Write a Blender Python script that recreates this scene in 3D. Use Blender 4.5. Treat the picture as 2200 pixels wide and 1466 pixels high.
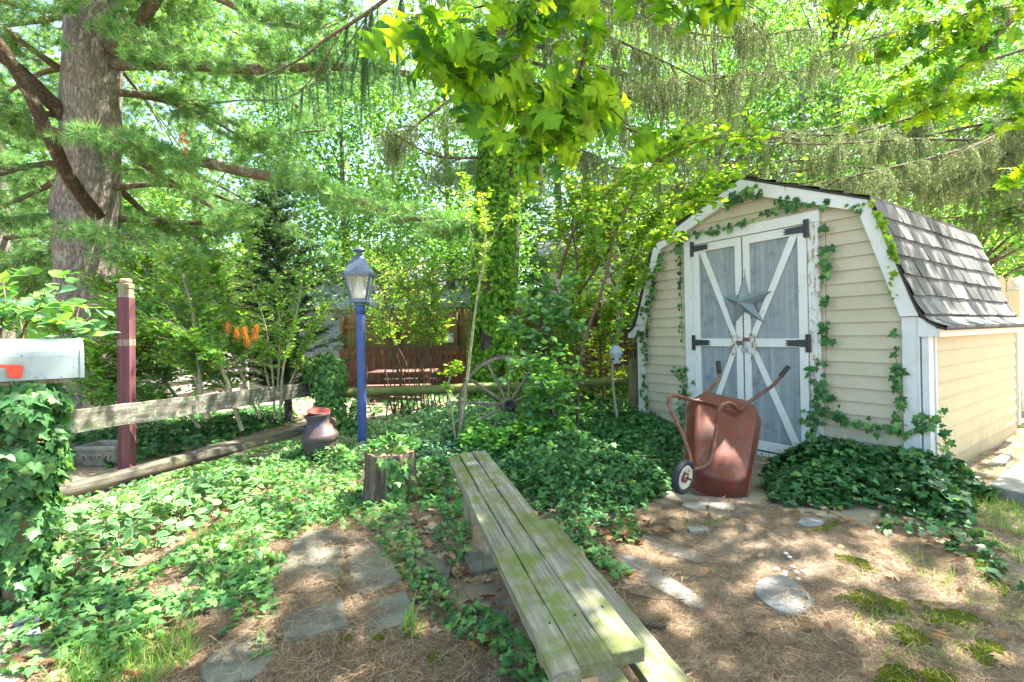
import bpy, math, random
import numpy as np
from mathutils import Vector, noise as mnoise

# ------------------------------------------------------------------ scene, camera, light
for o in list(bpy.data.objects): bpy.data.objects.remove(o, do_unlink=True)
SC = bpy.context.scene
COL = SC.collection
F = 1000.0; ROLL = math.radians(1.15); EYE = 1.25        # focal length in photo pixels, roll, eye height
cd = bpy.data.cameras.new('camera'); cam = bpy.data.objects.new('camera', cd); COL.objects.link(cam)
cd.sensor_width = 36; cd.lens = 36 * F / 2200; cd.shift_y = -17 / 2200; cd.clip_start = 0.02; cd.clip_end = 500
cam.location = (0, 0, EYE)
from mathutils import Matrix
cr, sr = math.cos(ROLL), math.sin(ROLL)
cam.matrix_world = Matrix(((cr, sr, 0, 0), (0, 0, -1, 0), (-sr, cr, 0, EYE), (0, 0, 0, 1)))
SC.camera = cam

SUN_AZ = math.radians(62)     # clockwise from +Y (ahead) towards +X (right)
SUN_EL = math.radians(60)
W = bpy.data.worlds.new("World"); SC.world = W; W.use_nodes = True
nt = W.node_tree; nt.nodes.clear()
sky = nt.nodes.new('ShaderNodeTexSky'); sky.sky_type = 'NISHITA'; sky.sun_disc = False
sky.sun_elevation = SUN_EL; sky.sun_rotation = SUN_AZ; sky.air_density = 1.0; sky.dust_density = 2.5; sky.ozone_density = 0.8
bg = nt.nodes.new('ShaderNodeBackground'); bg.inputs[1].default_value = 0.125
wo = nt.nodes.new('ShaderNodeOutputWorld')
nt.links.new(sky.outputs[0], bg.inputs[0]); nt.links.new(bg.outputs[0], wo.inputs[0])
sl = bpy.data.lights.new('sun', 'SUN'); sl.energy = 5.0; sl.angle = math.radians(0.5); sl.color = (1, .94, .82)
sun = bpy.data.objects.new('sun', sl); COL.objects.link(sun)
TOSUN = Vector((math.sin(SUN_AZ) * math.cos(SUN_EL), math.cos(SUN_AZ) * math.cos(SUN_EL), math.sin(SUN_EL)))
sun.rotation_euler = TOSUN.to_track_quat('Z', 'Y').to_euler(); sun.location = (0, 0, 30)
SC.view_settings.view_transform = 'Standard'; SC.view_settings.look = 'None'
SC.view_settings.exposure = 2.5; SC.view_settings.gamma = 1.0
cy = SC.cycles
cy.max_bounces = 7; cy.diffuse_bounces = 4; cy.glossy_bounces = 2; cy.transmission_bounces = 5; cy.transparent_max_bounces = 6
cy.sample_clamp_indirect = 6; cy.use_adaptive_sampling = True; cy.adaptive_threshold = 0.015
cy.use_denoising = True; cy.caustics_reflective = False; cy.caustics_refractive = False

def ray(px, py):
    a = (px - 1100) / F; b = (716 - py) / F
    return np.array([a * cr + b * sr, 1.0, -a * sr + b * cr])
def at(px, py, Y):            # world point at distance Y ahead, read off the photo
    return ray(px, py) * Y + np.array([0, 0, EYE])
def gr(px, py, z=0.0):        # point on level z
    r = ray(px, py); t = (z - EYE) / r[2]
    return r * t + np.array([0, 0, EYE])
def tilt(p):
    return p

RS = np.random.default_rng(7)
def rnd(n=None, a=0., b=1.): return RS.uniform(a, b, n)
def nrm(v):
    v = np.asarray(v, float); return v / np.maximum(np.linalg.norm(v, axis=-1, keepdims=True), 1e-9)

# ------------------------------------------------------------------ materials
MATS = {}
def newmat(name):
    m = bpy.data.materials.new(name); m.use_nodes = True; t = m.node_tree
    for n in list(t.nodes): t.nodes.remove(n)
    out = t.nodes.new('ShaderNodeOutputMaterial'); MATS[name] = m
    return m, t, out
def N(t, kind, **kw):
    n = t.nodes.new('ShaderNode' + kind)
    for k, v in kw.items():
        if k.startswith('i_'): n.inputs[k[2:].replace('_', ' ')].default_value = v
        else: setattr(n, k, v)
    return n
def ramp(t, src, stops):
    r = t.nodes.new('ShaderNodeValToRGB'); e = r.color_ramp.elements
    while len(e) > 1: e.remove(e[-1])
    e[0].position = stops[0][0]; e[0].color = (*stops[0][1], 1)
    for p, c in stops[1:]:
        x = e.new(p); x.color = (*c, 1)
    t.links.new(src, r.inputs[0]); return r.outputs[0]
def g(v): return (v, v, v)
def mix(t, fac, a, b, mode='MIX'):
    n = t.nodes.new('ShaderNodeMix'); n.data_type = 'RGBA'; n.blend_type = mode
    for i, x in ((0, fac), (6, a), (7, b)):
        if isinstance(x, (int, float)): n.inputs[i].default_value = x
        elif isinstance(x, tuple): n.inputs[i].default_value = (*x, 1)
        else: t.links.new(x, n.inputs[i])
    return n.outputs[2]
def coords(t, scale=(1, 1, 1), rot=(0, 0, 0), kind='Object'):
    c = t.nodes.new('ShaderNodeTexCoord'); mp = t.nodes.new('ShaderNodeMapping')
    mp.inputs['Scale'].default_value = scale; mp.inputs['Rotation'].default_value = rot
    t.links.new(c.outputs[kind], mp.inputs[0]); return mp.outputs[0]
def noise_(t, vec, scale, detail=6, rough=.6, dist=0):
    n = N(t, 'TexNoise'); n.inputs['Scale'].default_value = scale; n.inputs['Detail'].default_value = detail
    n.inputs['Roughness'].default_value = rough; n.inputs['Distortion'].default_value = dist
    t.links.new(vec, n.inputs['Vector']); return n.outputs['Fac']
def bump(t, h, s=.5, d=.01, prev=None):
    b = N(t, 'Bump'); b.inputs['Strength'].default_value = s; b.inputs['Distance'].default_value = d
    t.links.new(h, b.inputs['Height'])
    if prev: t.links.new(prev, b.inputs['Normal'])
    return b.outputs[0]
def princ(t, out, col, rough=.7, normal=None, metal=0., spec=.3):
    p = N(t, 'BsdfPrincipled')
    for k, x in (('Base Color', col), ('Roughness', rough), ('Metallic', metal)):
        if isinstance(x, tuple): p.inputs[k].default_value = (*x, 1)
        elif isinstance(x, (int, float)): p.inputs[k].default_value = x
        else: t.links.new(x, p.inputs[k])
    p.inputs['Specular IOR Level'].default_value = spec
    if normal: t.links.new(normal, p.inputs['Normal'])
    t.links.new(p.outputs[0], out.inputs[0]); return p
def island(t):
    return N(t, 'NewGeometry').outputs['Random Per Island']

def leafmat(name, stops, tr=.45, rough=.42, tint=(1.25, 1.25, .55), spec=.22, patch=0.):
    m, t, out = newmat(name)
    c = ramp(t, island(t), stops)
    if patch:
        f = noise_(t, coords(t), patch, 3, .5)
        f2 = ramp(t, f, [(.36, g(.6)), (.5, g(1.)), (.64, g(1.3))])
        c = mix(t, 1., c, f2, 'MULTIPLY')
    p = N(t, 'BsdfPrincipled'); t.links.new(c, p.inputs['Base Color']); p.inputs['Roughness'].default_value = rough
    p.inputs['Specular IOR Level'].default_value = spec
    tl = N(t, 'BsdfTranslucent'); c2 = mix(t, 1., c, tint, 'MULTIPLY'); t.links.new(c2, tl.inputs[0])
    mx = N(t, 'MixShader'); mx.inputs[0].default_value = tr
    t.links.new(p.outputs[0], mx.inputs[1]); t.links.new(tl.outputs[0], mx.inputs[2]); t.links.new(mx.outputs[0], out.inputs[0])
    return m

# greens
ivy = leafmat('ivy_leaf', [(0, (.04, .12, .045)), (.5, (.075, .20, .07)), (.85, (.13, .30, .10)), (1, (.24, .42, .12))], .35, .35, patch=22)
ivyt = leafmat('lit_trunk_ivy_leaf', [(0, (.06, .18, .03)), (.5, (.21, .45, .06)), (1, (.42, .64, .10))], .5, .5, patch=12)  # lit copy of the ivy leaf, sunlight on the trunk put into its colour
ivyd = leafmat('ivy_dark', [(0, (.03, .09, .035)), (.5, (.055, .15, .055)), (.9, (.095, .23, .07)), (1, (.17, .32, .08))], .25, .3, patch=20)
ivyl = leafmat('ivy_light', [(0, (.06, .17, .06)), (.5, (.11, .28, .09)), (1, (.24, .42, .12))], .35, .4, patch=22)
vinca = leafmat('vinca_leaf', [(0, (.03, .09, .06)), (.6, (.05, .15, .10)), (1, (.11, .24, .15))], .25, .3)
vgreen = leafmat('variegated_green', [(0, (.07, .19, .08)), (.6, (.12, .28, .11)), (1, (.20, .38, .15))], .35, .45)
vcream = leafmat('variegated_margin', [(0, (.30, .45, .20)), (1, (.52, .62, .36))], .35, .5)
oak = leafmat('oak_leaf', [(0, (.05, .17, .05)), (.2, (.10, .27, .03)), (.6, (.21, .42, .022)), (1, (.36, .56, .028))], .6, .4, tint=(1.5, 1.3, .5), patch=14)
bright = leafmat('bright_leaf', [(0, (.13, .29, .035)), (.5, (.22, .42, .05)), (1, (.38, .54, .07))], .55, .4, tint=(1.35, 1.25, .5), patch=10)
mid = leafmat('mid_leaf', [(0, (.10, .27, .06)), (.5, (.17, .41, .09)), (1, (.30, .55, .12))], .5, .4)
bluel = leafmat('pale_blue_leaf', [(0, (.12, .27, .15)), (.6, (.19, .38, .21)), (1, (.30, .46, .22))], .4, .4, patch=14)
farleaf = leafmat('far_leaf', [(0, (.08, .21, .035)), (.5, (.16, .34, .055)), (1, (.32, .50, .08))], .5, .7, tint=(1.3, 1.25, .6))
farleaf2 = leafmat('far_leaf_cool', [(0, (.06, .18, .06)), (.5, (.12, .29, .08)), (1, (.25, .43, .12))], .5, .7, tint=(1.2, 1.2, .7))
yewm = leafmat('yew_needle', [(0, (.012, .035, .016)), (.6, (.022, .065, .025)), (1, (.06, .14, .04))], .15, .4)
pinem = leafmat('pine_needle', [(0, (.07, .19, .08)), (.45, (.15, .34, .13)), (.8, (.27, .48, .17)), (1, (.52, .56, .18))], .35, .4, tint=(1.1, 1.2, .6))
sprucem = leafmat('spruce_needle', [(0, (.12, .18, .10)), (.5, (.22, .30, .15)), (1, (.42, .50, .25))], .25, .5, tint=(1.1, 1.1, .7))
sprucen = leafmat('spruce_needle_green', [(0, (.03, .11, .06)), (.6, (.06, .19, .09)), (1, (.15, .28, .10))], .25, .4)
yellowl = leafmat('yellow_green_leaf', [(0, (.20, .32, .03)), (.5, (.30, .42, .04)), (1, (.46, .46, .05))], .5, .4)
grassm = leafmat('grass_blade', [(0, (.12, .27, .05)), (.6, (.20, .38, .08)), (1, (.40, .46, .16))], .45, .5)
mossm = leafmat('moss', [(0, (.09, .13, .015)), (.5, (.16, .21, .025)), (.85, (.26, .30, .05)), (1, (.30, .22, .10))], .35, .8, spec=.1)
needlem = leafmat('dry_needle', [(0, (.10, .06, .04)), (.4, (.20, .125, .08)), (.75, (.35, .25, .16)), (1, (.52, .42, .29))], .1, .7, tint=(1, .8, .6), spec=.15)
deadleaf = leafmat('dead_leaf', [(0, (.20, .10, .05)), (.5, (.36, .21, .11)), (1, (.55, .42, .28))], .2, .6, tint=(1, .8, .5), spec=.15)
orangem = leafmat('dead_needle_orange', [(0, (.45, .15, .03)), (1, (.72, .30, .07))], .3, .6, tint=(1.1, .8, .4))

def barkmat(name, dark, lite, vscale=9, stretch=.35, lichen=None, d=.03, moss=None):
    m, t, out = newmat(name)
    v = coords(t, (1, 1, stretch))
    wv = N(t, 'TexNoise'); wv.inputs['Scale'].default_value = 4; t.links.new(v, wv.inputs['Vector'])
    wv.inputs['Detail'].default_value = 6; wv.inputs['Roughness'].default_value = .75
    vm = mix(t, .16, v, wv.outputs['Color'])
    vo = N(t, 'TexVoronoi', feature='DISTANCE_TO_EDGE'); vo.inputs['Scale'].default_value = vscale; t.links.new(vm, vo.inputs['Vector'])
    rid = noise_(t, coords(t, (1, 1, stretch * .5)), vscale * 2.2, 8, .75, 1.2)
    crack = mix(t, .5, ramp(t, vo.outputs['Distance'], [(0, g(0)), (.14, g(.7)), (.4, g(1))]), ramp(t, rid, [(.36, g(0)), (.5, g(.8)), (.65, g(1))]))
    n1 = noise_(t, coords(t), 40, 8, .7)
    n2 = noise_(t, coords(t), 5, 5, .6)
    base = mix(t, n1, dark, lite)
    base = mix(t, crack, tuple(x * .3 for x in dark), base)
    if lichen:
        lf = ramp(t, noise_(t, coords(t), 6.5, 8, .75), [(.56, g(0)), (.64, g(.8))]); base = mix(t, lf, base, lichen)
    if moss:
        lf = ramp(t, n2, [(.5, g(0)), (.65, g(.7))]); base = mix(t, lf, base, moss)
    h = mix(t, .25, crack, n1)
    princ(t, out, base, .9, bump(t, h, 1., d), spec=.15); return m
pinebark = barkmat('pine_bark', (.30, .25, .21), (.52, .46, .40), 24, .35, (.42, .47, .38), .03)
sprucebark = barkmat('spruce_bark', (.13, .10, .10), (.32, .25, .24), 17, .6, (.32, .36, .29), .02)
limbbark = barkmat('limb_bark', (.11, .08, .055), (.32, .26, .18), 30, .5, (.38, .42, .28), .008)
darklimb = barkmat('dark_limb_bark', (.045, .032, .022), (.15, .105, .07), 30, .5, (.26, .22, .15), .008)
twigm = barkmat('twig_bark', (.12, .085, .055), (.30, .22, .15), 40, .4, None, .002)
palebark = barkmat('sapling_bark', (.34, .31, .20), (.52, .50, .34), 30, .5, None, .002)

def woodmat(name, dark, lite, axis=0, scale=1., moss=None, mossamt=.55, lichen=None, lichenamt=.6, rough=.85, grain=60, crackd=.4):
    m, t, out = newmat(name)
    s = [grain, grain, grain]; s[axis] = grain * .035
    v = coords(t, tuple(x * scale for x in s))
    gr_ = noise_(t, v, 1., 8, .65, .6)
    s2 = [x * .35 for x in s]; v2 = coords(t, tuple(s2)); gr2 = noise_(t, v2, 1., 4, .55, .4)
    col = ramp(t, gr_, [(.28, tuple(x * crackd for x in dark)), (.45, dark), (.62, lite), (.8, tuple(min(1, x * 1.15) for x in lite))])
    col = mix(t, .5, col, ramp(t, gr2, [(.35, dark), (.65, lite)]))
    if moss:
        f = ramp(t, noise_(t, coords(t), 7, 8, .7), [(mossamt - .06, g(0)), (mossamt + .06, g(.85))]); col = mix(t, f, col, moss)
        f = ramp(t, noise_(t, coords(t, (1.7, 1.3, 1)), 3, 5, .6), [(mossamt - .04, g(0)), (mossamt + .12, g(.6))]); col = mix(t, f, col, tuple(x * .7 for x in moss))
    if lichen:
        vo = noise_(t, coords(t), 17, 10, .8, .5)
        f = ramp(t, vo, [(lichenamt, g(0)), (lichenamt + .04, g(1))]); col = mix(t, f, col, lichen)
    princ(t, out, col, rough, bump(t, gr_, .8, .004), spec=.2); return m
benchwood = woodmat('bench_wood', (.13, .12, .10), (.33, .305, .255), 0, 1., (.13, .165, .035), .53, (.42, .44, .34), .66, grain=95, crackd=.25)
benchend = woodmat('bench_end_wood', (.10, .09, .04), (.28, .26, .13), 2, 1., (.20, .25, .04), .42)
railwood = woodmat('rail_wood', (.085, .075, .065), (.25, .225, .19), 0, 1., (.13, .16, .07), .60, (.30, .36, .27), .54, grain=85, crackd=.3)
darkrail = woodmat('dark_rail_wood', (.055, .048, .04), (.19, .17, .14), 0, 1., (.12, .14, .06), .58, (.26, .30, .23), .62, grain=70, crackd=.3)
greenrail = woodmat('green_rail_wood', (.11, .115, .05), (.26, .27, .13), 0, 1., (.17, .21, .05), .50)
postwood = woodmat('post_wood', (.16, .13, .09), (.36, .31, .22), 2, 1., (.20, .25, .08), .58)
plumpost = woodmat('plum_stained_wood', (.10, .035, .045), (.20, .085, .10), 2, 1., (.17, .12, .10), .62, (.30, .24, .22), .68, rough=.75, grain=45, crackd=.45)
rawwood = woodmat('raw_wood', (.34, .24, .14), (.55, .42, .27), 2)
redfence = woodmat('red_fence_wood', (.085, .038, .028), (.17, .078, .052), 2, 1., (.20, .18, .05), .62, grain=30, crackd=.8)
brownfence = woodmat('brown_fence_wood', (.13, .075, .04), (.27, .165, .085), 2, 1., (.14, .15, .05), .52, grain=30, crackd=.8)
greyfence = woodmat('grey_fence_wood', (.22, .20, .20), (.38, .36, .36), 2, grain=30)
stumpside = woodmat('stump_wood', (.06, .042, .032), (.24, .185, .145), 2, 1., (.16, .19, .06), .62, grain=38, crackd=.25)
tablewood = woodmat('red_table_wood', (.13, .07, .06), (.24, .14, .12), 0, grain=30)

def paintmat(name, col, peel=(.33, .26, .18), amt=.70, dirt=.25, rough=.55, axis=2, grime=(.40, .42, .30)):
    m, t, out = newmat(name)
    c = mix(t, ramp(t, noise_(t, coords(t), 3.5, 6, .65), [(.42, g(0)), (.75, g(dirt))]), col, grime)
    s = [60, 60, 60]; s[axis] = 6
    p = noise_(t, coords(t, tuple(s)), 1, 6, .7); q = noise_(t, coords(t), 9, 8, .75)
    f = ramp(t, mix(t, .5, p, q), [(amt - .14, g(0)), (amt - .115, g(1))])
    c2 = mix(t, f, c, peel)
    princ(t, out, c2, rough, bump(t, mix(t, .3, f, p), -.5, .002), spec=.3); return m
whitep = paintmat('white_trim_paint', (.70, .71, .72), amt=.735)
bluepole = paintmat('blue_painted_pole', (.045, .085, .29), (.11, .10, .12), .69, .55, .45, 2, (.09, .13, .24))
whitepeel = paintmat('peeling_white_paint', (.68, .69, .69), amt=.655)
bluepanel = woodmat('blue_grey_panel', (.23, .265, .295), (.355, .39, .415), 2, 1., (.17, .20, .22), .60, None, rough=.7, grain=40, crackd=.9)
def sidingmat(name, col, mould):
    m, t, out = newmat(name)
    gr_ = noise_(t, coords(t, (5, 5, 90)), 1.5, 6, .7)
    c = mix(t, ramp(t, gr_, [(.35, g(0)), (.7, g(.28))]), col, tuple(x * .82 for x in col))
    f = ramp(t, noise_(t, coords(t), 2.2, 8, .7), [(.42, g(0)), (.70, g(.75))]); c = mix(t, f, c, mould)
    sp = N(t, 'SeparateXYZ'); t.links.new(coords(t), sp.inputs[0]); mm = N(t, 'Math', operation='ADD'); t.links.new(sp.outputs[2], mm.inputs[0]); t.links.new(noise_(t, coords(t), 9, 6, .7), mm.inputs[1])
    c = mix(t, ramp(t, mm.outputs[0], [(.52, g(.55)), (.85, g(0))]), c, (.30, .25, .17))
    c = mix(t, .12, c, ramp(t, island(t), [(0, tuple(x * .8 for x in col)), (1, tuple(min(1, x * 1.1) for x in col))]))
    princ(t, out, c, .6, bump(t, gr_, .25, .002), spec=.3); return m
siding = sidingmat('cream_vinyl_siding', (.56, .495, .385), (.40, .40, .24))
siding_lit = sidingmat('lit_cream_siding', (.53, .44, .255), (.60, .50, .26))  # lit copy of the front siding, warm light on this wall put into its colour
whitesid = sidingmat('white_house_siding', (.72, .74, .76), (.6, .62, .6))
greysid = sidingmat('grey_house_siding', (.42, .42, .46), (.35, .36, .36))
yellowsid = sidingmat('yellow_house_siding', (.66, .56, .34), (.5, .5, .3))

def shinglemat(name):
    m, t, out = newmat(name)
    c = ramp(t, island(t), [(0, (.095, .10, .098)), (.5, (.16, .163, .16)), (1, (.25, .25, .242))])
    n = N(t, 'TexNoise'); n.inputs['Scale'].default_value = 260; n.inputs['Detail'].default_value = 2; t.links.new(coords(t), n.inputs['Vector'])
    c = mix(t, 1., c, ramp(t, n.outputs['Fac'], [(.3, g(.5)), (.5, g(1)), (.7, g(1.5))]), 'MULTIPLY')
    st = noise_(t, coords(t), 2.2, 5, .6); c = mix(t, ramp(t, st, [(.45, g(0)), (.7, g(.3))]), c, (.20, .19, .17))
    princ(t, out, c, .95, bump(t, n.outputs['Fac'], .8, .004), spec=.1); return m
shingle = shinglemat('asphalt_shingle')
m_, t_, o_ = newmat('house_roof_grey'); princ(t_, o_, mix(t_, noise_(t_, coords(t_), 20), (.34, .34, .35), (.52, .51, .50)), .9); houseroof = m_
def simple(name, col, rough=.5, metal=0., var=.15, sc=20, spec=.4):
    m, t, out = newmat(name)
    n = noise_(t, coords(t), sc, 6, .7)
    princ(t, out, mix(t, n, tuple(x * (1 - var) for x in col), tuple(min(1, x * (1 + var)) for x in col)), rough, bump(t, n, .15, .003), metal, spec); return m
blackmetal = simple('black_iron', (.035, .037, .042), .45)
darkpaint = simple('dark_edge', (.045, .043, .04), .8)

lampmetal = simple('blue_black_lantern', (.11, .14, .22), .35, .3, .3, 15, .6)
frost = simple('frosted_bulb', (.75, .78, .74), .4)
tyre = simple('tyre_rubber', (.03, .032, .04), .7)
rimcream = simple('cream_wheel_disc', (.58, .53, .40), .5, 0, .2, 30)
gripm = simple('black_grip', (.03, .03, .03), .6)
starm = simple('slate_blue_tin', (.21, .26, .28), .5, .25, .2, 10)
mailred = simple('red_flag_paint', (.62, .07, .035), .45)
stonewhite = simple('pebble_white', (.75, .74, .70), .6)
feederm = simple('grey_resin', (.32, .36, .40), .7, 0, .3, 60)
bluebird = simple('blue_glaze', (.10, .28, .55), .3)
whitegl = simple('white_glaze', (.7, .72, .72), .3)
vinyl = simple('cream_vinyl', (.74, .66, .52), .5)
cream_wood = simple('cream_picket_wood', (.62, .48, .32), .7)
soilm = simple('dark_soil', (.07, .05, .035), 1.)
conem = simple('pine_cone', (.16, .12, .09), .8, 0, .5, 90)

m_, t_, o_ = newmat('mailbox_paint')
c_ = mix(t_, ramp(t_, noise_(t_, coords(t_), 6, 6, .6), [(.4, g(0)), (.7, g(.3))]), (.28, .345, .355), (.24, .30, .275))
c_ = mix(t_, ramp(t_, noise_(t_, coords(t_, (30, 30, 5)), 1, 6, .7), [(.55, g(0)), (.75, g(.5))]), c_, (.22, .25, .20)); sp_ = ramp(t_, noise_(t_, coords(t_), 110, 3, .6), [(.64, g(0)), (.68, g(.8))]); c_ = mix(t_, sp_, c_, (.12, .13, .12))
princ(t_, o_, c_, .35, spec=.5); mailm = m_

def rustmat(name, a, b, c, rough=.6):
    m, t, out = newmat(name)
    n1 = noise_(t, coords(t), 3.2, 8, .7, .4); n2 = noise_(t, coords(t), 45, 6, .75)
    k = ramp(t, n1, [(.30, a), (.5, b), (.68, c)])
    k = mix(t, ramp(t, n2, [(.5, g(0)), (.7, g(.55))]), k, tuple(x * .55 for x in b))
    n3 = noise_(t, coords(t), 1.6, 9, .78, .8); k = mix(t, ramp(t, n3, [(.50, g(0)), (.60, g(.75))]), k, (.15, .115, .10))
    sp = ramp(t, noise_(t, coords(t), 120, 2, .5), [(.715, g(0)), (.74, g(.8))]); k = mix(t, sp, k, (.42, .36, .32))
    princ(t, out, k, rough, bump(t, n2, .4, .003), .15, .4); return m
rustred = rustmat('rusty_red_tray', (.10, .06, .05), (.17, .04, .026), (.26, .056, .028), .48)
rusttube = rustmat('rusty_tube', (.10, .065, .055), (.17, .06, .038), (.34, .18, .11), .5)
canrust = rustmat('rusty_blue_can', (.045, .052, .115), (.085, .055, .055), (.20, .085, .045), .5)
potred = rustmat('rusty_red_pot', (.20, .04, .04), (.33, .05, .04), (.22, .06, .04), .6)
wheelwood = woodmat('wagon_wood', (.15, .11, .10), (.36, .29, .25), 2, grain=40)

def stonemat(name, a, b, moss=True):
    m, t, out = newmat(name)
    n = noise_(t, coords(t), 7, 9, .7); n2 = noise_(t, coords(t), 60, 6, .7)
    c = mix(t, ramp(t, n, [(.35, g(0)), (.65, g(1))]), a, b)
    c = mix(t, ramp(t, n2, [(.5, g(0)), (.8, g(.5))]), c, tuple(x * .6 for x in a))
    princ(t, out, c, .85, bump(t, mix(t, .5, n, n2), .6, .008), spec=.2); return m
flag = stonemat('green_grey_flagstone', (.10, .095, .08), (.185, .20, .17))
flag2 = stonemat('blue_grey_flagstone', (.14, .15, .165), (.26, .255, .25))
conc = stonemat('pale_concrete', (.22, .21, .19), (.36, .34, .31))
slate = stonemat('dark_slate', (.10, .11, .14), (.20, .21, .25))
planterm = stonemat('weathered_cast_stone', (.18, .175, .14), (.34, .32, .26))
pinkstone = stonemat('pinkish_stone', (.25, .14, .14), (.38, .24, .22))

# ground
m_, t_, o_ = newmat('needle_litter_ground')
v_ = coords(t_)
big = noise_(t_, v_, .9, 5, .6); med = noise_(t_, v_, 6, 7, .7, .3); fine = noise_(t_, v_, 55, 8, .8, .5)
stk = noise_(t_, coords(t_, (240, 22, 1)), 1, 4, .7, 1.2); stk2 = noise_(t_, coords(t_, (22, 240, 1), (0, 0, .6)), 1, 4, .7, 1.2)
c_ = ramp(t_, med, [(.3, (.10, .07, .045)), (.48, (.21, .15, .10)), (.7, (.38, .30, .215))])
c_ = mix(t_, ramp(t_, fine, [(.4, g(0)), (.7, g(.8))]), c_, (.29, .205, .135))
c_ = mix(t_, ramp(t_, stk, [(.55, g(0)), (.68, g(.7))]), c_, (.40, .29, .20))
c_ = mix(t_, ramp(t_, stk2, [(.55, g(0)), (.68, g(.6))]), c_, (.12, .075, .05))
sandf = ramp(t_, big, [(.44, g(.1)), (.62, g(.75))]); c_ = mix(t_, sandf, c_, (.46, .41, .35))
princ(t_, o_, c_, .95, bump(t_, mix(t_, .5, fine, stk), 1., .012), spec=.08); groundm = m_

m_, t_, o_ = newmat('lantern_glass')
fr = N(t_, 'BsdfDiffuse'); fr.inputs[0].default_value = (.5, .56, .52, 1); trl = N(t_, 'BsdfTranslucent'); trl.inputs[0].default_value = (.7, .78, .74, 1); ms = N(t_, 'MixShader'); ms.inputs[0].default_value = .5
t_.links.new(fr.outputs[0], ms.inputs[1]); t_.links.new(trl.outputs[0], ms.inputs[2])
gl = N(t_, 'BsdfGlass'); gl.inputs['Roughness'].default_value = .12; gl.inputs['IOR'].default_value = 1.2; gl.inputs[0].default_value = (.9, .95, .92, 1)
trn = N(t_, 'BsdfTransparent'); mx = N(t_, 'MixShader'); mx.inputs[0].default_value = .35
glo = N(t_, 'BsdfGlossy'); glo.inputs['Roughness'].default_value = .1; ma = N(t_, 'MixShader'); ma.inputs[0].default_value = .12
t_.links.new(trn.outputs[0], mx.inputs[1]); t_.links.new(ms.outputs[0], mx.inputs[2]); t_.links.new(mx.outputs[0], ma.inputs[1]); t_.links.new(glo.outputs[0], ma.inputs[2]); t_.links.new(ma.outputs[0], o_.inputs[0]); glassm = m_

# ------------------------------------------------------------------ mesh helpers
class MB:
    def __init__(s): s.v = []; s.f = []; s.m = []; s.sm = []
    def add(s, vs, fs, mi=0, smooth=False):
        b = len(s.v); s.v += [tuple(map(float, p)) for p in vs]
        for f in fs: s.f.append([b + i for i in f]); s.m.append(mi); s.sm.append(smooth)
    def obox(s, c, ax, ay, az, mi=0):       # c centre, ax.. half-extent vectors
        c = np.asarray(c, float); ax, ay, az = map(lambda q: np.asarray(q, float), (ax, ay, az))
        vs = [c + i * ax + j * ay + k * az for i, j, k in ((-1,-1,-1),(1,-1,-1),(1,1,-1),(-1,1,-1),(-1,-1,1),(1,-1,1),(1,1,1),(-1,1,1))]
        s.add(vs, [(0,3,2,1),(4,5,6,7),(0,1,5,4),(1,2,6,5),(2,3,7,6),(3,0,4,7)], mi)
    def box(s, x0, x1, y0, y1, z0, z1, mi=0):
        s.obox(((x0+x1)/2, (y0+y1)/2, (z0+z1)/2), ((x1-x0)/2,0,0), (0,(y1-y0)/2,0), (0,0,(z1-z0)/2), mi)
    def tube(s, path, rad, n=8, caps=True, mi=0, flat=1., jit=0., smooth=True, seed=0):
        P = [np.asarray(p, float) for p in path]; k = len(P)
        if np.isscalar(rad): rad = [rad] * k
        up = np.array([0, 0, 1.]); d0 = nrm(P[1] - P[0])
        if abs(d0[2]) > .9: up = np.array([1., 0, 0])
        x = nrm(np.cross(up, d0)); vs = []
        for i in range(k):
            d = nrm(P[min(i+1, k-1)] - P[max(i-1, 0)])
            x = nrm(x - d * (x @ d)); y = np.cross(d, x)
            for j in range(n):
                a = 2 * math.pi * j / n
                r = rad[i]
                if jit:
                    q = Vector(P[i] + (x * math.cos(a) + y * math.sin(a)) * r)
                    r *= 1 + jit * mnoise.noise(Vector((q.x * 3 / max(r, .02) * .1 + math.cos(a) * 2.2, math.sin(a) * 2.2 + seed, q.z * 1.5)))
                vs.append(P[i] + x * (math.cos(a) * r) + y * (math.sin(a) * r * flat))
        fs = [(i*n+j, i*n+(j+1) % n, (i+1)*n+(j+1) % n, (i+1)*n+j) for i in range(k-1) for j in range(n)]
        s.add(vs, fs, mi, smooth)
        if caps: s.add(vs[:n], [tuple(range(n))[::-1]], mi); s.add(vs[-n:], [tuple(range(n))], mi)
    def lathe(s, prof, base, axis=(0,0,1), n=24, mi=0, ex=None, square=False, smooth=True):
        base = np.asarray(base, float); a = nrm(axis)
        ref = np.array([1., 0, 0]) if ex is None else np.asarray(ex, float)
        x = nrm(ref - a * (ref @ a)); y = np.cross(a, x); vs = []
        for r, h in prof:
            for j in range(n):
                t = 2 * math.pi * (j + (.5 if square else 0)) / n
                vs.append(base + a * h + (x * math.cos(t) + y * math.sin(t)) * r)
        fs = [(i*n+j, i*n+(j+1) % n, (i+1)*n+(j+1) % n, (i+1)*n+j) for i in range(len(prof)-1) for j in range(n)]
        s.add(vs, fs, mi, smooth)
    def prism(s, poly, O, ex, ey, ez, d0, d1, mi=0):      # 2-d poly in ex,ey extruded along ez from d0 to d1
        O, ex, ey, ez = map(lambda q: np.asarray(q, float), (O, ex, ey, ez)); n = len(poly)
        a = [O + ex * p + ey * q + ez * d0 for p, q in poly]; b = [O + ex * p + ey * q + ez * d1 for p, q in poly]
        s.add(a + b, [tuple(range(n))[::-1], tuple(range(n, 2*n))] + [(i, (i+1) % n, n+(i+1) % n, n+i) for i in range(n)], mi)

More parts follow.
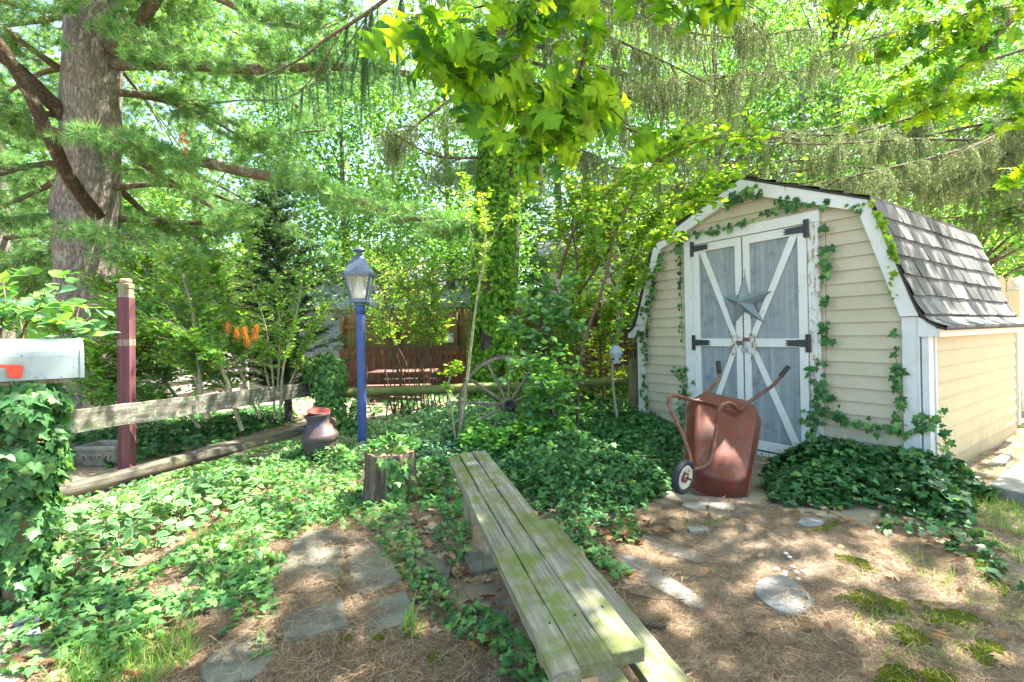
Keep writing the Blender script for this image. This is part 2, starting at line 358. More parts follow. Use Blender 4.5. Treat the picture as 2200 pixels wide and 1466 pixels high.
def link_mesh(name, verts, faces_data, mats, origin=(0, 0, 0)):
    pass

def mb_obj(name, mb, mats, origin, parent=None, bevel=0, along=None):
    me = bpy.data.meshes.new(name); o3 = np.asarray(origin, float); Rm = None
    vv = np.asarray(mb.v) - o3
    if along is not None:       # local x axis along the given direction, so that wood grain follows the piece
        ex = nrm(along); ey = nrm(np.cross((0, 0, 1.) if abs(ex[2]) < .9 else (0, 1., 0), ex)); Rm = np.stack([ex, ey, np.cross(ex, ey)], 1)
        vv = vv @ Rm
    me.from_pydata([tuple(p) for p in vv], [], mb.f)
    if not isinstance(mats, (list, tuple)): mats = [mats]
    for m in mats: me.materials.append(m)
    me.polygons.foreach_set('material_index', mb.m); me.polygons.foreach_set('use_smooth', mb.sm)
    me.update(); ob = bpy.data.objects.new(name, me); COL.objects.link(ob)
    if bevel:
        b = ob.modifiers.new('bevel', 'BEVEL'); b.width = bevel; b.segments = 2; b.limit_method = 'ANGLE'
    if parent: ob.parent = parent
    else: ob.location = origin
    if Rm is not None: ob.rotation_euler = Matrix([list(r) for r in Rm]).to_euler()
    return ob
class Thing:                       # an Empty at the thing's base with parts
    def __init__(s, name, loc, label, cat, group=None, kind=None):
        s.loc = np.asarray(loc, float); e = bpy.data.objects.new(name, None); COL.objects.link(e)
        e.location = tuple(s.loc); e.empty_display_size = .1; s.e = e; tag(e, label, cat, group, kind)
    def part(s, name, mb, mats, bevel=0, parent=None, label=None, along=None):
        o = mb_obj(name, mb, mats, s.loc, parent or s.e, bevel, along)
        if label: o['label'] = label
        return o
    def cloud(s, name, data, mats, parent=None, label=None):
        o = cloud_obj(name, data, mats, s.loc, parent or s.e); o['kind'] = 'stuff'
        if label: o['label'] = label
        return o
def tag(o, label=None, cat=None, group=None, kind=None):
    if label: o['label'] = label
    if cat: o['category'] = cat
    if group: o['group'] = group
    if kind: o['kind'] = kind
    return o
def solo(name, mb, mats, origin, label, cat, group=None, kind=None, bevel=0, along=None):
    return tag(mb_obj(name, mb, mats, origin, None, bevel, along), label, cat, group, kind)
def plank(mb, a, b, w, t, n=24, wob=.004, seed=0):     # worn board from a to b, half width w (vector), half thickness t (vector)
    a, b, w, t = (np.asarray(q, float) for q in (a, b, w, t)); vs = []; fs = []
    for i in range(n + 1):
        c = a + (b - a) * i / n; k = 0
        for j, (p, q) in enumerate(((-1,-1),(0,-1),(1,-1),(1,1),(.35,1),(-.35,1),(-1,1))):
            d = wob * mnoise.noise(Vector((i * .55 + seed, j * 3.1, seed * 1.7))); e = wob * mnoise.noise(Vector((i * .4 + seed + 40, j * 2.3, seed)))
            en = (mnoise.noise(Vector((j * 1.9, seed, 7))) * wob * 1.5) * (1 if i in (0, n) else 0)
            vs.append(c + w * p + nrm(w) * d + t * q + nrm(t) * e + nrm(b - a) * en)
    m = 7
    fs = [(i*m+j, i*m+(j+1) % m, (i+1)*m+(j+1) % m, (i+1)*m+j) for i in range(n) for j in range(m)]
    mb.add(vs, [f[::-1] for f in fs] + [tuple(range(m)), tuple(range(n*m, n*m+m))[::-1]])

# ---- clouds of leaf-sized faces
def tmpl(vs, fs, mi=None):
    return (np.asarray(vs, float), [list(f) for f in fs], mi or [0] * len(fs))
def inst(T, P, tip, nor, S):
    """place template T at points P, its y along tip, its z near nor, size S (scalar, (n,), or (n,3))"""
    tv, tf, tm = T; n = len(P)
    Y = nrm(tip); X = nrm(np.cross(Y, nor)); Z = np.cross(X, Y)
    S = np.asarray(S, float)
    if S.ndim == 0: S = np.full(n, float(S))
    if S.ndim == 1: S = np.stack([S, S, S], 1)
    V = (P[:, None, :] + (tv[None, :, 0:1] * S[:, None, 0:1]) * X[:, None, :] + (tv[None, :, 1:2] * S[:, None, 1:2]) * Y[:, None, :]
         + (tv[None, :, 2:3] * S[:, None, 2:3]) * Z[:, None, :]).reshape(-1, 3)
    flat = np.array([i for f in tf for i in f]); tot = np.array([len(f) for f in tf])
    L = (flat[None, :] + (np.arange(n) * len(tv))[:, None]).ravel()
    return V, L, np.tile(tot, n), np.tile(np.array(tm), n)
def merge(ds):
    ds = [d for d in ds if len(d[0])]; V = np.concatenate([d[0] for d in ds]); off = 0; Ls = []
    for d in ds: Ls.append(d[1] + off); off += len(d[0])
    return V, np.concatenate(Ls), np.concatenate([d[2] for d in ds]), np.concatenate([d[3] for d in ds])
def reidx(d, k): return d[0], d[1], d[2], d[3] + k
def cloud_obj(name, d, mats, origin=(0, 0, 0), parent=None):
    V, L, T, M = d; me = bpy.data.meshes.new(name)
    V = V - np.asarray(origin, float)
    me.vertices.add(len(V)); me.vertices.foreach_set('co', V.astype(np.float32).ravel())
    me.loops.add(len(L)); me.loops.foreach_set('vertex_index', L.astype(np.int32))
    me.polygons.add(len(T)); st = np.concatenate([[0], np.cumsum(T)[:-1]])
    me.polygons.foreach_set('loop_start', st.astype(np.int32)); me.polygons.foreach_set('loop_total', T.astype(np.int32))
    if not isinstance(mats, (list, tuple)): mats = [mats]
    for m in mats: me.materials.append(m)
    if len(mats) > 1: me.polygons.foreach_set('material_index', M.astype(np.int32))
    me.update(calc_edges=True); ob = bpy.data.objects.new(name, me); COL.objects.link(ob)
    if parent: ob.parent = parent
    else: ob.location = tuple(origin)
    return ob

# leaf templates (unit length along +y)
OVAL = tmpl([(0,0,0),(.2,.22,.04),(.27,.5,.05),(.16,.8,.02),(0,1,-.06),(-.16,.8,.02),(-.27,.5,.05),(-.2,.22,.04),(0,.5,0)],
            [(0,1,8),(1,2,8),(2,3,8),(3,4,8),(4,5,8),(5,6,8),(6,7,8),(7,0,8)])
DIAM = tmpl([(0,0,0),(.3,.45,.06),(0,1,-.05),(-.3,.45,.06)], [(0,1,2),(0,2,3)])
LANCE = tmpl([(0,0,0),(.13,.35,.03),(0,1,-.08),(-.13,.35,.03)], [(0,1,2),(0,2,3)])
_iv = [(0,0),(.18,-.16),(.42,-.10),(.36,.14),(.56,.42),(.26,.44),(.20,.62),(0,1),(-.20,.62),(-.26,.44),(-.56,.42),(-.36,.14),(-.42,-.10),(-.18,-.16)]
IVY = tmpl([(x, y, .05 - .22 * abs(x) * .5 - .10 * y * y) for x, y in _iv] + [(0, .3, .07)],
           [(i, (i+1) % 14, 14) for i in range(14)])
_half = [(0.02,.0),(.06,.10),(.16,.13),(.30,.16),(.26,.20),(.15,.25),(.13,.31),(.26,.37),(.44,.42),(.40,.47),(.50,.54),(.34,.56),(.18,.57),(.15,.62),(.24,.69),(.36,.78),(.20,.80),(.17,.86),(.08,.90),(0,1)]
_o = _half + [(-x, y) for x, y in _half[::-1][1:]]
OAKL = tmpl([(x, y, -.35 * x * x - .12 * y * y + .08 * abs(x)) for x, y in _o], [tuple(range(len(_o)))])
# oak leaf split in strips so that the concave outline is kept
def oak_template():
    hs = [(x*1.22, y) for x, y in _half]; mid_ = [(0, y) for x, y in hs]; vs = []; fs = []
    for (x, y), (mx_, my) in zip(hs, mid_): z_ = .14 * x - .75 * x * x - .28 * y * y; vs += [(x, y, z_ + .03*math.sin(y*17)), (0, my, -.28 * my * my), (-x, y, z_ - .03*math.sin(y*15))]
    for i in range(len(hs) - 1):
        a = i * 3; b = a + 3; fs += [(a, b, b + 1, a + 1), (a + 1, b + 1, b + 2, a + 2)]
    return tmpl(vs, fs)
OAK = oak_template()
def varieg():
    o = [(0,0),(.17,.15),(.27,.42),(.22,.72),(0,1),(-.22,.72),(-.27,.42),(-.17,.15)]
    i_ = [(0,.06),(.11,.19),(.19,.42),(.14,.66),(0,.86),(-.14,.66),(-.19,.42),(-.11,.19)]
    z = lambda x, y: .16 * abs(x) - .12 * y * y; i_ = [(x*1.26, .5+(y-.5)*1.13) for x, y in i_]
    vs = [(x, y, z(x, y)) for x, y in o] + [(x, y, z(x, y)) for x, y in i_] + [(0, .45, -.02)]
    fs = [(k, (k+1) % 8, 8 + (k+1) % 8, 8 + k) for k in range(8)] + [(8 + k, 8 + (k+1) % 8, 16) for k in range(8)]
    return tmpl(vs, fs, [1] * 8 + [0] * 8)
VARI = varieg()
NEEDLE = tmpl([(-.5,0,0),(.5,0,0),(0,1,0)], [(0,1,2)])
PRISM = tmpl([(math.cos(a), y, math.sin(a)) for y in (0, 1) for a in (0, 2.094, 4.189)], [(0,1,4,3),(1,2,5,4),(2,0,3,5)])
BLADE = tmpl([(-.5,0,0),(.5,0,0),(.4,.5,.06),(-.4,.5,.06),(0,1,.3)], [(0,1,2,3),(3,2,4)])
LITTER = tmpl([(-.5,0,0),(.5,0,0),(.5,.5,.05),(-.5,.5,.05),(.3,1,0),(-.3,1,0)], [(0,1,2,3),(3,2,4,5)])
def tuft(n, spread, seed, w=.035):
    r = np.random.default_rng(seed); vs = []; fs = []
    for i in range(n):
        th = spread * math.sqrt(r.uniform(.02, 1)); ph = r.uniform(0, 6.283); l = r.uniform(.75, 1.1)
        d = np.array([math.sin(th) * math.cos(ph), math.cos(th), math.sin(th) * math.sin(ph)])
        s = nrm(np.cross(d, r.normal(size=3))) * w * .5; b = len(vs); o = d * .02 + np.array([0, r.uniform(-.25, .1), 0])
        vs += [o - s, o + s, o + d * l + np.array([0, 0, -.0])]; fs.append((b, b+1, b+2))
    return tmpl(vs, fs)
TUFTS = [tuft(26, 1.4, 50 + i, .058) for i in range(5)]

def randdir(n, up=0., rs=RS):
    d = rs.normal(size=(n, 3)); d[:, 2] += up; return nrm(d)
def leaves(T, P, S, up=.9, tipz=-.1, jit=.7, rs=RS, tips=None):
    n = len(P); nor = np.array([0, 0, up]) + rs.normal(size=(n, 3)) * jit
    t = rs.normal(size=(n, 3)); t[:, 2] = t[:, 2] * .35 + tipz
    if tips is not None: t = tips + rs.normal(size=(n, 3)) * .35
    return inst(T, P, t, nrm(nor), S * rs.uniform(.45, 1.3, n))

def bez(pts, n=12):            # smooth curve through points (Catmull-Rom)
    P = [np.asarray(p, float) for p in pts]; P = [2*P[0]-P[1]] + P + [2*P[-1]-P[-2]]; out = []
    seg = len(P) - 3; per = max(2, n // seg)
    for i in range(seg):
        p0, p1, p2, p3 = P[i:i+4]
        for k in range(per):
            t = k / per
            out.append(.5 * (2*p1 + (p2-p0)*t + (2*p0-5*p1+4*p2-p3)*t*t + (3*p1-p0-3*p2+p3)*t**3))
    out.append(P[-2]); return out
def taper(a, b, n): return list(np.linspace(a, b, n))
def pip(pt, poly):
    x, y = pt[..., 0], pt[..., 1]; ins = np.zeros(x.shape, bool); n = len(poly)
    for i in range(n):
        x0, y0 = poly[i]; x1, y1 = poly[(i+1) % n]
        c = ((y0 > y) != (y1 > y)) & (x < (x1-x0) * (y-y0) / ((y1-y0) or 1e-9) + x0); ins ^= c
    return ins
def pdist(pt, poly):
    d = np.full(pt.shape[:-1], 1e9)
    for i in range(len(poly)):
        a = np.array(poly[i]); b = np.array(poly[(i+1) % len(poly)]); ab = b - a
        t = np.clip(((pt - a) @ ab) / (ab @ ab + 1e-12), 0, 1)
        d = np.minimum(d, np.linalg.norm(pt - (a + t[..., None] * ab), axis=-1))
    return d
def gpoly(pxs): return [tuple(gr(x, y)[:2]) for x, y in pxs]
def in_poly(poly, n, rs=RS):
    A = np.array(poly); lo, hi = A.min(0), A.max(0); out = []; got = 0
    while got < n:
        p = rs.uniform(lo, hi, (n * 2, 2)); p = p[pip(p, poly)]; out.append(p); got += len(p)
    return np.concatenate(out)[:n]
def area(poly):
    A = np.array(poly); x, y = A[:, 0], A[:, 1]; return abs(np.sum(x * np.roll(y, -1) - y * np.roll(x, -1))) / 2
def n2(x, y, s=1., seed=0.):
    return np.array([mnoise.noise(Vector((a * s, b * s, seed))) for a, b in zip(np.ravel(x), np.ravel(y))])
def gz(x, y):                   # ground height
    x = np.asarray(x, float); y = np.asarray(y, float)
    h = .012 * np.sin(x * 1.7 + .6) * np.cos(y * 1.3) - .09 * np.exp(-(((x - 1.95) / .65) ** 2 + ((y - 4.15) / .55) ** 2))
    h = h + .018 * np.sin(x * 4.1 + y * 2.7) * np.sin(y * 3.3 - x)
    return h

#=====================================================================  SETTING
# ground: one sheet, fine near the camera
ax = np.concatenate([np.linspace(-90, -10, 18, endpoint=False), np.linspace(-10, 10, 170, endpoint=False), np.linspace(10, 90, 18)])
ay = np.concatenate([np.linspace(-60, -3, 12, endpoint=False), np.linspace(-3, 14, 150, endpoint=False), np.linspace(14, 120, 22)])
GX, GY = np.meshgrid(ax, ay, indexing='ij'); GZ = gz(GX, GY) + .006 * n2(GX, GY, 5).reshape(GX.shape)
nx, ny = GX.shape; V = np.stack([GX, GY, GZ], -1).reshape(-1, 3)
ii, jj = np.meshgrid(np.arange(nx-1), np.arange(ny-1), indexing='ij'); a_ = (ii * ny + jj).ravel()
L = np.stack([a_, a_+ny, a_+ny+1, a_+1], 1).ravel()
go = cloud_obj('ground', (V, L, np.full(len(a_), 4), np.zeros(len(a_))), [groundm]); go['kind'] = 'structure'
go.data.polygons.foreach_set('use_smooth', [True] * len(a_))

# ------------------------------------------------------------------ shed
C0 = np.array([3.26506619, 3.65499551, 0.]); U = np.array([-.55462341, .83210148, 0.]); Vv = np.array([.83210148, .55462341, 0.]); ZZ = np.array([0, 0, 1.])
def S(u, v, h): return C0 + U * u + Vv * v + ZZ * h
shed = Thing('garden_shed', S(1.46, 1.5, 0), 'cream sided garden shed with white trim and dark shingled barn roof', 'shed')
u0, u1, uc, uk0, uk1 = .03, 2.90, 1.46, .335, 2.585; hk, hw, hp = 2.30, 1.30, 2.80; LEN = 2.95
def gambrel_u(h):
    if h <= hw: return u0, u1
    if h <= hk:
        t = (h - hw) / (hk - hw); return u0 + (uk0 - u0) * t, u1 + (uk1 - u1) * t
    t = min(1, (h - hk) / (hp - hk)); return uk0 + (uc - uk0) * t, uk1 + (uc - uk1) * t
def siding_front(v, sgn):
    mb = MB(); h = .02; st = .115
    while h < hp - .01:
        h2 = min(h + st, hp); brk = sorted({h, h2} | {b for b in (hw, hk) if h < b < h2}); lo = []; hi = []
        for b in brk:
            a, c = gambrel_u(b); w = .019 * (1 - (b - h) / st)
            lo.append(S(a, v + sgn * w, b)); hi.append(S(c, v + sgn * w, b))
        base = lo + hi[::-1]
        a, c = gambrel_u(h); und = [S(a, v, h), S(c, v, h)]
        n = len(base); mb.add(base + und, [tuple(range(n)), (0, n - 1, n + 1, n)])
        h = h2
    return mb
shed.part('front_wall', siding_front(0, -1), siding)
shed.part('rear_wall', siding_front(LEN, 1), siding)
def siding_side(u, sgn, v0, v1, htop):
    mb = MB(); h = .14; st = .128
    while h < htop - .01:
        h2 = min(h + st, htop); w = .016
        p = [S(u + sgn * w, v0, h), S(u + sgn * w, v1, h), S(u, v1, h2), S(u, v0, h2), S(u, v0, h), S(u, v1, h)]
        mb.add(p, [(0, 1, 2, 3), (0, 4, 5, 1)]); h = h2
    mb.prism([(v0, -.06), (v1, -.06), (v1, .15), (v0, .15)], S(u, 0, 0), Vv, ZZ, U, 0, -sgn * .03)
    mb.add([S(u + sgn*.004, v0, -.06), S(u + sgn*.004, v1, -.06), S(u + sgn*.004, v1, .14), S(u + sgn*.004, v0, .14)], [(0,1,2,3)])
    return mb
shed.part('side_wall', siding_side(.0, -1, .075, LEN - .04, 1.165), siding_lit)
shed.part('side_wall', siding_side(2.93, 1, .05, LEN - .04, 1.165), siding)
# trim boards on the front: rakes, corner boards
def board(mb, poly, v0, v1, mi=0): mb.prism([(a, b) for a, b in poly], S(0, 0, 0), U, ZZ, Vv, v0, v1, mi)
for nm, poly in (('rake_board', [(u0+.005, 1.32), (.152, 1.32), (.425, 2.225), (uk0, hk)]), ('rake_board', [(u1-.005, 1.32), (uk1, hk), (2.49, 2.225), (u1-.122, 1.32)]),
                 ('rake_board', [(uk0, hk+.004), (.425, 2.229), (uc, 2.655), (uc, hp)]), ('rake_board', [(uk1, hk+.004), (uc, hp), (uc, 2.655), (2.49, 2.229)])):
    mb = MB(); board(mb, poly, -.075, -.02); shed.part(nm, mb, whitep, .004)
for a, b in ((.04, .152), (2.778, 2.89)):
    mb = MB(); board(mb, [(a, -.06), (b, -.06), (b, 1.316), (a, 1.316)], -.045, -.016); 
    board(mb, [(a + (.10 if a > 1 else 0), -.06), (a + (.11 if a > 1 else .012), -.06), (a + (.11 if a > 1 else .012), 1.316), (a + (.10 if a > 1 else 0), 1.316)], -.052, -.046)
    shed.part('corner_board', mb, whitep, .003)
mb = MB(); mb.prism([(-.04, -.06), (.072, -.06), (.072, 1.165), (-.04, 1.165)], S(.03, 0, 0), Vv, ZZ, -U, .0, .045); mb.prism([(.073, -.06), (.105, -.06), (.105, 1.165), (.073, 1.165)], S(.03, 0, 0), Vv, ZZ, -U, .0, .056)
shed.part('corner_board', mb, whitep, .003)
mb = MB(); mb.prism([(LEN-.05, .1), (LEN+.02, .1), (LEN+.02, 1.16), (LEN-.05, 1.16)], S(.03, 0, 0), Vv, ZZ, -U, .0, .06); shed.part('corner_board', mb, whitep, .003)
# eave box and fascia
for sg, ue, nm in ((1, .04, 'eave_box'), (-1, 2.89, 'eave_box')):
    mb = MB(); mb.prism([(0, 1.158), (0, 1.312), (-.05*sg, 1.285), (-.112*sg, 1.222), (-.112*sg, 1.158)][::sg], S(ue, 0, 0), U, ZZ, Vv, -.07, -.045)
    mb.obox(S(ue - sg * .058, LEN/2, 1.162), U * .052, Vv * (LEN/2 + .04), ZZ * .006)
    shed.part(nm, mb, whitep)
    mb = MB(); mb.obox(S(ue - sg * .122, LEN/2 - .01, 1.187), U * .009, Vv * (LEN/2 + .065), ZZ * .032); shed.part('fascia_board', mb, vinyl if sg > 0 else whitep)
# roof
def roof_side(sg):
    R_ = random.Random(3 + sg)
    prof = [(-.135, 1.222), (-.085, 1.243), (-.02, 1.29), (.03, 1.372), (.065, 1.47), (uk0 - .002, hk + .02)]
    low = [(u, h) if sg > 0 else (2 * uc - u, h) for u, h in prof]; up = [low[-1], (uc, hp + .025)]
    def courses(path, rows, mb):
        seg = [0]
        for a, b in zip(path, path[1:]): seg.append(seg[-1] + math.dist(a, b))
        T = seg[-1]
        def pt(s):
            s = max(0, min(T, s))
            for i in range(len(path) - 1):
                if s <= seg[i+1] + 1e-9:
                    t = (s - seg[i]) / (seg[i+1] - seg[i]); a, b = path[i], path[i+1]
                    dx, dy = b[0]-a[0], b[1]-a[1]; l = math.hypot(dx, dy); nx_, ny_ = -dy/l, dx/l
                    if ny_ < 0: nx_, ny_ = -nx_, -ny_
                    return (a[0]+dx*t, a[1]+dy*t), (nx_, ny_)
        st = T / rows
        for r in range(rows):
            s0 = r * st - (.012 if r == 0 else 0); v = -.095 - (r % 2) * .13; wob = R_.uniform(-.004, .004)
            while v < LEN + .07:
                w = .262 + R_.uniform(-.015, .015); va, vb = max(v, -.095), min(v + w - .014, LEN + .075); v += w
                if vb - va < .02: continue
                ds = R_.uniform(-.006, .006); th = R_.uniform(.006, .012); vs = []; K = 4
                for k in range(K + 1):
                    s = s0 + ds + wob + (st * 1.02 - ds) * k / K; (a, h), (p, q) = pt(s); lift = (th + .008) * (1 - k / K) + .001 * K
                    for vv in (va, vb): vs.append(S(a + p * lift, vv, h + q * lift))
                b0 = len(vs); (a, h), (p, q) = pt(s0 + ds)
                for vv in (va, vb): vs.append(S(a - p*.001, vv, h - q*.001))
                fs = [(2*k, 2*k+1, 2*k+3, 2*k+2) for k in range(K)] + [(b0, b0+1, 1, 0)]
                mb.add(vs, fs)
        return pt, T
    mb = MB(); courses(low, 7, mb); shed.part('lower_shingles', mb, shingle)
    mb2 = MB(); courses(up, 6, mb2); shed.part('upper_shingles', mb2, shingle)
    # deck under the shingles with a dark drip edge
    mb = MB(); path = low + up[1:]
    for (a, b) in zip(path, path[1:]):
        n_ = np.array([-(b[1]-a[1]), b[0]-a[0]]); n_ = n_ / np.linalg.norm(n_); 
        if n_[1] < 0: n_ = -n_
        mb.prism([(a[0], a[1]), (b[0], b[1]), (b[0]-n_[0]*.018, b[1]-n_[1]*.018), (a[0]-n_[0]*.018, a[1]-n_[1]*.018)][::sg], S(0, 0, 0), U, ZZ, Vv, -.085, LEN + .06)
    return mb
for sg in (1, -1):
    shed.part('roof_deck', roof_side(sg), darkpaint)
# door frame
mb = MB(); board(mb, [(.74, -.04), (.838, -.04), (.838, 2.215), (.74, 2.215)], -.05, -.014); shed.part('door_jamb', mb, whitepeel, .003)
mb = MB(); board(mb, [(2.04, -.04), (2.168, -.04), (2.168, 2.215), (2.04, 2.215)], -.05, -.014); shed.part('door_jamb', mb, whitep, .003)
mb = MB(); board(mb, [(.735, 2.217), (2.172, 2.217), (2.172, 2.32), (.735, 2.32)], -.052, -.014); shed.part('door_lintel', mb, whitep, .003)
mb = MB(); board(mb, [(.74, -.13), (2.17, -.13), (2.17, .0), (.74, .0)], -.062, -.016); board(mb, [(.76, -.26), (2.17, -.26), (2.17, -.135), (.76, -.135)], -.045, -.016); shed.part('sill_board', mb, whitepeel, .003)
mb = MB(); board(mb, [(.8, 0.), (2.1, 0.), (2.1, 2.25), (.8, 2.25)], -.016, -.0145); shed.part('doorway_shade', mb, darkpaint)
def door(ua, ub, outer_low, label=None):
    mb = MB(); board(mb, [(ua+.02, .03), (ub-.02, .03), (ub-.02, 2.19), (ua+.02, 2.19)], -.040, -.018)
    d = shed.part('door', mb, bluepanel, label=label)
    so, si = .075, .07
    wa, wb = (so, si) if outer_low else (si, so)
    fr = MB(); 
    board(fr, [(ua, .02), (ua+wa, .02), (ua+wa, 2.205), (ua, 2.205)], -.066, -.041); board(fr, [(ub-wb, .02), (ub, .02), (ub, 2.205), (ub-wb, 2.205)], -.066, -.041)
    board(fr, [(ua+wa, 2.12), (ub-wb, 2.12), (ub-wb, 2.205), (ua+wa, 2.205)], -.064, -.041); board(fr, [(ua+wa, 1.06), (ub-wb, 1.06), (ub-wb, 1.145), (ua+wa, 1.145)], -.064, -.041)
    board(fr, [(ua+wa, .02), (ub-wb, .02), (ub-wb, .11), (ua+wa, .11)], -.064, -.041)
    shed.part('door_frame', fr, whitep, .003, d)
    a, b = ua + wa, ub - wb
    o_, i_ = (a, b) if outer_low else (b, a); sg = 1 if outer_low else -1; k = .075 * sg
    for poly in ([(o_, 2.12), (o_+k, 2.12), (i_, 1.19), (i_, 1.145), (i_-k*.55, 1.145)], [(i_, 1.06), (i_-k*.55, 1.06), (o_, .11), (o_+k, .11), (i_, 1.015)]):
        br = MB(); board(br, poly if sg > 0 else poly[::-1], -.062, -.0415); shed.part('brace', br, whitep, .003, d)
    return d
dR = door(.842, 1.452, True); dL = door(1.468, 2.036, False)
def hinge(d, uj, h, sg):      # plate on the jamb, strap along the door
    mb = MB(); board(mb, [(uj-.028*sg, h-.085), (uj+.012*sg, h-.085), (uj+.012*sg, h+.085), (uj-.028*sg, h+.085)][::sg], -.078, -.0665)
    board(mb, [(uj+.013*sg, h-.035), (uj+.20*sg, h-.026), (uj+.175*sg, h-.010), (uj+.20*sg, h), (uj+.175*sg, h+.012), (uj+.20*sg, h+.028), (uj+.013*sg, h+.035)][::sg], -.074, -.0668)
    mb.tube([S(uj+.008*sg, -.08, h-.08), S(uj+.008*sg, -.08, h+.08)], .008, 8)
    for a in (.05, .14):
        mb.lathe([(.006, 0), (.005, .004), (0, .005)], S(uj+a*sg, -.074, h+.012), -Vv, 8)
    shed.part('hinge', mb, blackmetal, 0, d)
for h in (2.165, 1.10): hinge(dR, .842, h, 1); hinge(dL, 2.036, h, -1)
mb = MB(); mb.obox(S(1.43, -.072, 1.135), U*.035, Vv*.005, ZZ*.02); mb.obox(S(1.50, -.072, 1.10), U*.03, Vv*.005, ZZ*.022); shed.part('hasp', mb, rusttube, .002, dR)
mb = MB(); mb.obox(S(1.44, -.085, 1.03), U*.03, Vv*.012, ZZ*.024); mb.tube(bez([S(1.42, -.085, 1.05), S(1.42, -.085, 1.085), S(1.44, -.085, 1.10), S(1.46, -.085, 1.085), S(1.46, -.085, 1.05)], 10), .004, 6); shed.part('padlock', mb, feederm, .003, dR)
rs = np.random.default_rng(5)      # rotten, splintered wood where the braces meet
for dd, uu in ((dR, 1.37), (dL, 1.545)):
    P = np.array([S(uu + rs.normal() * .03, -.068 - rs.uniform(0, .012), 1.10 + rs.normal() * .07) for _ in range(26)])
    c = inst(LITTER, P, np.stack([rs.normal(size=26)*.3, rs.normal(size=26)*.3, rs.normal(size=26)], 1), np.tile(-Vv, (26, 1)), np.stack([rs.uniform(.004, .010, 26), rs.uniform(.03, .065, 26), rs.uniform(.02, .05, 26)], 1))
    shed.cloud('splintered_wood', c, [deadleaf], dd)

# tin star on the doors
star = Thing('barn_star', S(1.45, -.07, 1.54), 'slate blue tin star hanging on the white shed doors', 'star')
pts = [(1.429, 1.815), (1.156, 1.612), (1.237, 1.300), (1.572, 1.285), (1.665, 1.594)]; cU, cH = 1.462, 1.525; vs = [S(cU, -.15, cH)]; ring = []
inner = []
for k in range(5):
    a, b = pts[k], pts[(k+1) % 5]; m2 = ((a[0]+b[0])/2, (a[1]+b[1])/2); q = .42
    inner.append((cU + (m2[0]-cU) * q * 1.05, cH + (m2[1]-cH) * q * 1.05))
for k in range(5): ring += [S(pts[k][0], -.072, pts[k][1]), S(inner[k][0], -.078, inner[k][1])]
mb = MB(); mb.add(vs + ring, [(0, 1 + (i+1) % 10, 1 + i) for i in range(10)]); mb.add([p + Vv * .004 for p in ring], [tuple(range(10))])
star.part('star_body', mb, starm)
mb = MB(); mb.tube(bez([S(1.429, -.072, 1.81), S(1.435, -.075, 1.84), S(1.425, -.07, 1.862)], 6), .0025, 5); star.part('hanging_wire', mb, rusttube)

# ------------------------------------------------------------------ wheelbarrow leaning on the doors
P0 = at(1533, 1062, 3.52); P0[2] = -.03; Pt = at(1556, 864, 4.12)
a_ax = nrm(Pt - P0); s_ax = nrm(np.cross(a_ax, ZZ)); s_ax = nrm(s_ax - a_ax * (s_ax @ a_ax)); n_ax = np.cross(s_ax, a_ax)
if n_ax[1] > 0: n_ax = -n_ax
# tilt sideways a little as in the photo
Lw = float(np.linalg.norm(Pt - P0))
wb = Thing('wheelbarrow', (P0[0], P0[1], -.03), 'rusty red metal wheelbarrow leaning upside down on the shed doors', 'wheelbarrow')
def rrect(w0, w1, y0, y1, r, n=8):   # tapered rounded outline, w0 at y0
    out = []
    for cx, cy, a0, w in ((1, 1, 0, w1), (-1, 1, 90, w1), (-1, -1, 180, w0), (1, -1, 270, w0)):
        for k in range(n + 1):
            a = math.radians(a0 + 90 * k / n); yc = (y1 - r) if cy > 0 else (y0 + r)
            out.append((cx * (w - r) + r * math.cos(a), yc + r * math.sin(a)))
    return out
SK = nrm(at(1628, 902, 3.95) - at(1462, 930, 3.95)); s2 = nrm(SK - a_ax * (SK @ a_ax)); n2_ = nrm(np.cross(s2, a_ax)); n2_ = -n2_ if n2_[1] > 0 else n2_
def wl(x, y, z=0.): return P0 + s2 * x + a_ax * y + n2_ * z
levels = [(0, rrect(.235, .295, 0, Lw, .155)), (.01, rrect(.228, .288, .006, Lw-.006, .15)), (.145, rrect(.195, .245, .065, Lw-.055, .125)), (.155, rrect(.192, .242, .068, Lw-.058, .122)),
          (.172, rrect(.178, .228, .085, Lw-.075, .108)), (.177, rrect(.165, .215, .098, Lw-.088, .095)), (.178, rrect(.08, .10, .30, Lw-.30, .05)), (.178, rrect(.03, .03, .42, Lw-.40, .02))]
mb = MB(); k = len(levels[0][1]); vs = [wl(x, y, z) for z, o in levels for x, y in o]
mb.add(vs, [(i*k+j, i*k+(j+1) % k, (i+1)*k+(j+1) % k, (i+1)*k+j) for i in range(len(levels)-1) for j in range(k)] + [tuple(range((len(levels)-1)*k, len(levels)*k))], 0, True)
tray = wb.part('tray', mb, rustred); sd = tray.modifiers.new('thick', 'SOLIDIFY'); sd.thickness = .004
mb = MB(); loop = [wl(x, y, 0) for x, y in levels[0][1]]; mb.tube(loop + [loop[0]], .011, 8, False); wb.part('tray_rim', mb, rusttube)
def zl(px_, py_, zz):          # point seen at (px,py) lying zz in front of the rim plane
    r = ray(px_, py_); e = np.array([0, 0, EYE]); t = ((P0 + n2_ * zz - e) @ n2_) / (r @ n2_); return e + r * t
tb = .0155
right = [zl(1476, 1010, .31), zl(1512, 1003, .235), zl(1529, 981, .22), zl(1538, 930, .225), zl(1543, 887, .33), zl(1552, 871, .36), zl(1570, 867, .33), zl(1588, 880, .22), zl(1608, 865, .15), zl(1656, 832, .06), zl(1671, 817, .08), zl(1692, 790, .16)]
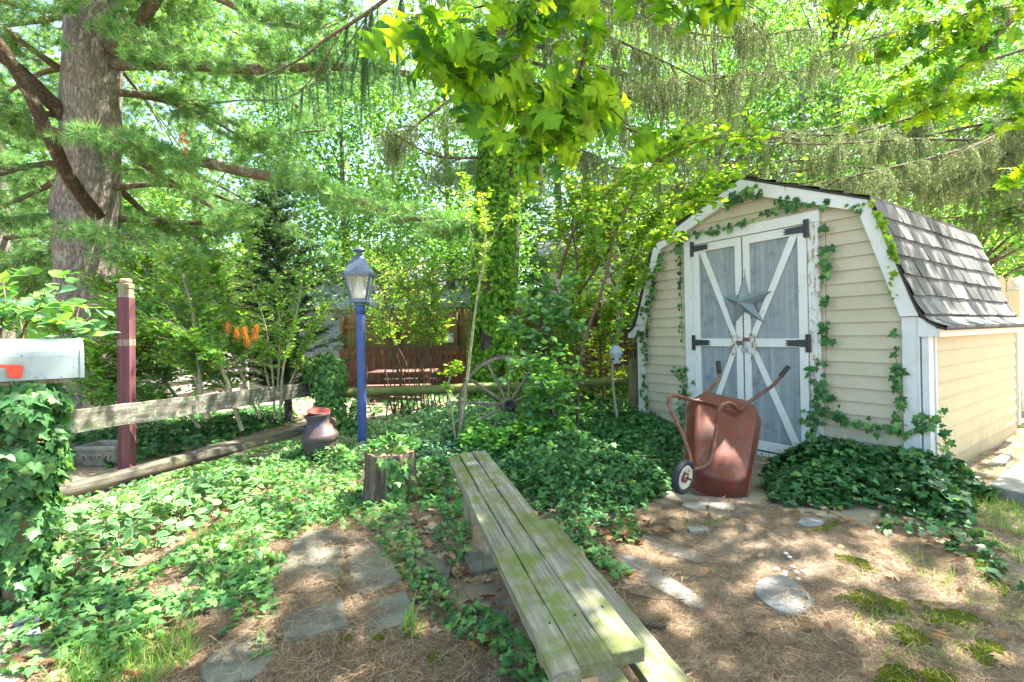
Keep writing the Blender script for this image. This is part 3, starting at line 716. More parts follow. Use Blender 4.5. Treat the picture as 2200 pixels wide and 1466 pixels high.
left = [zl(1484, 998, .30), zl(1481, 975, .24), zl(1462, 925, .27), zl(1440, 878, .33), zl(1437, 858, .36), zl(1450, 850, .34), zl(1480, 858, .25), zl(1499, 861, .18), zl(1514, 847, .14), zl(1543, 818, .06), zl(1546, 808, .07), zl(1543, 779, .16)]
for path in (right, left):
    mb = MB(); cpath = bez(path, 60); mb.tube(cpath, tb, 10); h_ = wb.part('handle', mb, rusttube)
    mb = MB(); q = nrm(path[-1] - path[-2]); mb.tube([path[-1] - q * .10, path[-1] - q * .09, path[-1] + q * .01, path[-1] + q * .016], [.018, .021, .021, .014], 10); wb.part('grip', mb, gripm, 0, h_)
mb = MB(); mb.tube(bez([left[7], (left[7]+right[7])/2 + n2_*.0, right[7]], 8), .013, 8, flat=.5); wb.part('cross_brace', mb, rusttube)
# wheel
wc = zl(1469, 1025, .30); wr = .125
wax = nrm(s2 * .85 + np.array([-.1, -.55, .05])); 
mb = MB(); mb.lathe([(wr-.034, -.018), (wr-.012, -.026), (wr-.002, -.016), (wr, 0), (wr-.002, .016), (wr-.012, .026), (wr-.034, .018), (wr-.036, 0), (wr-.034, -.018)], wc, wax, 40)
wh = wb.part('wheel', mb, tyre)
mb = MB(); mb.lathe([(wr-.036, .012), (wr-.042, .020), (wr-.055, .016), (.042, .004), (.018, .018), (0, .020)], wc, wax, 40); mb.lathe([(0, -.020), (.018, -.018), (.042, -.004), (wr-.055, -.016), (wr-.042, -.020), (wr-.036, -.012)], wc, wax, 40)
wb.part('wheel_disc', mb, rimcream, 0, wh)
fx = nrm(np.cross(wax, ZZ)); fy = np.cross(fx, wax)
for sg in (1, -1):
    mb = MB(); ang = [0, 40, 75, 120, 150, 200, 235, 290, 330]; rr = [.058, .045, .062, .04, .06, .05, .063, .042, .055]
    mb.add([wc + wax * sg * .013 + (fx * math.cos(math.radians(a)) + fy * math.sin(math.radians(a))) * r * .85 for a, r in zip(ang, rr)] + [wc + wax * sg * .021], [((i+1) % 9, i, 9) if sg < 0 else (i, (i+1) % 9, 9) for i in range(9)])
    wb.part('rust_patch', mb, rustred, 0, wh)
mb = MB(); mb.tube([wc - wax * .07, wc + wax * .07], .009, 8); wb.part('axle', mb, rusttube)

# ------------------------------------------------------------------ lamp post
lb = gr(779, 965); lb = np.array([lb[0], lb[1], 0.]); LZ = lb[1]
lamp = Thing('lamp_post', lb, 'blue garden lamp post with black four sided lantern beside the stump', 'lamp')
def hz(px_, py_): return float(at(px_, py_, LZ)[2])
pole_top = hz(774, 657); lean = at(774, 657, LZ) - lb; lean[2] = 0
mb = MB(); mb.tube([lb - ZZ * .05, lb + lean * .5 + ZZ * pole_top * .5, lb + lean + ZZ * pole_top], .047, 20); lamp.part('pole', mb, bluepole)
lc = lb + lean; axl = nrm(lean + ZZ * pole_top)
mb = MB(); z0 = pole_top; mb.lathe([(.05, -.09), (.053, -.09), (.053, -.005), (.05, 0)], lc + ZZ * z0, axl, 20); lamp.part('collar', mb, bluepole)
mb = MB(); q2 = math.sqrt(2)
LH = hz(771, 589) - z0
def sq(prof, mi=0, mb=mb): mb.lathe([(r * q2, h) for r, h in prof], lc + ZZ * z0, axl, 4, mi, square=True, ex=(1, .12, 0), smooth=False)
mb.lathe([(.05, -.01), (.07, .0), (.06, .018), (.075, .026), (.085, .04)], lc + ZZ * z0, axl, 20)
sq([(.088, .035), (.088, .055), (.075, .055)]); sq([(0, .055), (.075, .055)])
lantern = lamp.part('lantern_base', mb, lampmetal, .002)
ex_ = nrm(np.array([1, .12, 0])); ey_ = np.cross(ZZ, ex_)
def lp(x, y, h): return lc + ZZ * z0 + axl * h + ex_ * x + ey_ * y
mb = MB(); b0, t0 = .073, .134
for sx, sy in ((1,1),(1,-1),(-1,1),(-1,-1)):
    mb.tube([lp(sx*b0, sy*b0, .05), lp(sx*t0, sy*t0, LH)], .013, 4, smooth=False)
for sx, sy in ((0,1),(0,-1),(1,0),(-1,0)):
    for w, h in ((b0, .062), (t0, LH-.005)):
        c_ = lp(sx*w, sy*w, h); mb.obox(c_, (ex_ if sy else ey_) * w, (ey_ if sy else ex_) * .010, axl * .012)
lamp.part('lantern_frame', mb, lampmetal, 0)
mb = MB()
for sx, sy in ((0,1),(0,-1),(1,0),(-1,0)):
    e1 = ex_ if sy else ey_; q = [lp(sx*b0, sy*b0, .065) - e1 * b0 * .93, lp(sx*b0, sy*b0, .065) + e1 * b0 * .93, lp(sx*t0, sy*t0, LH-.012) + e1 * t0 * .93, lp(sx*t0, sy*t0, LH-.012) - e1 * t0 * .93]
    mb.add(q, [(0,1,2,3)])
lamp.part('glass_pane', mb, glassm)
mb = MB(); mb.lathe([(0, .06), (.05, .06), (.068, .10), (.066, .15), (.05, .20), (.035, .25), (.03, LH-.03)], lc + ZZ*z0, axl, 20); lamp.part('bulb', mb, frost)
mb = MB(); T = LH
mb2 = mb
mb.lathe([(t0*q2*1.07, T-.012), (t0*q2*1.07, T+.012), (t0*q2*.98, T+.035), (.070*q2, T+.165), (.0, T+.166)], lc + ZZ*z0, axl, 4, square=True, ex=(1,.12,0), smooth=False)
mb.lathe([(.072, T+.16), (.074, T+.172), (.060, T+.178), (.046, T+.205), (.028, T+.215), (.030, T+.235), (.040, T+.242), (.070, T+.255), (.070, T+.264), (.048, T+.284), (.012, T+.300), (.008, T+.315), (0, T+.318)], lc + ZZ*z0, axl, 20)
lamp.part('lantern_roof', mb, lampmetal)

# ------------------------------------------------------------------ milk can with a pot in its mouth
cb = gr(694, 990); cb[2] = 0.; cz = cb[1]; can = Thing('milk_can', cb, 'rusty blue and brown milk can standing in ivy by the fence', 'milk can')
cax = nrm(np.array([-.09, -.02, 1])); k_ = cz / 1000.
def cy_(py): return (990 - py) * k_
prof = [(.0, 0), (.155, 0), (.163, .02), (.163, cy_(946)), (.163, cy_(945)), (.176, cy_(944.5)), (.177, cy_(944)), (.178, cy_(938)), (.174, cy_(934)), (.165, cy_(931)), (.162, cy_(930.5)), (.135, cy_(916)), (.11, cy_(910)), (.105, cy_(903)), (.112, cy_(897)), (.125, cy_(892)), (.128, cy_(889)), (.120, cy_(888)), (.10, cy_(900)), (.0, cy_(905))]
mb = MB(); mb.lathe(prof, cb, cax, 40); can.part('can_body', mb, canrust)
for sg, up_ in ((-1, .0), (1, .02)):
    bp = cb + cax * cy_(918) + np.array([sg * .12, -.05 if sg < 0 else .02, .0])
    if sg < 0: pth = [bp + np.array([.03, -.03, .0]), bp + np.array([-.05, -.05, .02]), bp + np.array([-.07, -.02, .015]), bp + np.array([-.01, .05, .005])]
    else: pth = [bp + np.array([-.01, 0, -.03]), bp + np.array([.03, 0, .0]), bp + np.array([.03, 0, .06]), bp + np.array([-.005, 0, .085])]
    mb = MB(); mb.tube(bez(pth, 12), .010, 8, flat=1.6); can.part('handle', mb, canrust)
pot = Thing('rusty_pot', cb + cax * cy_(905), 'dark red rusty pot sitting tilted in the mouth of the milk can', 'pot')
pax = nrm(np.array([.12, -.12, 1])); pb = cb + cax * cy_(899)
mb = MB(); mb.lathe([(0, 0), (.075, 0), (.09, .02), (.105, .078), (.112, .08), (.110, .086), (.10, .082), (.085, .03), (0, .028)], pb, pax, 32); pot.part('pot_body', mb, potred)
mb = MB(); mb.lathe([(.0, .045), (.088, .043)], pb, pax, 20); pot.part('pot_soil', mb, soilm)

# ------------------------------------------------------------------ stump
sb = (gr(770, 1088) + gr(885, 1082)) / 2 + np.array([0, .16, 0]); sb[2] = 0
stump = Thing('tree_stump', sb, 'dark weathered tree stump with ivy trailing over its top', 'stump')
R0 = .20; sh = .36; n = 72; mb = MB(); vs = []; hs = [-.04, .02, .1, .2, .28, sh-.012, sh]
for h in hs:
    for j in range(n):
        a = 2*math.pi*j/n; r = R0 * (1.12 - .18 * min(1, h/.15) + .04 * mnoise.noise(Vector((math.cos(a)*2, math.sin(a)*2, h))) )
        r += .012 * mnoise.noise(Vector((math.cos(a)*9, math.sin(a)*9, h*1.5))) - .03 * max(0, mnoise.noise(Vector((math.cos(a)*5, math.sin(a)*5, h*.8+9))) - .12)*2
        if h == sh: r -= .008
        hh = h + (.02 * mnoise.noise(Vector((math.cos(a)*2, math.sin(a)*2, 5))) if h > .25 else 0)
        vs.append(sb + np.array([math.cos(a)*r, math.sin(a)*r, hh]))
mb.add(vs, [(i*n+j, i*n+(j+1) % n, (i+1)*n+(j+1) % n, (i+1)*n+j) for i in range(len(hs)-1) for j in range(n)], 0, True)
stump.part('stump_side', mb, stumpside)
mb = MB(); top = vs[-n:]; rings = []
for f_ in (1., .75, .5, .25): rings += [sb + np.array([(p-sb)[0]*f_, (p-sb)[1]*f_, (p-sb)[2] - (.012 if f_ < 1 else 0) - .01*(1-f_)]) for p in top]
rings.append(sb + np.array([0, 0, sh-.025])); mb.add(rings, [(i*n+j, i*n+(j+1) % n, (i+1)*n+(j+1) % n, (i+1)*n+j) for i in range(3) for j in range(n)] + [(3*n+j, 3*n+(j+1) % n, 4*n) for j in range(n)])
stump.part('cut_top', mb, rawwood)

# ------------------------------------------------------------------ plank bench in the foreground
hB = .42
nl, nr2, fl, fr_ = gr(1188, 1448, hB), gr(1386, 1392, hB), gr(962, 983, hB), gr(1044, 967, hB)
bdir = nrm((fl - nl + fr_ - nr2)); bw = nrm(np.cross(bdir, ZZ))
bench = Thing('plank_bench', ((nl+fr_)/2 * np.array([1, 1, 0])), 'long mossy grey wooden plank bench running away from the camera', 'bench')
cuts = [0, .285, .63, 1.]; TB = np.array([0, 0, .019])
for i in range(3):
    ca, cb2 = cuts[i] + (.003 if i else 0), cuts[i+1] - (.003 if i < 2 else 0)
    A0, A1 = nl + (nr2-nl)*ca, nl + (nr2-nl)*cb2; B0, B1 = fl + (fr_-fl)*ca, fl + (fr_-fl)*cb2
    e0 = (-.005, .0, .006)[i]; e1 = (.0, .03, .01)[i]
    mb = MB(); A = (A0+A1)/2 - TB + bdir*e0; B = (B0+B1)/2 - TB + bdir*e1
    plank(mb, A, B, bw*(np.linalg.norm((A1-A0) @ bw)/2), TB, 40, .004, 3+i*7)
    bench.part('seat_plank', mb, benchwood, .003, along=bdir)
    for t_ in (.09, .93):
        mb = MB(); q = A + (B-A)*t_ + TB + ZZ*.0045; mb.lathe([(.0035, -.004), (.003, 0), (0, .0005)], q + bw*.02, ZZ, 8); bench.part('nail_head', mb, blackmetal)
for t_ in (.075, .93):
    q = (nl + nr2)/2 + ((fl+fr_)/2 - (nl+nr2)/2) * t_
    mb = MB(); q0 = q - ZZ*(hB+.02); plank(mb, q0, q - ZZ*.040, bw*.055, bdir*.02, 6, .002, t_*9); bench.part('leg', mb, rawwood if t_ < .5 else postwood, .003)
    mb = MB(); plank(mb, q - bw*.115 - ZZ*.065, q + bw*.115 - ZZ*.065, ZZ*.028, bdir*.019, 4, .002); bench.part('cross_piece', mb, postwood)
# low bench alongside
h2 = .20; r_n, r_f = gr(1490, 1466, h2), gr(1190, 1114, h2); d2 = nrm(r_f - r_n); w2 = nrm(np.cross(d2, ZZ)); r_n = r_n - d2*.25
low = Thing('low_bench', (r_n+r_f)/2*np.array([1,1,0]), 'lower mossy bench of two boards half hidden under the long plank bench', 'bench')
for off, s_ in ((.065, 2), (.245, 5)):
    mb = MB(); plank(mb, r_n - w2*off - ZZ*.02, r_f - w2*(off) - ZZ*.02 - d2*(.0 if off < .1 else .12), w2*.063, ZZ*.02, 30, .004, s_); low.part('seat_plank', mb, benchwood, .003, along=d2)
for t_ in (.2, .85):
    q = r_n + (r_f-r_n)*t_ - w2*.155 - ZZ*.085
    mb = MB(); plank(mb, q - w2*.13, q + w2*.13, ZZ*.043, d2*.02, 4, .002); low.part('cross_piece', mb, postwood)
    for sg in (-1, 1):
        mb = MB(); q3 = q + w2*.08*sg; mb.obox(q3 - ZZ*.045 + d2*.045, w2*.03, d2*.022, ZZ*.075); low.part('leg', mb, postwood)

# ------------------------------------------------------------------ split rail fence
def log(a, b, r, seed, flat=.8, n=14, k=26, sag=0., ends=.75):
    a, b = np.asarray(a, float), np.asarray(b, float); pts = []; rr = []
    for i in range(k + 1):
        t = i / k; o = np.array([0, mnoise.noise(Vector((t*4, seed, 0))), mnoise.noise(Vector((t*4, seed, 9)))]) * r * .5
        pts.append(a + (b-a)*t + o - ZZ*sag*math.sin(math.pi*t)); e = min(1, ends + (1-ends)*min(t, 1-t)*9)
        rr.append(r * e * (1 + .10*mnoise.noise(Vector((t*7, seed, 4)))))
    mb = MB(); mb.tube(pts, rr, n, True, 0, flat, .25, True, seed); return mb
fence = Thing('split_rail_fence', gr(700, 905)*np.array([1,1,0]), 'weathered split rail fence with a lichen spotted plank and mossy round rails', 'fence')
pA, pB = at(112, 912, 3.42), at(668, 836, 6.15)
mb = MB(); plank(mb, pA, pB, ZZ*.088 * 1.0, nrm(np.cross(nrm(pB-pA), ZZ))*.018, 40, .012, 3); fence.part('rail', mb, railwood, .004, label='broad grey plank rail crusted with pale lichen', along=nrm(pB-pA))
fence.part('rail', log(at(20, 1083, 3.30), at(660, 926, 6.15), .080, 5, .75), darkrail, label='thick dark grey bottom rail nearly on the ground', along=nrm(at(662,932,6.15)-at(20,1092,3.3)))
fence.part('rail', log(at(700, 846, 6.35), at(1352, 821, 6.62), .075, 8, .85), greenrail, label='round mossy green rail behind the lamp post', along=(1,.04,0))
fence.part('rail', log(at(725, 925, 6.3), at(1020, 912, 6.4), .06, 12, .85), greenrail, along=(1,.04,0))
fence.part('rail', log(at(1185, 893, 6.6), at(1352, 890, 6.64), .05, 14, .85), railwood, along=(1,.04,0))
def post(px0, pybase, pytop, Z, r, seed, m=postwood):
    a = at(px0, pybase, Z); a[2] = -.08; b = at(px0, pytop, Z); b[0] = at(px0, pytop, Z)[0]
    return log(a, b, r, seed, .9, 16, 14, 0, .96)
fence.part('post', post(1363, 905, 772, 6.55, .092, 2), postwood)
fence.part('post', post(703, 905, 775, 6.25, .085, 6), postwood)
fence.part('post', post(60, 1100, 850, 3.32, .075, 9), postwood)

# mailbox on its ivy covered post
mx0, mx1 = at(-330, 772, 1.86), at(174, 768, 2.40); mdir = nrm((mx1-mx0)*np.array([1,1,0])); mside = nrm(np.cross(mdir, ZZ))
mx0 = mx1 - mdir*.50; mx0[2] = mx1[2] + .004; hm = .098; wm_ = .083
box_ = Thing('mailbox', (mx0+mx1)/2 - ZZ*hm, 'white metal mailbox with red flag on an ivy covered post at the left edge', 'mailbox')
def mprof(g_=0.): return [(-wm_-g_, -hm-g_), (wm_+g_, -hm-g_)] + [((wm_+g_)*math.cos(a), (hm-wm_) + (wm_+g_)*math.sin(a)) for a in np.linspace(0, math.pi, 15)]
def mloft(mb, st, mi=0, cap=True):
    k = len(mprof()); vs = []
    for c, g_ in st: vs += [c + mside*x + ZZ*z for x, z in mprof(g_)]
    mb.add(vs, [(i*k+j, i*k+(j+1) % k, (i+1)*k+(j+1) % k, (i+1)*k+j) for i in range(len(st)-1) for j in range(k)])
    if cap: mb.add(vs[:k], [tuple(range(k))]); mb.add(vs[-k:], [tuple(range(k))[::-1]])
mb = MB(); mloft(mb, [(mx0, 0), (mx1 - mdir*.012, 0)]); box_.part('box_body', mb, mailm)
mb = MB(); mloft(mb, [(mx1 - mdir*.016, .0035), (mx1, .0035)]); box_.part('box_door', mb, mailm, .0015)
fs_ = mx1 - mdir*.40; near = mside * (wm_ + .004) * (1 if (mside @ -mx1) > 0 else -1)
fb = zc = None
def onbox(px_, py_, off=.006):
    nn = nrm(near); q0 = mx1 + near + nn*off; r = ray(px_, py_); e = np.array([0, 0, EYE]); t = ((q0-e) @ nn) / (r @ nn); return e + r*t
fl_ = [onbox(*p) for p in ((-80, 783), (44, 784), (51, 789), (46, 812), (18, 812), (12, 791), (-80, 790))]
mb = MB(); nn = nrm(near); mb.add(fl_ + [p - nn*.004 for p in fl_], [tuple(range(7)), tuple(range(13, 6, -1))] + [(i, (i+1) % 7, 7+(i+1) % 7, 7+i) for i in range(7)]); box_.part('flag', mb, mailred)
for p in ((38, 812), (78, 811), (132, 810), (47, 765)):
    mb = MB(); q = onbox(p[0], p[1], .001); mb.lathe([(.003, 0), (.002, .002), (0, .002)], q, nn, 8); box_.part('screw', mb, blackmetal)
mp = mx1 - mdir*.24 - ZZ*hm; mpost = Thing('mailbox_post', (mp[0], mp[1], 0), 'wooden post under the mailbox wrapped thickly in ivy', 'post')
mb = MB(); mb.obox((mp[0], mp[1], mp[2]/2 - .03), mdir*.05, mside*.05, ZZ*(mp[2]/2+.028)); mb.obox((mp[0], mp[1], mp[2]-.011), mdir*.19, mside*.07, ZZ*.010); mpost.part('post_beam', mb, postwood)

# plum coloured post with a notched top
rp = at(273, 1040, 4.1); rp[2] = 0; top_h = float(at(272, 640, 4.1)[2])
rpost = Thing('plum_post', rp, 'plum red stained square post with carved raw wood top behind the plank rail', 'post')
ang = .22; pe, pf = np.array([math.cos(ang), math.sin(ang), 0]), np.array([-math.sin(ang), math.cos(ang), 0]); w_ = .048
ln = at(272, 640, 4.1) - at(273.5, 1000, 4.1); ln = np.array([ln[0], 0, 0]) / (top_h)
mb = MB(); mb.obox(rp + ZZ*(top_h/2-.03) + ln*top_h/2, pe*w_, pf*w_, ZZ*(top_h/2+.03) + ln*top_h/2); rpost.part('post_shaft', mb, plumpost, .004)
tp = rp + ln*top_h + ZZ*top_h
mb = MB(); mb.lathe([(w_*1.40, 0.001), (w_*1.25, .02), (w_*1.22, .075), (w_*1.38, .082), (w_*1.38, .118), (w_*1.15, .124), (w_*.80, .130)], tp, ZZ, 4, square=True, ex=pe, smooth=False); rpost.part('post_cap', mb, postwood, .003)
mb = MB(); mb.lathe([(w_*.8, .128), (w_*.92, .135), (w_*.92, .155), (w_*.8, .166), (0, .167)], tp, ZZ, 20); rpost.part('cap_disc', mb, rawwood)
mb = MB(); mb.obox(rp + ZZ*1.235 + ln*1.235, pe*(w_+.0008), pf*(w_+.0008), ZZ*.028); rpost.part('worn_band', mb, wheelwood)

# ------------------------------------------------------------------ wagon wheel, bird ornament, feeder
hub = at(1092, 870, 5.35); Rw = .565
whl = Thing('wagon_wheel', np.array([hub[0], hub[1], 0]), 'old grey wooden wagon wheel standing in ivy before the rail fence', 'wagon wheel')
wa = nrm(np.array([.10, -1, .13])); we = nrm(np.cross(wa, ZZ)); wf = np.cross(we, wa)
if wf[2] < 0: wf = -wf
def wp(a, r, d=0): return hub + (we*math.cos(a) + wf*math.sin(a))*r + wa*d
mb = MB(); k = 64; sec = [(-.032, -.022), (.0, -.024), (.006, 0), (.0, .024), (-.032, .022)]; m = len(sec)
mb.add([wp(2*math.pi*i/k, Rw + s_[0] + .004*mnoise.noise(Vector((i*.6, s_[0]*60, 0))), s_[1]) for i in range(k) for s_ in sec], [(i*m+j, i*m+(j+1) % m, ((i+1) % k)*m+(j+1) % m, ((i+1) % k)*m+j) for i in range(k) for j in range(m)])
whl.part('rim', mb, wheelwood)
mb = MB(); mb.add([wp(2*math.pi*i/k, Rw + q_[0], q_[1]) for i in range(k) for q_ in ((.007, -.02), (.011, -.02), (.011, .02), (.007, .02))], [(i*4+j, i*4+(j+1) % 4, ((i+1) % k)*4+(j+1) % 4, ((i+1) % k)*4+j) for i in range(k) for j in range(4)]); whl.part('iron_tyre', mb, rusttube)
for i in range(12):
    a = math.radians(95 + 30*i); mb = MB(); mb.tube([wp(a, .06), wp(a, .2), wp(a, .4), wp(a, Rw-.03)], [.021, .019, .016, .017], 8); whl.part('spoke', mb, wheelwood)
mb = MB(); mb.lathe([(0, -.09), (.05, -.09), (.062, -.06), (.085, -.03), (.085, .03), (.062, .07), (.055, .12), (.032, .12), (.03, .08), (0, .08)], hub, wa, 20); whl.part('hub', mb, wheelwood)
mb = MB(); mb.lathe([(.057, .10), (.061, .10), (.061, .125), (.03, .126), (.03, .09), (0, .09)], hub, wa, 20); whl.part('hub_band', mb, blackmetal)

bb = at(1186, 868, 5.1); bird = Thing('bird_ornament', bb - ZZ*.06, 'small blue and white garden bird ornament in the plants right of the wagon wheel', 'ornament')
mb = MB(); mb.lathe([(0, -.06), (.012, -.05), (.032, -.02), (.042, .02), (.036, .05), (.015, .07), (0, .072)], bb, nrm(np.array([1, -.1, .35])), 16); bird.part('bird_body', mb, whitegl)
mb = MB(); mb.lathe([(0, -.032), (.022, -.024), (.033, 0), (.024, .022), (0, .032)], bb + np.array([.05, -.01, .045]), ZZ, 16); bird.part('bird_head', mb, bluebird)
mb = MB(); mb.tube([bb + np.array([.078, -.012, .043]), bb + np.array([.105, -.014, .038])], [.009, .002], 6); bird.part('beak', mb, orangem)
for sg in (-1, 1):
    mb = MB(); mb.tube([bb + np.array([.03, .034*sg, .02]), bb + np.array([-.02, .04*sg, 0]), bb + np.array([-.09, .02*sg, -.03])], [.012, .022, .004], 8, flat=.4); bird.part('wing', mb, bluebird)
mb = MB(); mb.tube([bb - ZZ*.03, bb - ZZ*.35], .005, 6); bird.part('stake', mb, rusttube)

fe = at(1324, 781, 5.5); feeder = Thing('bird_feeder', fe, 'grey dome topped bird feeder hanging on the thin sapling by the shed', 'bird feeder')
kf = 5.5/1000
mb = MB(); mb.lathe([(0, 0), (.050, .0), (.056, .012), (.064, 22*kf*.9), (.066, 24*kf*.9), (0, 24*kf*.9)], fe, ZZ, 24); feeder.part('seed_body', mb, feederm)
mb = MB(); mb.lathe([(.078, 22*kf*.9), (.080, 25*kf*.9), (.072, 29*kf), (.055, 34*kf), (.03, 38*kf), (0, 39.5*kf)], fe, ZZ, 24); feeder.part('dome_roof', mb, feederm)
for a in (0.6, 2.2, 3.9, 5.3):
    mb = MB(); c_ = fe + np.array([math.cos(a)*.062, math.sin(a)*.062, .055]); mb.lathe([(.017, -.002), (.017, .004), (.012, .005), (0, .003)], c_, (math.cos(a), math.sin(a), 0), 12); feeder.part('perch_ring', mb, darkpaint)
mb = MB(); mb.tube([fe + ZZ*39*kf, fe + ZZ*52*kf], .002, 5); feeder.part('hanging_wire', mb, blackmetal)

# scrolled planter behind the rail
pc = at(232, 1000, 4.75); pc[2] = 0.; kz = 4.75/1000
planter = Thing('stone_planter', pc, 'weathered cast stone planter with scroll relief behind the plum post', 'planter')
pzt = float(at(238, 952, 4.75)[2]); hw_ = .31
mb = MB(); q2 = 1.
prof4 = [(.235, 0), (.25, .02), (.25, .045), (.255, .06), (.285, pzt-.06), (.31, pzt-.035), (.31, pzt), (.275, pzt), (.255, pzt-.07)]
vs = []; 
for r, h in [(r*.66, h) for r, h in prof4]:
    for sx, sy in ((-1,-1),(1,-1),(1,1),(-1,1)): vs.append(pc + np.array([sx*r, sy*(r-.05), h]))
mb.add(vs, [(i*4+j, i*4+(j+1) % 4, (i+1)*4+(j+1) % 4, (i+1)*4+j) for i in range(len(prof4)-1) for j in range(4)]); planter.part('planter_body', mb, planterm, .006)
mb = MB(); mb.box(pc[0]-.165, pc[0]+.165, pc[1]-.115, pc[1]+.115, pzt-.10, pzt-.06); planter.part('planter_soil', mb, soilm)
for sg in (-1, 1):
    for k0 in (.05, .12):
        sp = []
        for i in range(26):
            a = i/25*4.6; r = .034*(1-i/32); sp.append(pc + np.array([sg*(k0 - r*math.cos(a)*1.), -.140, pzt*.45 + r*math.sin(a)]))
        mb = MB(); mb.tube(sp, .008, 6); planter.part('scroll', mb, planterm)

# ------------------------------------------------------------------ flagstones
def stone(name, pxs, mat, label, th=.03, cat='stepping stone', grp='flat stones set in the ground', sub=True, lift=.012):
    P = [gr(*p)[:2] for p in pxs]; c = np.mean(P, 0)
    if len(P) > 4:
        Q_ = []
        for i in range(len(P)):
            a, b = P[i], P[(i+1) % len(P)]; Q_ += [a*.78 + b*.22, a*.22 + b*.78]
        P = Q_
    o = []; n = len(P)
    for i in range(n):
        a, b = P[i], P[(i+1) % n]; L_ = np.linalg.norm(b-a); k = max(2, int(L_/.05))
        for j in range(k):
            q = a + (b-a)*j/k; nn_ = np.array([-(b-a)[1], (b-a)[0]])/L_
            o.append(q + nn_*.012*mnoise.noise(Vector((q[0]*9, q[1]*9, 3))))
    mb = MB(); m = len(o); rings = []
    for f_, h in ((1.0, -th), (1.0, lift-.008), (.975, lift), (.6, lift+.002)):
        for q in o:
            p = c + (q-c)*f_; rings.append((p[0], p[1], float(gz(c[0], c[1])) + h + .004*mnoise.noise(Vector((p[0]*5, p[1]*5, 1))) + .004))
    mb.add(rings, [(i*m+j, i*m+(j+1) % m, (i+1)*m+(j+1) % m, (i+1)*m+j) for i in range(3) for j in range(m)] + [tuple(range(3*m, 4*m))])
    return solo(name, mb, mat, (c[0], c[1], 0), label, cat, grp)
stone('flagstone', [(599,1347),(736,1298),(749,1363),(612,1402)], flag, 'green grey flagstone left of the mossy joint, beside the first ivy strip')
stone('flagstone', [(752,1310),(871,1277),(900,1339),(765,1388)], flag, 'green grey flagstone with an oak leaf nearest the ivy strip and grass tuft')
stone('flagstone', [(640,1152),(736,1142),(736,1288),(575,1338),(590,1270)], flag, 'needle strewn flagstone left of the moss line in the path')
stone('flagstone', [(745,1142),(815,1145),(862,1255),(748,1300)], flag, 'needle strewn flagstone behind the pine cone in the path')
stone('flagstone', [(425,1448),(552,1350),(600,1405),(560,1466),(450,1500)], flag, 'grey flagstone at the bottom edge partly covered by needles')
stone('flagstone', [(862,1154),(938,1150),(975,1183),(964,1259),(891,1230)], flag, 'flagstone between the two ivy strips left of the plank bench')
stone('flagstone', [(995,1195),(1050,1182),(1070,1222),(1010,1235)], flag, 'small flagstone tucked against the left side of the plank bench')
stone('concrete_strip', [(1313,1190),(1367,1195),(1440,1240),(1530,1300),(1500,1312),(1420,1270),(1345,1221)], conc, 'long pale concrete strip in the needles right of the bench', lift=.008)
stone('flagstone', [(1629,1252),(1684,1243),(1735,1277),(1757,1306),(1709,1334),(1655,1317),(1620,1280)], flag2, 'rounded pale grey stone alone in the open needle floor', lift=.014)
stone('flagstone', [(1713,1125),(1745,1121),(1773,1127),(1762,1143),(1715,1141)], flag2, 'small grey stone beside moss before the ivy mound', lift=.02)
stone('flagstone', [(1455,1084),(1520,1077),(1622,1095),(1604,1112),(1509,1108)], conc, 'pale flat stone just in front of the wheelbarrow', lift=.008)
stone('flagstone', [(1345,1132),(1425,1150),(1520,1186),(1512,1206),(1447,1188),(1350,1150)], conc, 'long pale stone half buried between wheelbarrow and concrete strip', lift=.006)
stone('flagstone', [(1474,1133),(1520,1133),(1524,1143),(1480,1144)], conc, 'tiny pale stone showing between the needles', lift=.01)
stone('dark_slate', [(175,1275),(265,1270),(232,1320),(180,1318)], slate, 'dark slate slab lying in the ivy at lower left', lift=.03)
stone('dark_slate', [(30,1355),(85,1335),(90,1380),(40,1385)], slate, 'dark slate piece in the ivy near the left edge', lift=.03)
stone('pale_stone', [(2125,1062),(2215,990),(2330,1020),(2250,1095)], conc, 'sunlit pale slab at the right edge beyond the ivy', .05, lift=.05)
stone('edging_stone', [(2120,1006),(2150,985),(2175,985),(2160,1005)], conc, 'small pale stone beside the sunny shed wall', .04, lift=.03)

# stacked boards and timber at the far right
def lumber(px0, py0, px1, py1, Z0, Z1, w, t, mat, label, name='board'):
    a, b = at(px0, py0, Z0), at(px1, py1, Z1); d = nrm(b-a); mb = MB(); plank(mb, a, b, nrm(np.cross(d, ZZ))*w, ZZ*t, 8, .002)
    return solo(name, mb, mat, (a+b)/2, label, 'board', 'loose boards behind the shed', along=d)
lumber(2150, 915, 2330, 906, 5.6, 5.7, .05, .04, postwood, 'grey timber end lying at the far corner of the shed', 'timber')
lumber(2188, 828, 2400, 826, 7.3, 7.4, .10, .02, rawwood, 'topmost pale board of the stack at the right edge')
lumber(2186, 843, 2400, 841, 7.3, 7.4, .12, .02, conc, 'middle whitish board of the stack at the right edge')
lumber(2190, 860, 2400, 858, 7.3, 7.4, .11, .03, greyfence, 'bottom grey board of the stack at the right edge')
sl_ = at(1700, 1012, 4.05)
mb = MB(); plank(mb, S(1.25, -.30, -.07), S(.55, -.42, -.05), ZZ*.03, Vv*.02, 8, .003); solo('timber', mb, rawwood, tuple(S(.9, -.36, -.05)), 'yellowed timber lying under the shed doors behind the wheelbarrow', 'board', along=U)

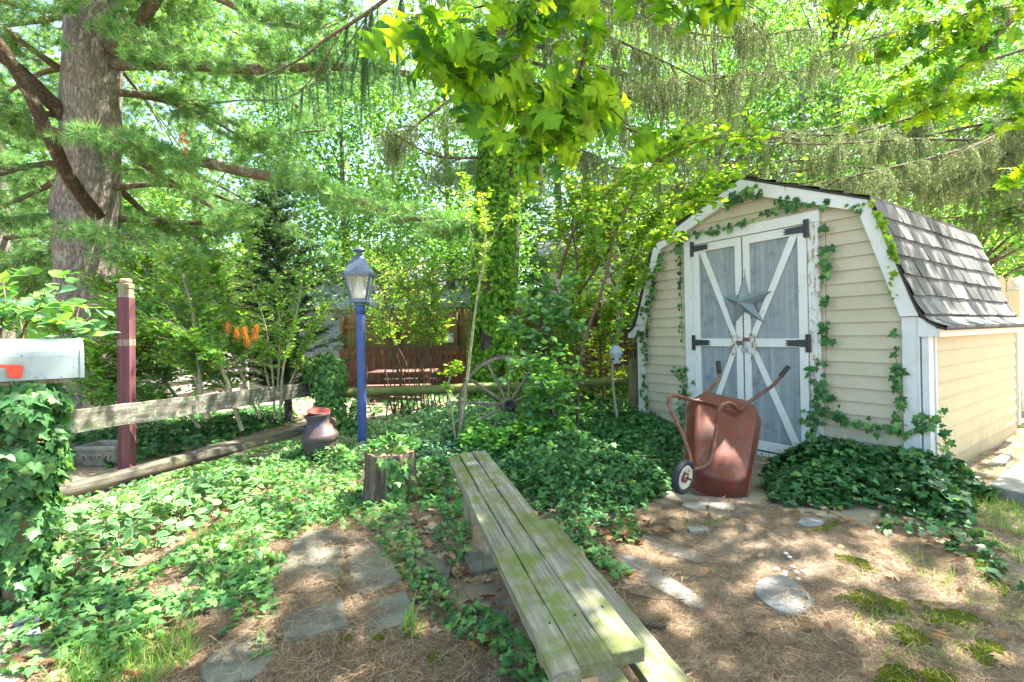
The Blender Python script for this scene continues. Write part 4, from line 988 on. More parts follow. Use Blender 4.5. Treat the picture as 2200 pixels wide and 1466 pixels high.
# ------------------------------------------------------------------ background fences and houses
def picket(mb, c, ex, w, h0, h1, t, kind=0):
    ey = np.cross(ZZ, ex); tip = .10 if kind == 0 else .06
    if kind == 0: pl = [(-w, h0), (w, h0), (w, h1-tip), (w*.62, h1-tip*.85), (w*.8, h1-tip*.55), (w*.3, h1-tip*.12), (0, h1), (-w*.3, h1-tip*.12), (-w*.8, h1-tip*.55), (-w*.62, h1-tip*.85), (-w, h1-tip)]
    else: pl = [(-w, h0), (w, h0), (w, h1-tip), (w*.4, h1), (-w*.4, h1), (-w, h1-tip)]
    mb.prism(pl, c, ex, ZZ, ey, -t, t)
def picket_fence(name, A, B, h, sp, mat, label, grp=None, kind=0, upper=None, posts=2.4):
    A, B = np.array([*A, 0.]), np.array([*B, 0.]); L_ = np.linalg.norm(B-A); ex = (B-A)/L_; ey = np.cross(ZZ, ex)
    if ey[1] > 0: ey = -ey
    f = Thing(name, (A+B)/2, label, 'fence', grp); n = int(L_/sp); R_ = random.Random(4)
    for i in range(n):
        mb = MB(); picket(mb, A + ex*(i+.5)*sp, ex, sp*.46, .05, h + R_.uniform(-.012, .012), .009, kind); f.part('picket', mb, mat[i % len(mat)])
    for hh in (.3, h*.52, h-.32):
        mb = MB(); mb.obox((A+B)/2 + ey*.03 + ZZ*hh, ex*L_/2, ey*.02, ZZ*.045); f.part('rail', mb, mat[-1])
    k = int(L_/posts) + 1
    for i in range(k + 1):
        mb = MB(); q = A + ex*L_*i/k + ey*.07; mb.obox(q + ZZ*(h*.48), ex*.045, ey*.045, ZZ*h*.48); f.part('post', mb, mat[-1])
    return f
fA, fB, fM = at(1440, 700, 8.3)[:2], at(740, 700, 11.6)[:2], at(1130, 700, 9.6)[:2]
picket_fence('picket_fence', fM, fA, 1.82, .095, [redfence, redfence, brownfence, redfence], 'dark red pointed picket fence section right of the ivy covered trunk', 'wooden picket fences along the back of the yard')
picket_fence('picket_fence', fB, fM, 1.80, .105, [brownfence, brownfence, brownfence], 'brown picket fence section behind the lamp post and red table', 'wooden picket fences along the back of the yard')
redp = Thing('low_red_fence', (np.array([*fB, 0]) + np.array([*fM, 0]))/2, 'low dark red board fence standing before the brown picket fence', 'fence')
fa_, fb_ = np.array([*fB, 0.]) + np.array([0, -.35, 0]), np.array([*fM, 0.]) + np.array([0, -.35, 0]); fx_ = nrm(fb_ - fa_); k_n = int(np.linalg.norm(fb_ - fa_)/.14)
for i in range(k_n):
    mb = MB(); picket(mb, fa_ + fx_*(i+.5)*.14, fx_, .064, .04, .98 + .01*(i % 3), .01, 1); redp.part('board', mb, redfence)
for hh in (.22, .86):
    mb = MB(); mb.obox((fa_+fb_)/2 + np.array([0, -.03, hh]), fx_*np.linalg.norm(fb_-fa_)/2, (0, .018, 0), (0, 0, .045)); redp.part('rail', mb, redfence)
gA, gB = at(280, 740, 7.6)[:2], at(520, 740, 10.4)[:2]
picket_fence('grey_picket_fence', gA, gB, 1.02, .12, [greyfence], 'low grey picket fence behind the left shrub', 'wooden picket fences along the back of the yard', 1)
cA, cB = at(2140, 600, 7.6)[:2], at(2440, 600, 7.2)[:2]
picket_fence('cream_picket_fence', cA, cB, 2.03, .13, [cream_wood], 'cream pointed picket fence behind the shed at the right edge', None, 0)
vp = at(2193, 760, 6.6); vp[2] = 0; vpost = Thing('vinyl_post', vp, 'cream vinyl fence post with a round ball cap at the right edge', 'post')
vh = float(at(2193, 622, 6.6)[2]); mb = MB(); mb.obox(vp + ZZ*vh/2, (.075,0,0), (0,.075,0), ZZ*vh/2); vpost.part('post_shaft', mb, vinyl, .006)
mb = MB(); mb.lathe([(.10, 0), (.10, .02), (.05, .045), (.05, .06), (.075, .085), (.085, .115), (.07, .15), (.03, .172), (0, .175)], vp + ZZ*vh, ZZ, 24); vpost.part('ball_cap', mb, whitep)
mb = MB(); mb.box(vp[0]+.08, vp[0]+2.2, vp[1]-.02, vp[1]+.02, .05, vh-.12); mb.box(vp[0]+.08, vp[0]+2.2, vp[1]-.035, vp[1]+.035, vh-.12, vh-.04); vpost.part('fence_panel', mb, vinyl, .004)
# glazed plate on the fence
gp = at(972, 736, 10.3); plate = Thing('half_round_plaque', gp, 'half round blue and white plaque hanging on the back fence', 'plaque')
mb = MB(); arc = [(.20*math.cos(a), .20*math.sin(a)) for a in np.linspace(0, math.pi, 14)]; mb.prism(arc, gp, (1,0,0), ZZ, (0,1,0), -.015, .0); plate.part('plaque_face', mb, whitegl)
mb = MB(); mb.prism([(p*.8, q*.8+.012) for p, q in arc[:9]] , gp - np.array([0,.016,0]), (1,0,0), ZZ, (0,1,0), -.006, 0); plate.part('plaque_inlay', mb, bluebird)
# red picnic table beyond the fence
tc = at(868, 798, 9.2); tz = float(tc[2]); tc = np.array([tc[0], tc[1], 0]); tab = Thing('picnic_table', tc, 'faded red wooden picnic table in the yard behind the lamp post', 'table')
for i in range(5):
    mb = MB(); mb.box(tc[0]-.62, tc[0]+.62, tc[1]-.36+i*.145, tc[1]-.36+i*.145+.135, tz-.02, tz+.02); tab.part('table_board', mb, tablewood)
for sx in (-.45, .45):
    for sy in (-1, 1):
        mb = MB(); mb.tube([tc + np.array([sx, sy*.5, 0]), tc + np.array([sx, -sy*.15, tz-.03])], .045, 4, smooth=False); tab.part('leg', mb, tablewood)
for sy in (-1, 1):
    mb = MB(); mb.box(tc[0]-.62, tc[0]+.62, tc[1]+sy*.62-.11, tc[1]+sy*.62+.11, tz-.24, tz-.2); tab.part('seat_board', mb, tablewood)
    
def house(name, label, x0, x1, y0, depth, hw_, ridge, mat, rmat, winx=(), along_x=True, win_z=(1.0, 2.1)):
    base = np.array([(x0+x1)/2, y0+depth/2, 0]); hs_ = Thing(name, base, label, 'house')
    mb = MB(); h = 0.
    while h < hw_ - .01:
        for (p, q, ox, oy) in (((x0, y0), (x1, y0), 0, -1), ((x0, y0+depth), (x0, y0), -1, 0), ((x1, y0), (x1, y0+depth), 1, 0)):
            mb.add([(p[0]+ox*.015, p[1]+oy*.015, h), (q[0]+ox*.015, q[1]+oy*.015, h), (q[0], q[1], h+.13), (p[0], p[1], h+.13)], [(0,1,2,3)])
        h += .13
    hs_.part('wall', mb, mat)
    mb = MB(); e = .35; ym = y0 + depth/2
    for a, b in (((y0-e, h-.1), (ym, ridge)), ((y0+depth+e, h-.1), (ym, ridge))):
        mb.add([(x0-e, a[0], a[1]), (x1+e, a[0], a[1]), (x1+e, b[0], b[1]), (x0-e, b[0], b[1]), (x0-e, a[0], a[1]-.14), (x1+e, a[0], a[1]-.14), (x1+e, b[0], b[1]-.14), (x0-e, b[0], b[1]-.14)],
               [(0,1,2,3), (7,6,5,4), (0,4,5,1), (0,3,7,4), (1,5,6,2)])
    hs_.part('roof', mb, rmat)
    for sx in (x0, x1):
        mb = MB(); mb.add([(sx, y0, h), (sx, y0+depth, h), (sx, ym, ridge-.12)], [(0,1,2)]); hs_.part('gable', mb, mat)
    for wx in winx:
        mb = MB(); mb.box(wx-.5, wx+.5, y0-.06, y0-.02, win_z[0], win_z[1]); w = hs_.part('window', mb, whitep)
        mb = MB(); mb.box(wx-.42, wx-.02, y0-.07, y0-.061, win_z[0]+.08, win_z[1]-.08); mb.box(wx+.02, wx+.42, y0-.07, y0-.061, win_z[0]+.08, win_z[1]-.08); hs_.part('pane', mb, slate, 0, w)
    return hs_
house('white_house', 'white sided house glimpsed over the red picket fence', at(1180, 600, 15)[0], at(1460, 600, 15)[0], 15, 6, 3.9, 5.0, whitesid, houseroof, (at(1340, 600, 15)[0],), win_z=(1.9, 3.1))
house('grey_roofed_house', 'low house with pale grey roof behind the brown picket fence', at(640, 600, 17)[0], at(1060, 600, 17)[0], 17, 8, 2.35, 4.6, greysid, houseroof, (at(800, 600, 17)[0],), win_z=(.9, 1.9))
house('yellow_house', 'pale yellow and grey house glimpsed through the left shrubs', at(330, 600, 16)[0], at(560, 600, 16)[0], 16, 6, 2.6, 4.2, yellowsid, greyfence, (at(430, 600, 16)[0],))

#=====================================================================  TREES AND PLANTS
def pth(*a):                    # path from (px, py, distance) triples
    return bez([at(*p) for p in a], 5 * (len(a) - 1))
def sample(paths, n, rs, t0=.2, t1=1., pw=1.):
    """n random points on paths with their directions"""
    ln = np.array([sum(np.linalg.norm(p[i+1]-p[i]) for i in range(len(p)-1)) for p in paths]); pr = ln**pw; pr /= pr.sum()
    k = rs.choice(len(paths), n, p=pr); P = np.zeros((n, 3)); D = np.zeros((n, 3)); T = np.zeros(n)
    for i, j in enumerate(k):
        p = paths[j]; t = rs.uniform(t0, t1); f = t * (len(p) - 1); a = min(int(f), len(p) - 2); q = f - a
        P[i] = p[a] * (1-q) + p[a+1] * q; D[i] = p[a+1] - p[a]; T[i] = t
    return P, nrm(D), T
def side_dirs(D, rs, fwd=.6, side=1., up=0., spread=.3):
    n = len(D); s = np.cross(D, [0, 0, 1.]); s = nrm(s + 1e-6) * rs.choice([-1, 1], n)[:, None] * side
    return nrm(s + D * fwd + rs.normal(size=(n, 3)) * spread + np.array([0, 0, up]))
def sticks(P, D, L, r): return inst(PRISM, P, D, nrm(np.cross(D, RS.normal(size=D.shape))), np.stack([r * np.ones(len(P)), L * np.ones(len(P)), r * np.ones(len(P))], 1))
def pine_foliage(paths, n, rs, L=(.3, .8), m=12, size=.10, t0=.2, droop=-.06):
    P, D, T = sample(paths, n, rs, t0); sd = side_dirs(D, rs, .7, 1., droop, .25); l = rs.uniform(L[0], L[1], n)
    st = sticks(P, sd, l, .0035); tw = []; out = []
    t = rs.uniform(.25, 1.05, (n, m)); off = rs.normal(size=(n, m, 3)) * .11 * l[:, None, None]; off[..., 2] *= .5
    Q = P[:, None] + sd[:, None] * (l[:, None] * t)[..., None]; Q2 = (Q + off).reshape(-1, 3); Qs = (Q - sd[:, None] * .06).reshape(-1, 3)
    dv = Q2 - Qs; ll = np.linalg.norm(dv, axis=1); st2 = sticks(Qs, nrm(dv), ll, .002)
    td = nrm(np.repeat(sd, m, 0) * 1. + nrm(dv) * .5 + rs.normal(size=(n*m, 3)) * .35 + [0, 0, .1]); g_ = rs.integers(0, 5, n*m)
    for k in range(5):
        s = g_ == k; out.append(inst(TUFTS[k], Q2[s], td[s], nrm(rs.normal(size=(s.sum(), 3))), size * rs.uniform(.75, 1.2, s.sum())))
    return merge(out), merge([st, st2])
def limb_obj(th, path, r0, r1, mat, name='limb', n=10, jit=.15, parent=None, label=None):
    mb = MB(); mb.tube(path, taper(r0, r1, len(path)), n, True, 0, 1., jit, True, random.random()*9); return th.part(name, mb, mat, 0, parent, label)
def trunk_obj(th, pts, rads, mat, n=64, rough=.05, name='trunk', bumps=()):
    path = bez(pts, 8*(len(pts)-1)*3); rr = np.interp(np.linspace(0, 1, len(path)), np.linspace(0, 1, len(rads)), rads); vs = []; P = path
    for i, c in enumerate(P):
        for j in range(n):
            a = 2*math.pi*j/n; q = Vector((math.cos(a)*3.2, math.sin(a)*3.2, c[2]*1.6)); r = rr[i]*(1 + rough*mnoise.noise(q) + rough*.6*mnoise.noise(q*3.1))
            for (bz, ba, bs, bh) in bumps:
                d = math.hypot((c[2]-bz), rr[i]*((a-ba+math.pi) % (2*math.pi)-math.pi)); r += bh*math.exp(-(d/bs)**2) - .6*bh*math.exp(-(d/(bs*.35))**2)
            vs.append(c + np.array([math.cos(a)*r, math.sin(a)*r, 0]))
    mb = MB(); mb.add(vs, [(i*n+j, i*n+(j+1) % n, (i+1)*n+(j+1) % n, (i+1)*n+j) for i in range(len(P)-1) for j in range(n)], 0, True); return th.part(name, mb, mat)

# ---- white pine on the left
rs = np.random.default_rng(11)
tb_ = at(196, 930, 6.5); tb_[2] = 0
pine = Thing('white_pine', tb_, 'big white pine with furrowed grey trunk and long needled limbs at left', 'tree')
def tp_(px_, py_, Z=6.5): return at(px_, py_, Z)
trunk_obj(pine, [tb_ - ZZ*.1 + np.array([.03,0,0]), tp_(200, 800), tp_(192, 650), tp_(187, 500), tp_(192, 400), tp_(196, 250), tp_(200, 100), tp_(205, -60), at(212, -500, 6.6), at(220, -1000, 6.7)],
          [.46, .38, .36, .355, .335, .33, .32, .31, .27, .20], pinebark, 80, .05, bumps=((float(tp_(150, 440)[2]), math.pi*1.22, .17, .075),))
main = [pth((212, 468, 6.05), (150, 385, 5.7), (100, 280, 5.4), (45, 170, 5.2), (-30, 60, 5.0), (-150, -60, 4.8)),
        pth((150, 262, 6.3), (95, 205, 6.1), (40, 150, 6.0), (-60, 80, 5.8), (-200, 40, 5.6)),
        pth((150, 300, 6.3), (80, 275, 6.1), (0, 250, 5.9), (-120, 240, 5.6)),
        pth((125, 465, 6.4), (60, 470, 6.2), (0, 478, 6.), (-160, 500, 5.6)),
        pth((240, 110, 6.4), (290, 55, 6.3), (330, 5, 6.2), (400, -110, 6.0), (500, -260, 5.8)),
        pth((250, 140, 6.4), (400, 141, 6.2), (560, 150, 6.0), (700, 143, 5.9), (820, 152, 5.8), (960, 170, 5.7)),
        pth((245, 308, 6.4), (330, 325, 6.2), (450, 352, 6.0), (600, 385, 5.9), (700, 405, 5.8), (790, 440, 5.8), (880, 468, 5.8), (975, 474, 5.8)),
        pth((285, 340, 6.3), (350, 380, 6.3), (430, 430, 6.4), (520, 485, 6.5)),
        pth((240, 470, 6.6), (400, 478, 7.2), (560, 495, 7.8)),
        pth((270, 40, 6.5), (360, 70, 7.0), (450, 125, 7.4), (560, 160, 7.8), (640, 230, 8.0)),
        pth((255, 200, 6.5), (400, 215, 7.2), (520, 275, 7.6), (560, 290, 7.8), (700, 280, 8.2)),
        pth((240, -30, 6.5), (420, -20, 6.2), (560, 40, 6.0), (680, 60, 5.9), (760, 30, 5.8)),
        pth((240, 560, 6.6), (120, 600, 7.4), (20, 610, 8.0)), pth((130, 150, 6.3), (60, 100, 5.9), (-20, 40, 5.6)),
        pth((140, 380, 6.8), (60, 420, 7.3), (-60, 470, 7.8)), pth((150, 520, 6.8), (60, 560, 7.2), (-80, 600, 7.6)),
        pth((250, 400, 6.8), (360, 500, 7.4), (470, 560, 7.9)), pth((160, 20, 6.2), (80, 20, 5.7), (-40, -10, 5.3))]
rad = [(.080, .05), (.095, .06), (.085, .06), (.05, .03), (.10, .055), (.075, .035), (.09, .028), (.045, .02), (.05, .02), (.07, .03), (.05, .015), (.06, .02), (.045, .015), (.05, .02), (.05, .02), (.05, .02), (.05, .015), (.05, .02)]
for i, (p, (a, b)) in enumerate(zip(main, rad)): limb_obj(pine, p, a, b, darklimb if i < 2 else limbbark)
extra = []
for k in range(26):              # further whorls, out to the sides and behind
    z = 2.2 + k*.24; az = math.radians(rs.uniform(-65, 130)) if k % 3 else math.radians(rs.uniform(130, 230)); c = tb_ + np.array([.05, 0, z]); L_ = rs.uniform(2.6, 4.2) * (1 - z/24)
    d = np.array([math.cos(az), math.sin(az), 0]); 
    if d[1] < -.2: L_ *= .6
    extra.append([c + d*L_*t + ZZ*(.35*t - .9*t*t)*L_*.4 + np.array([0, 0, .05*math.sin(t*7+k)]) for t in np.linspace(.05, 1, 9)])
for p in extra: limb_obj(pine, p, .045, .01, limbbark, n=6)
f1, s1 = pine_foliage(main[2:4] + main[13:], 150, rs, (.3, .75), 10, .128, .12)
f2, s2_ = pine_foliage(main[4:13], 430, rs, (.3, .85), 10, .128, .08)
f3, s3 = pine_foliage(extra, 600, rs, (.3, .85), 9, .13, .2)
pine.cloud('needle_foliage', merge([f1, f2, f3]), pinem); pine.cloud('twigs', merge([s1, s2_, s3]), twigm)

# ---- second pine far behind
def far_pine(base, H_, label, seed, spread=4.5, n=26, ns=420, size=.17, grp='pines standing beyond the back fence'):
    r_ = np.random.default_rng(seed); t = Thing('pine_tree', base, label, 'tree', grp); base = np.array(base, float)
    mb = MB(); mb.tube([base - ZZ*.1, base + ZZ*H_*.5, base + ZZ*H_], [.28, .2, .05], 14); t.part('trunk', mb, pinebark); ps = []
    for k in range(n):
        z = H_*(.12 + .83*k/n); az = k*2.4 + r_.uniform(-.4, .4); L_ = spread*(1.05 - z/H_)*r_.uniform(.8, 1.1); d = np.array([math.cos(az), math.sin(az), 0])
        ps.append([base + ZZ*z + d*L_*q + ZZ*(.3*q - .45*q*q)*L_*.5 for q in np.linspace(.02, 1, 7)])
    [limb_obj(t, p, .06, .012, limbbark, n=5, jit=0) for p in ps]
    f, s = pine_foliage(ps, ns, r_, (.4, 1.1), 10, size, .2); t.cloud('needle_foliage', f, pinem); t.cloud('twigs', s, twigm)
far_pine((-12.3, 13.3, 0), 11, 'tall pine standing far behind the white pine trunk', 21)
far_pine((-.35, 15, 0), 12, 'tall pine beyond the brown fence behind the ivy covered trunk', 22)
far_pine((9.5, 15, 0), 10, 'tall pine far behind the shed roof', 23, 4.0)
far_pine((-10.5, 9.5, 0), 9, 'dense pine at the left edge behind the white pine trunk', 24, 4.2, 26, 420)

# ---- norway spruces: limbs hung with drooping twigs
def spruce_strings(P, L, rs, per=95, nl=.022, w=.0045, sway=.17, down=1.):
    n = len(P); Dn = nrm(np.concatenate([rs.normal(size=(n, 2))*sway, -np.full((n, 1), down)], 1)); core = sticks(P, Dn, L, .002)
    cnt = np.maximum(6, (L*per).astype(int)); idx = np.repeat(np.arange(n), cnt); t = rs.uniform(0.02, 1, len(idx)); Q = P[idx] + Dn[idx]*(L[idx]*t)[:, None]
    rad_ = rs.normal(size=(len(idx), 3)); rad_ -= Dn[idx]*np.sum(rad_*Dn[idx], 1)[:, None]; rad_ = nrm(rad_); d = nrm(rad_*.9 + Dn[idx]*.75)
    s = np.stack([np.full(len(idx), w), nl*rs.uniform(.7, 1.2, len(idx)), np.ones(len(idx))], 1)
    return inst(NEEDLE, Q, d, nrm(rs.normal(size=(len(idx), 3))), s), core
def spruce(th, limbs, rads, rs, per_m=50, lat=9, latL=(.35, .9), strL=(.15, .5), mats=(sprucem, limbbark), per=190, w=.0085, nl=.038):
    for p, (a, b) in zip(limbs, rads): limb_obj(th, p, a, b, mats[1], n=8)
    lats = []; mb = MB()
    P, D, T = sample(limbs, lat*len(limbs), rs, .12, 1.); sd = side_dirs(D, rs, .8, .8, -.12, .2)
    for i in range(len(P)):
        l = rs.uniform(*latL)*(1.1 - .6*T[i]); q = [P[i] + sd[i]*l*t + ZZ*(-.28*t*t)*l for t in np.linspace(0, 1, 5)]; lats.append(q); mb.tube(q, taper(.011, .004, 5), 4)
    th.part('branchlets', mb, twigm)['kind'] = 'stuff'
    allp = limbs + lats; tot = sum(sum(np.linalg.norm(p[i+1]-p[i]) for i in range(len(p)-1)) for p in allp)
    SP, SD, ST = sample(lats, int(tot*per_m*.85), rs, .03, 1.); s3, _, _ = sample(limbs, int(tot*per_m*.15), rs, .03, 1.); SP = np.concatenate([SP, s3])
    cl_ = n2(SP[:, 0]*1.6 + SP[:, 2]*.7, SP[:, 1]*1.6, 1., 6.); SP = SP[cl_ > -.30]; cl_ = cl_[cl_ > -.30]; SP = SP + rs.normal(size=SP.shape)*.04
    L = rs.uniform(*strL, len(SP))*rs.uniform(.35, 1, len(SP))*(1 + .8*cl_)
    f, c = spruce_strings(SP, L, rs, per, nl, w)
    # needles along the branchlets themselves
    SP2, SD2, _ = sample(lats, int(len(lats)*170), rs); d = nrm(SD2*.6 + rs.normal(size=SP2.shape)*.7 + [0, 0, .2]); f2 = inst(NEEDLE, SP2, d, nrm(rs.normal(size=SP2.shape)), np.stack([np.full(len(SP2), w*1.2), nl*1.1*np.ones(len(SP2)), np.ones(len(SP2))], 1))
    th.cloud('hanging_foliage', merge([f, f2]), mats[0]); th.cloud('twigs', c, twigm)

rs = np.random.default_rng(31)
sp0 = at(1066, 872, 7.9); sp0[2] = 0
spr = Thing('ivy_covered_spruce', sp0, 'tall dark spruce in the centre whose trunk is wrapped in ivy', 'tree')
trunk_obj(spr, [sp0 - ZZ*.1, at(1068, 780, 7.9), at(1072, 600, 7.9), at(1078, 400, 7.9), at(1090, 200, 7.9), at(1105, 0, 7.9), at(1125, -400, 7.9)], [.50, .36, .33, .31, .29, .27, .22], sprucebark, 64, .06)
lim = [pth((1100, 40, 7.9), (1250, 60, 7.6), (1400, 120, 7.3), (1560, 200, 7.1)), pth((1090, 160, 7.9), (1230, 220, 7.6), (1380, 290, 7.4), (1500, 330, 7.2)),
       pth((1090, 250, 7.8), (1180, 290, 7.2), (1290, 340, 6.8)), pth((1080, 150, 7.9), (960, 220, 7.6), (850, 300, 7.4), (840, 280, 7.2)), pth((1080, 330, 7.9), (1000, 340, 7.6), (920, 330, 7.3), (835, 280, 7.1)),
       pth((1110, -100, 7.9), (1300, -60, 7.2), (1480, 0, 6.8), (1640, 60, 6.5)), pth((1110, -160, 7.9), (1400, -200, 8.2), (1600, -120, 8.4), (1780, -20, 8.6)), pth((1100, 30, 7.9), (1180, 60, 6.9), (1260, 150, 6.2)),
       pth((1100, -60, 7.9), (980, -60, 7.2), (900, 0, 6.9)), pth((1110, -260, 7.9), (1300, -180, 7.4), (1480, -80, 7.2), (1620, 20, 7.1)), pth((1110, -120, 8), (1350, 30, 8.4), (1560, 80, 8.8), (1760, 60, 9.2)), pth((1100, 120, 8), (1350, 190, 9.), (1600, 160, 9.6), (1800, 150, 10.)), pth((1110, -300, 8), (1500, -260, 8), (1750, -140, 8), (1900, -30, 8)), pth((1090, 80, 7.9), (1330, 160, 8.5), (1500, 250, 9.0)), pth((1110, -50, 7.9), (1300, 0, 9.), (1500, 90, 9.8)), pth((1090, 300, 8), (1250, 330, 8.8), (1400, 400, 9.2))]
spruce(spr, lim, [(.035, .008)]*len(lim), rs, 30, 24, (.3, .9), (.15, .65))
rs = np.random.default_rng(32)
fs0 = np.array([-.55, 5.6, 0]); 
nsp = Thing('drooping_spruce', (2.0, 1.2, 0), 'spruce branch ends drooping into view at upper left of centre', 'tree')
lim2 = [pth((1300, -420, 3.6), (1000, -190, 4.0), (870, -40, 4.3), (800, 20, 4.4), (700, 85, 4.4), (640, 130, 4.4), (560, 168, 4.4)), pth((870, -40, 4.3), (850, 40, 4.4), (830, 90, 4.5)),
        pth((800, 15, 4.4), (740, 110, 4.45), (690, 170, 4.5), (620, 200, 4.5)), pth((800, 15, 4.4), (790, 60, 4.3), (775, 120, 4.3)), pth((740, 60, 4.4), (640, 200, 4.3), (520, 215, 4.3), (450, 222, 4.3))]
for p, (a, b) in zip(lim2, [(.03, .006), (.010, .004), (.008, .003), (.007, .003), (.006, .003)]): limb_obj(nsp, p, a, b, twigm, 'branch', 6, .05)
mb = MB(); mb.tube([np.array([3.6, -1.6, -.1]), np.array([3.5, -1.6, 3]), np.array([3.4, -1.5, 7])], [.22, .19, .12], 16); nsp.part('trunk', mb, sprucebark)
mb = MB(); mb.tube([np.array([3.45, -1.5, 5.2]), at(1700, -900, 2.8), at(1300, -420, 3.6)], [.07, .045, .03], 8); nsp.part('limb', mb, limbbark)
SP, SD, ST = sample([lim2[0][14:]] + lim2[1:4], 60, rs, .0, 1., .6); L = rs.uniform(.25, .95, len(SP)); L[:20] *= .6
f, c = spruce_strings(SP, L, rs, 800, .031, .0045, .10)
SP2, SD2, _ = sample([lim2[4], lim2[0][-8:]], 1600, rs, .3, 1.); f2 = inst(NEEDLE, SP2, nrm(SD2*.8 + rs.normal(size=SP2.shape)*.6), nrm(rs.normal(size=SP2.shape)), np.stack([np.full(len(SP2), .0045), np.full(len(SP2), .03), np.ones(len(SP2))], 1))
nsp.cloud('hanging_foliage', merge([f, f2]), sprucen); nsp.cloud('twigs', c, twigm)

rs = np.random.default_rng(33)
r0 = at(2380, 850, 9.5); r0[2] = 0
sprr = Thing('norway_spruce', r0, 'wide grey green spruce with long drooping limbs behind the shed roof', 'tree')
trunk_obj(sprr, [r0 - ZZ*.1, r0 + ZZ*3, r0 + ZZ*7, r0 + ZZ*11], [.32, .26, .18, .06], sprucebark, 32)
lim = [pth((2370, 180, 9.2), (2240, 250, 8.6), (2100, 310, 8.0), (1960, 350, 7.6), (1800, 385, 7.3), (1730, 400, 7.2)), pth((2370, 330, 9.2), (2200, 340, 8.4), (2050, 370, 8.0), (1900, 400, 7.7)),
       pth((2370, 120, 9.4), (2200, 170, 9.2), (2000, 240, 9.0), (1800, 290, 8.8), (1620, 270, 8.7), (1500, 230, 8.6)), pth((2370, 220, 9.4), (2200, 250, 9.3), (2000, 290, 9.2), (1840, 330, 9.0), (1650, 350, 8.9), (1480, 340, 8.8)),
       pth((2370, 250, 9.4), (2250, 290, 8.6), (2160, 330, 8.0), (2080, 400, 7.5)), pth((2370, 400, 9.4), (2250, 420, 9.0), (2130, 460, 8.8), (2000, 470, 8.6)),
       pth((2370, 60, 9.4), (2100, 140, 9.8), (1850, 260, 10.2), (1600, 300, 10.6)), pth((2370, 300, 9.6), (2150, 350, 9.8), (1900, 380, 9.9), (1650, 400, 10.)), pth((2370, 420, 9.6), (2200, 500, 10.4), (2100, 560, 11)),
       pth((2370, -60, 9.6), (2200, 0, 9.), (1950, 60, 8.2), (1750, 120, 8.)), pth((2370, 360, 9.4), (2200, 390, 8.9), (2050, 420, 8.6), (1900, 400, 8.4), (1780, 400, 8.3)), pth((2370, 280, 9.4), (2180, 300, 8.8), (1960, 300, 8.5), (1760, 310, 8.4), (1560, 300, 8.3)), pth((2370, 340, 9.6), (2100, 400, 9.4), (1850, 360, 9.2), (1600, 380, 9.1), (1420, 400, 9.)), pth((2370, 150, 9.2), (2220, 230, 8.2), (2140, 290, 7.6), (2060, 330, 7.2)), pth((1730, 300, 8.8), (1650, 300, 8.4), (1560, 360, 8.2))]
spruce(sprr, lim, [(.038, .010)]*len(lim), rs, 36, 30, (.35, 1.0), (.12, .48))
# ---- ivy on the centre trunk
rs = np.random.default_rng(41)
def trunk_ivy(n, zlo, zhi, pf, rf, a0, a1, size, mats, rs, off=.05):
    z = rs.uniform(zlo, zhi, n); a = rs.uniform(a0, a1, n); c = np.array([pf(q) for q in z]); r = np.array([rf(q) for q in z]) + rs.uniform(.01, off, n) + .05*np.maximum(0, n2(a*2, z*1.5, 1., 4.))
    o = np.stack([np.cos(a), np.sin(a), np.zeros(n)], 1); P = c + o*r[:, None]
    keep = n2(a*1.6, z*2.2, 1., 8.) > -.32; P, o = P[keep], o[keep]; m = len(P)
    return inst(IVY, P, np.array([0, 0, -1.]) + rs.normal(size=(m, 3))*.45, nrm(o + rs.normal(size=(m, 3))*.35 + [0, 0, .35]), size*rs.uniform(.55, 1.25, m))
pf = lambda z: np.array([np.interp(z, [0, 2, 4, 7], [sp0[0], at(1072, 600, 7.9)[0], at(1080, 380, 7.9)[0], at(1105, 0, 7.9)[0]]), 7.9, z])
rf = lambda z: np.interp(z, [0, .8, 2.2, 4, 7], [.5, .36, .33, .31, .27])
A = trunk_ivy(13500, .2, 4.6, pf, rf, math.pi*.75, math.pi*1.72, .065, None, rs, .14)
B = trunk_ivy(900, .2, 1.4, pf, rf, math.pi*1.5, math.pi*2.1, .07, None, rs, .05)
ivt = Thing('climbing_ivy', tuple(sp0), 'thick ivy climbing the trunk of the centre spruce', 'ivy'); ivt.cloud('ivy_leaves', merge([A, B]), ivyt)
mb = MB()
for k in range(9):
    a = math.pi*(1.0 + .07*k); mb.tube([pf(z) + np.array([math.cos(a + .25*math.sin(z*2+k)), math.sin(a + .25*math.sin(z*2+k)), 0])*(rf(z)+.012) for z in np.linspace(.0, 4.4, 16)], .012, 5)
ivt.part('vine_stem', mb, twigm)

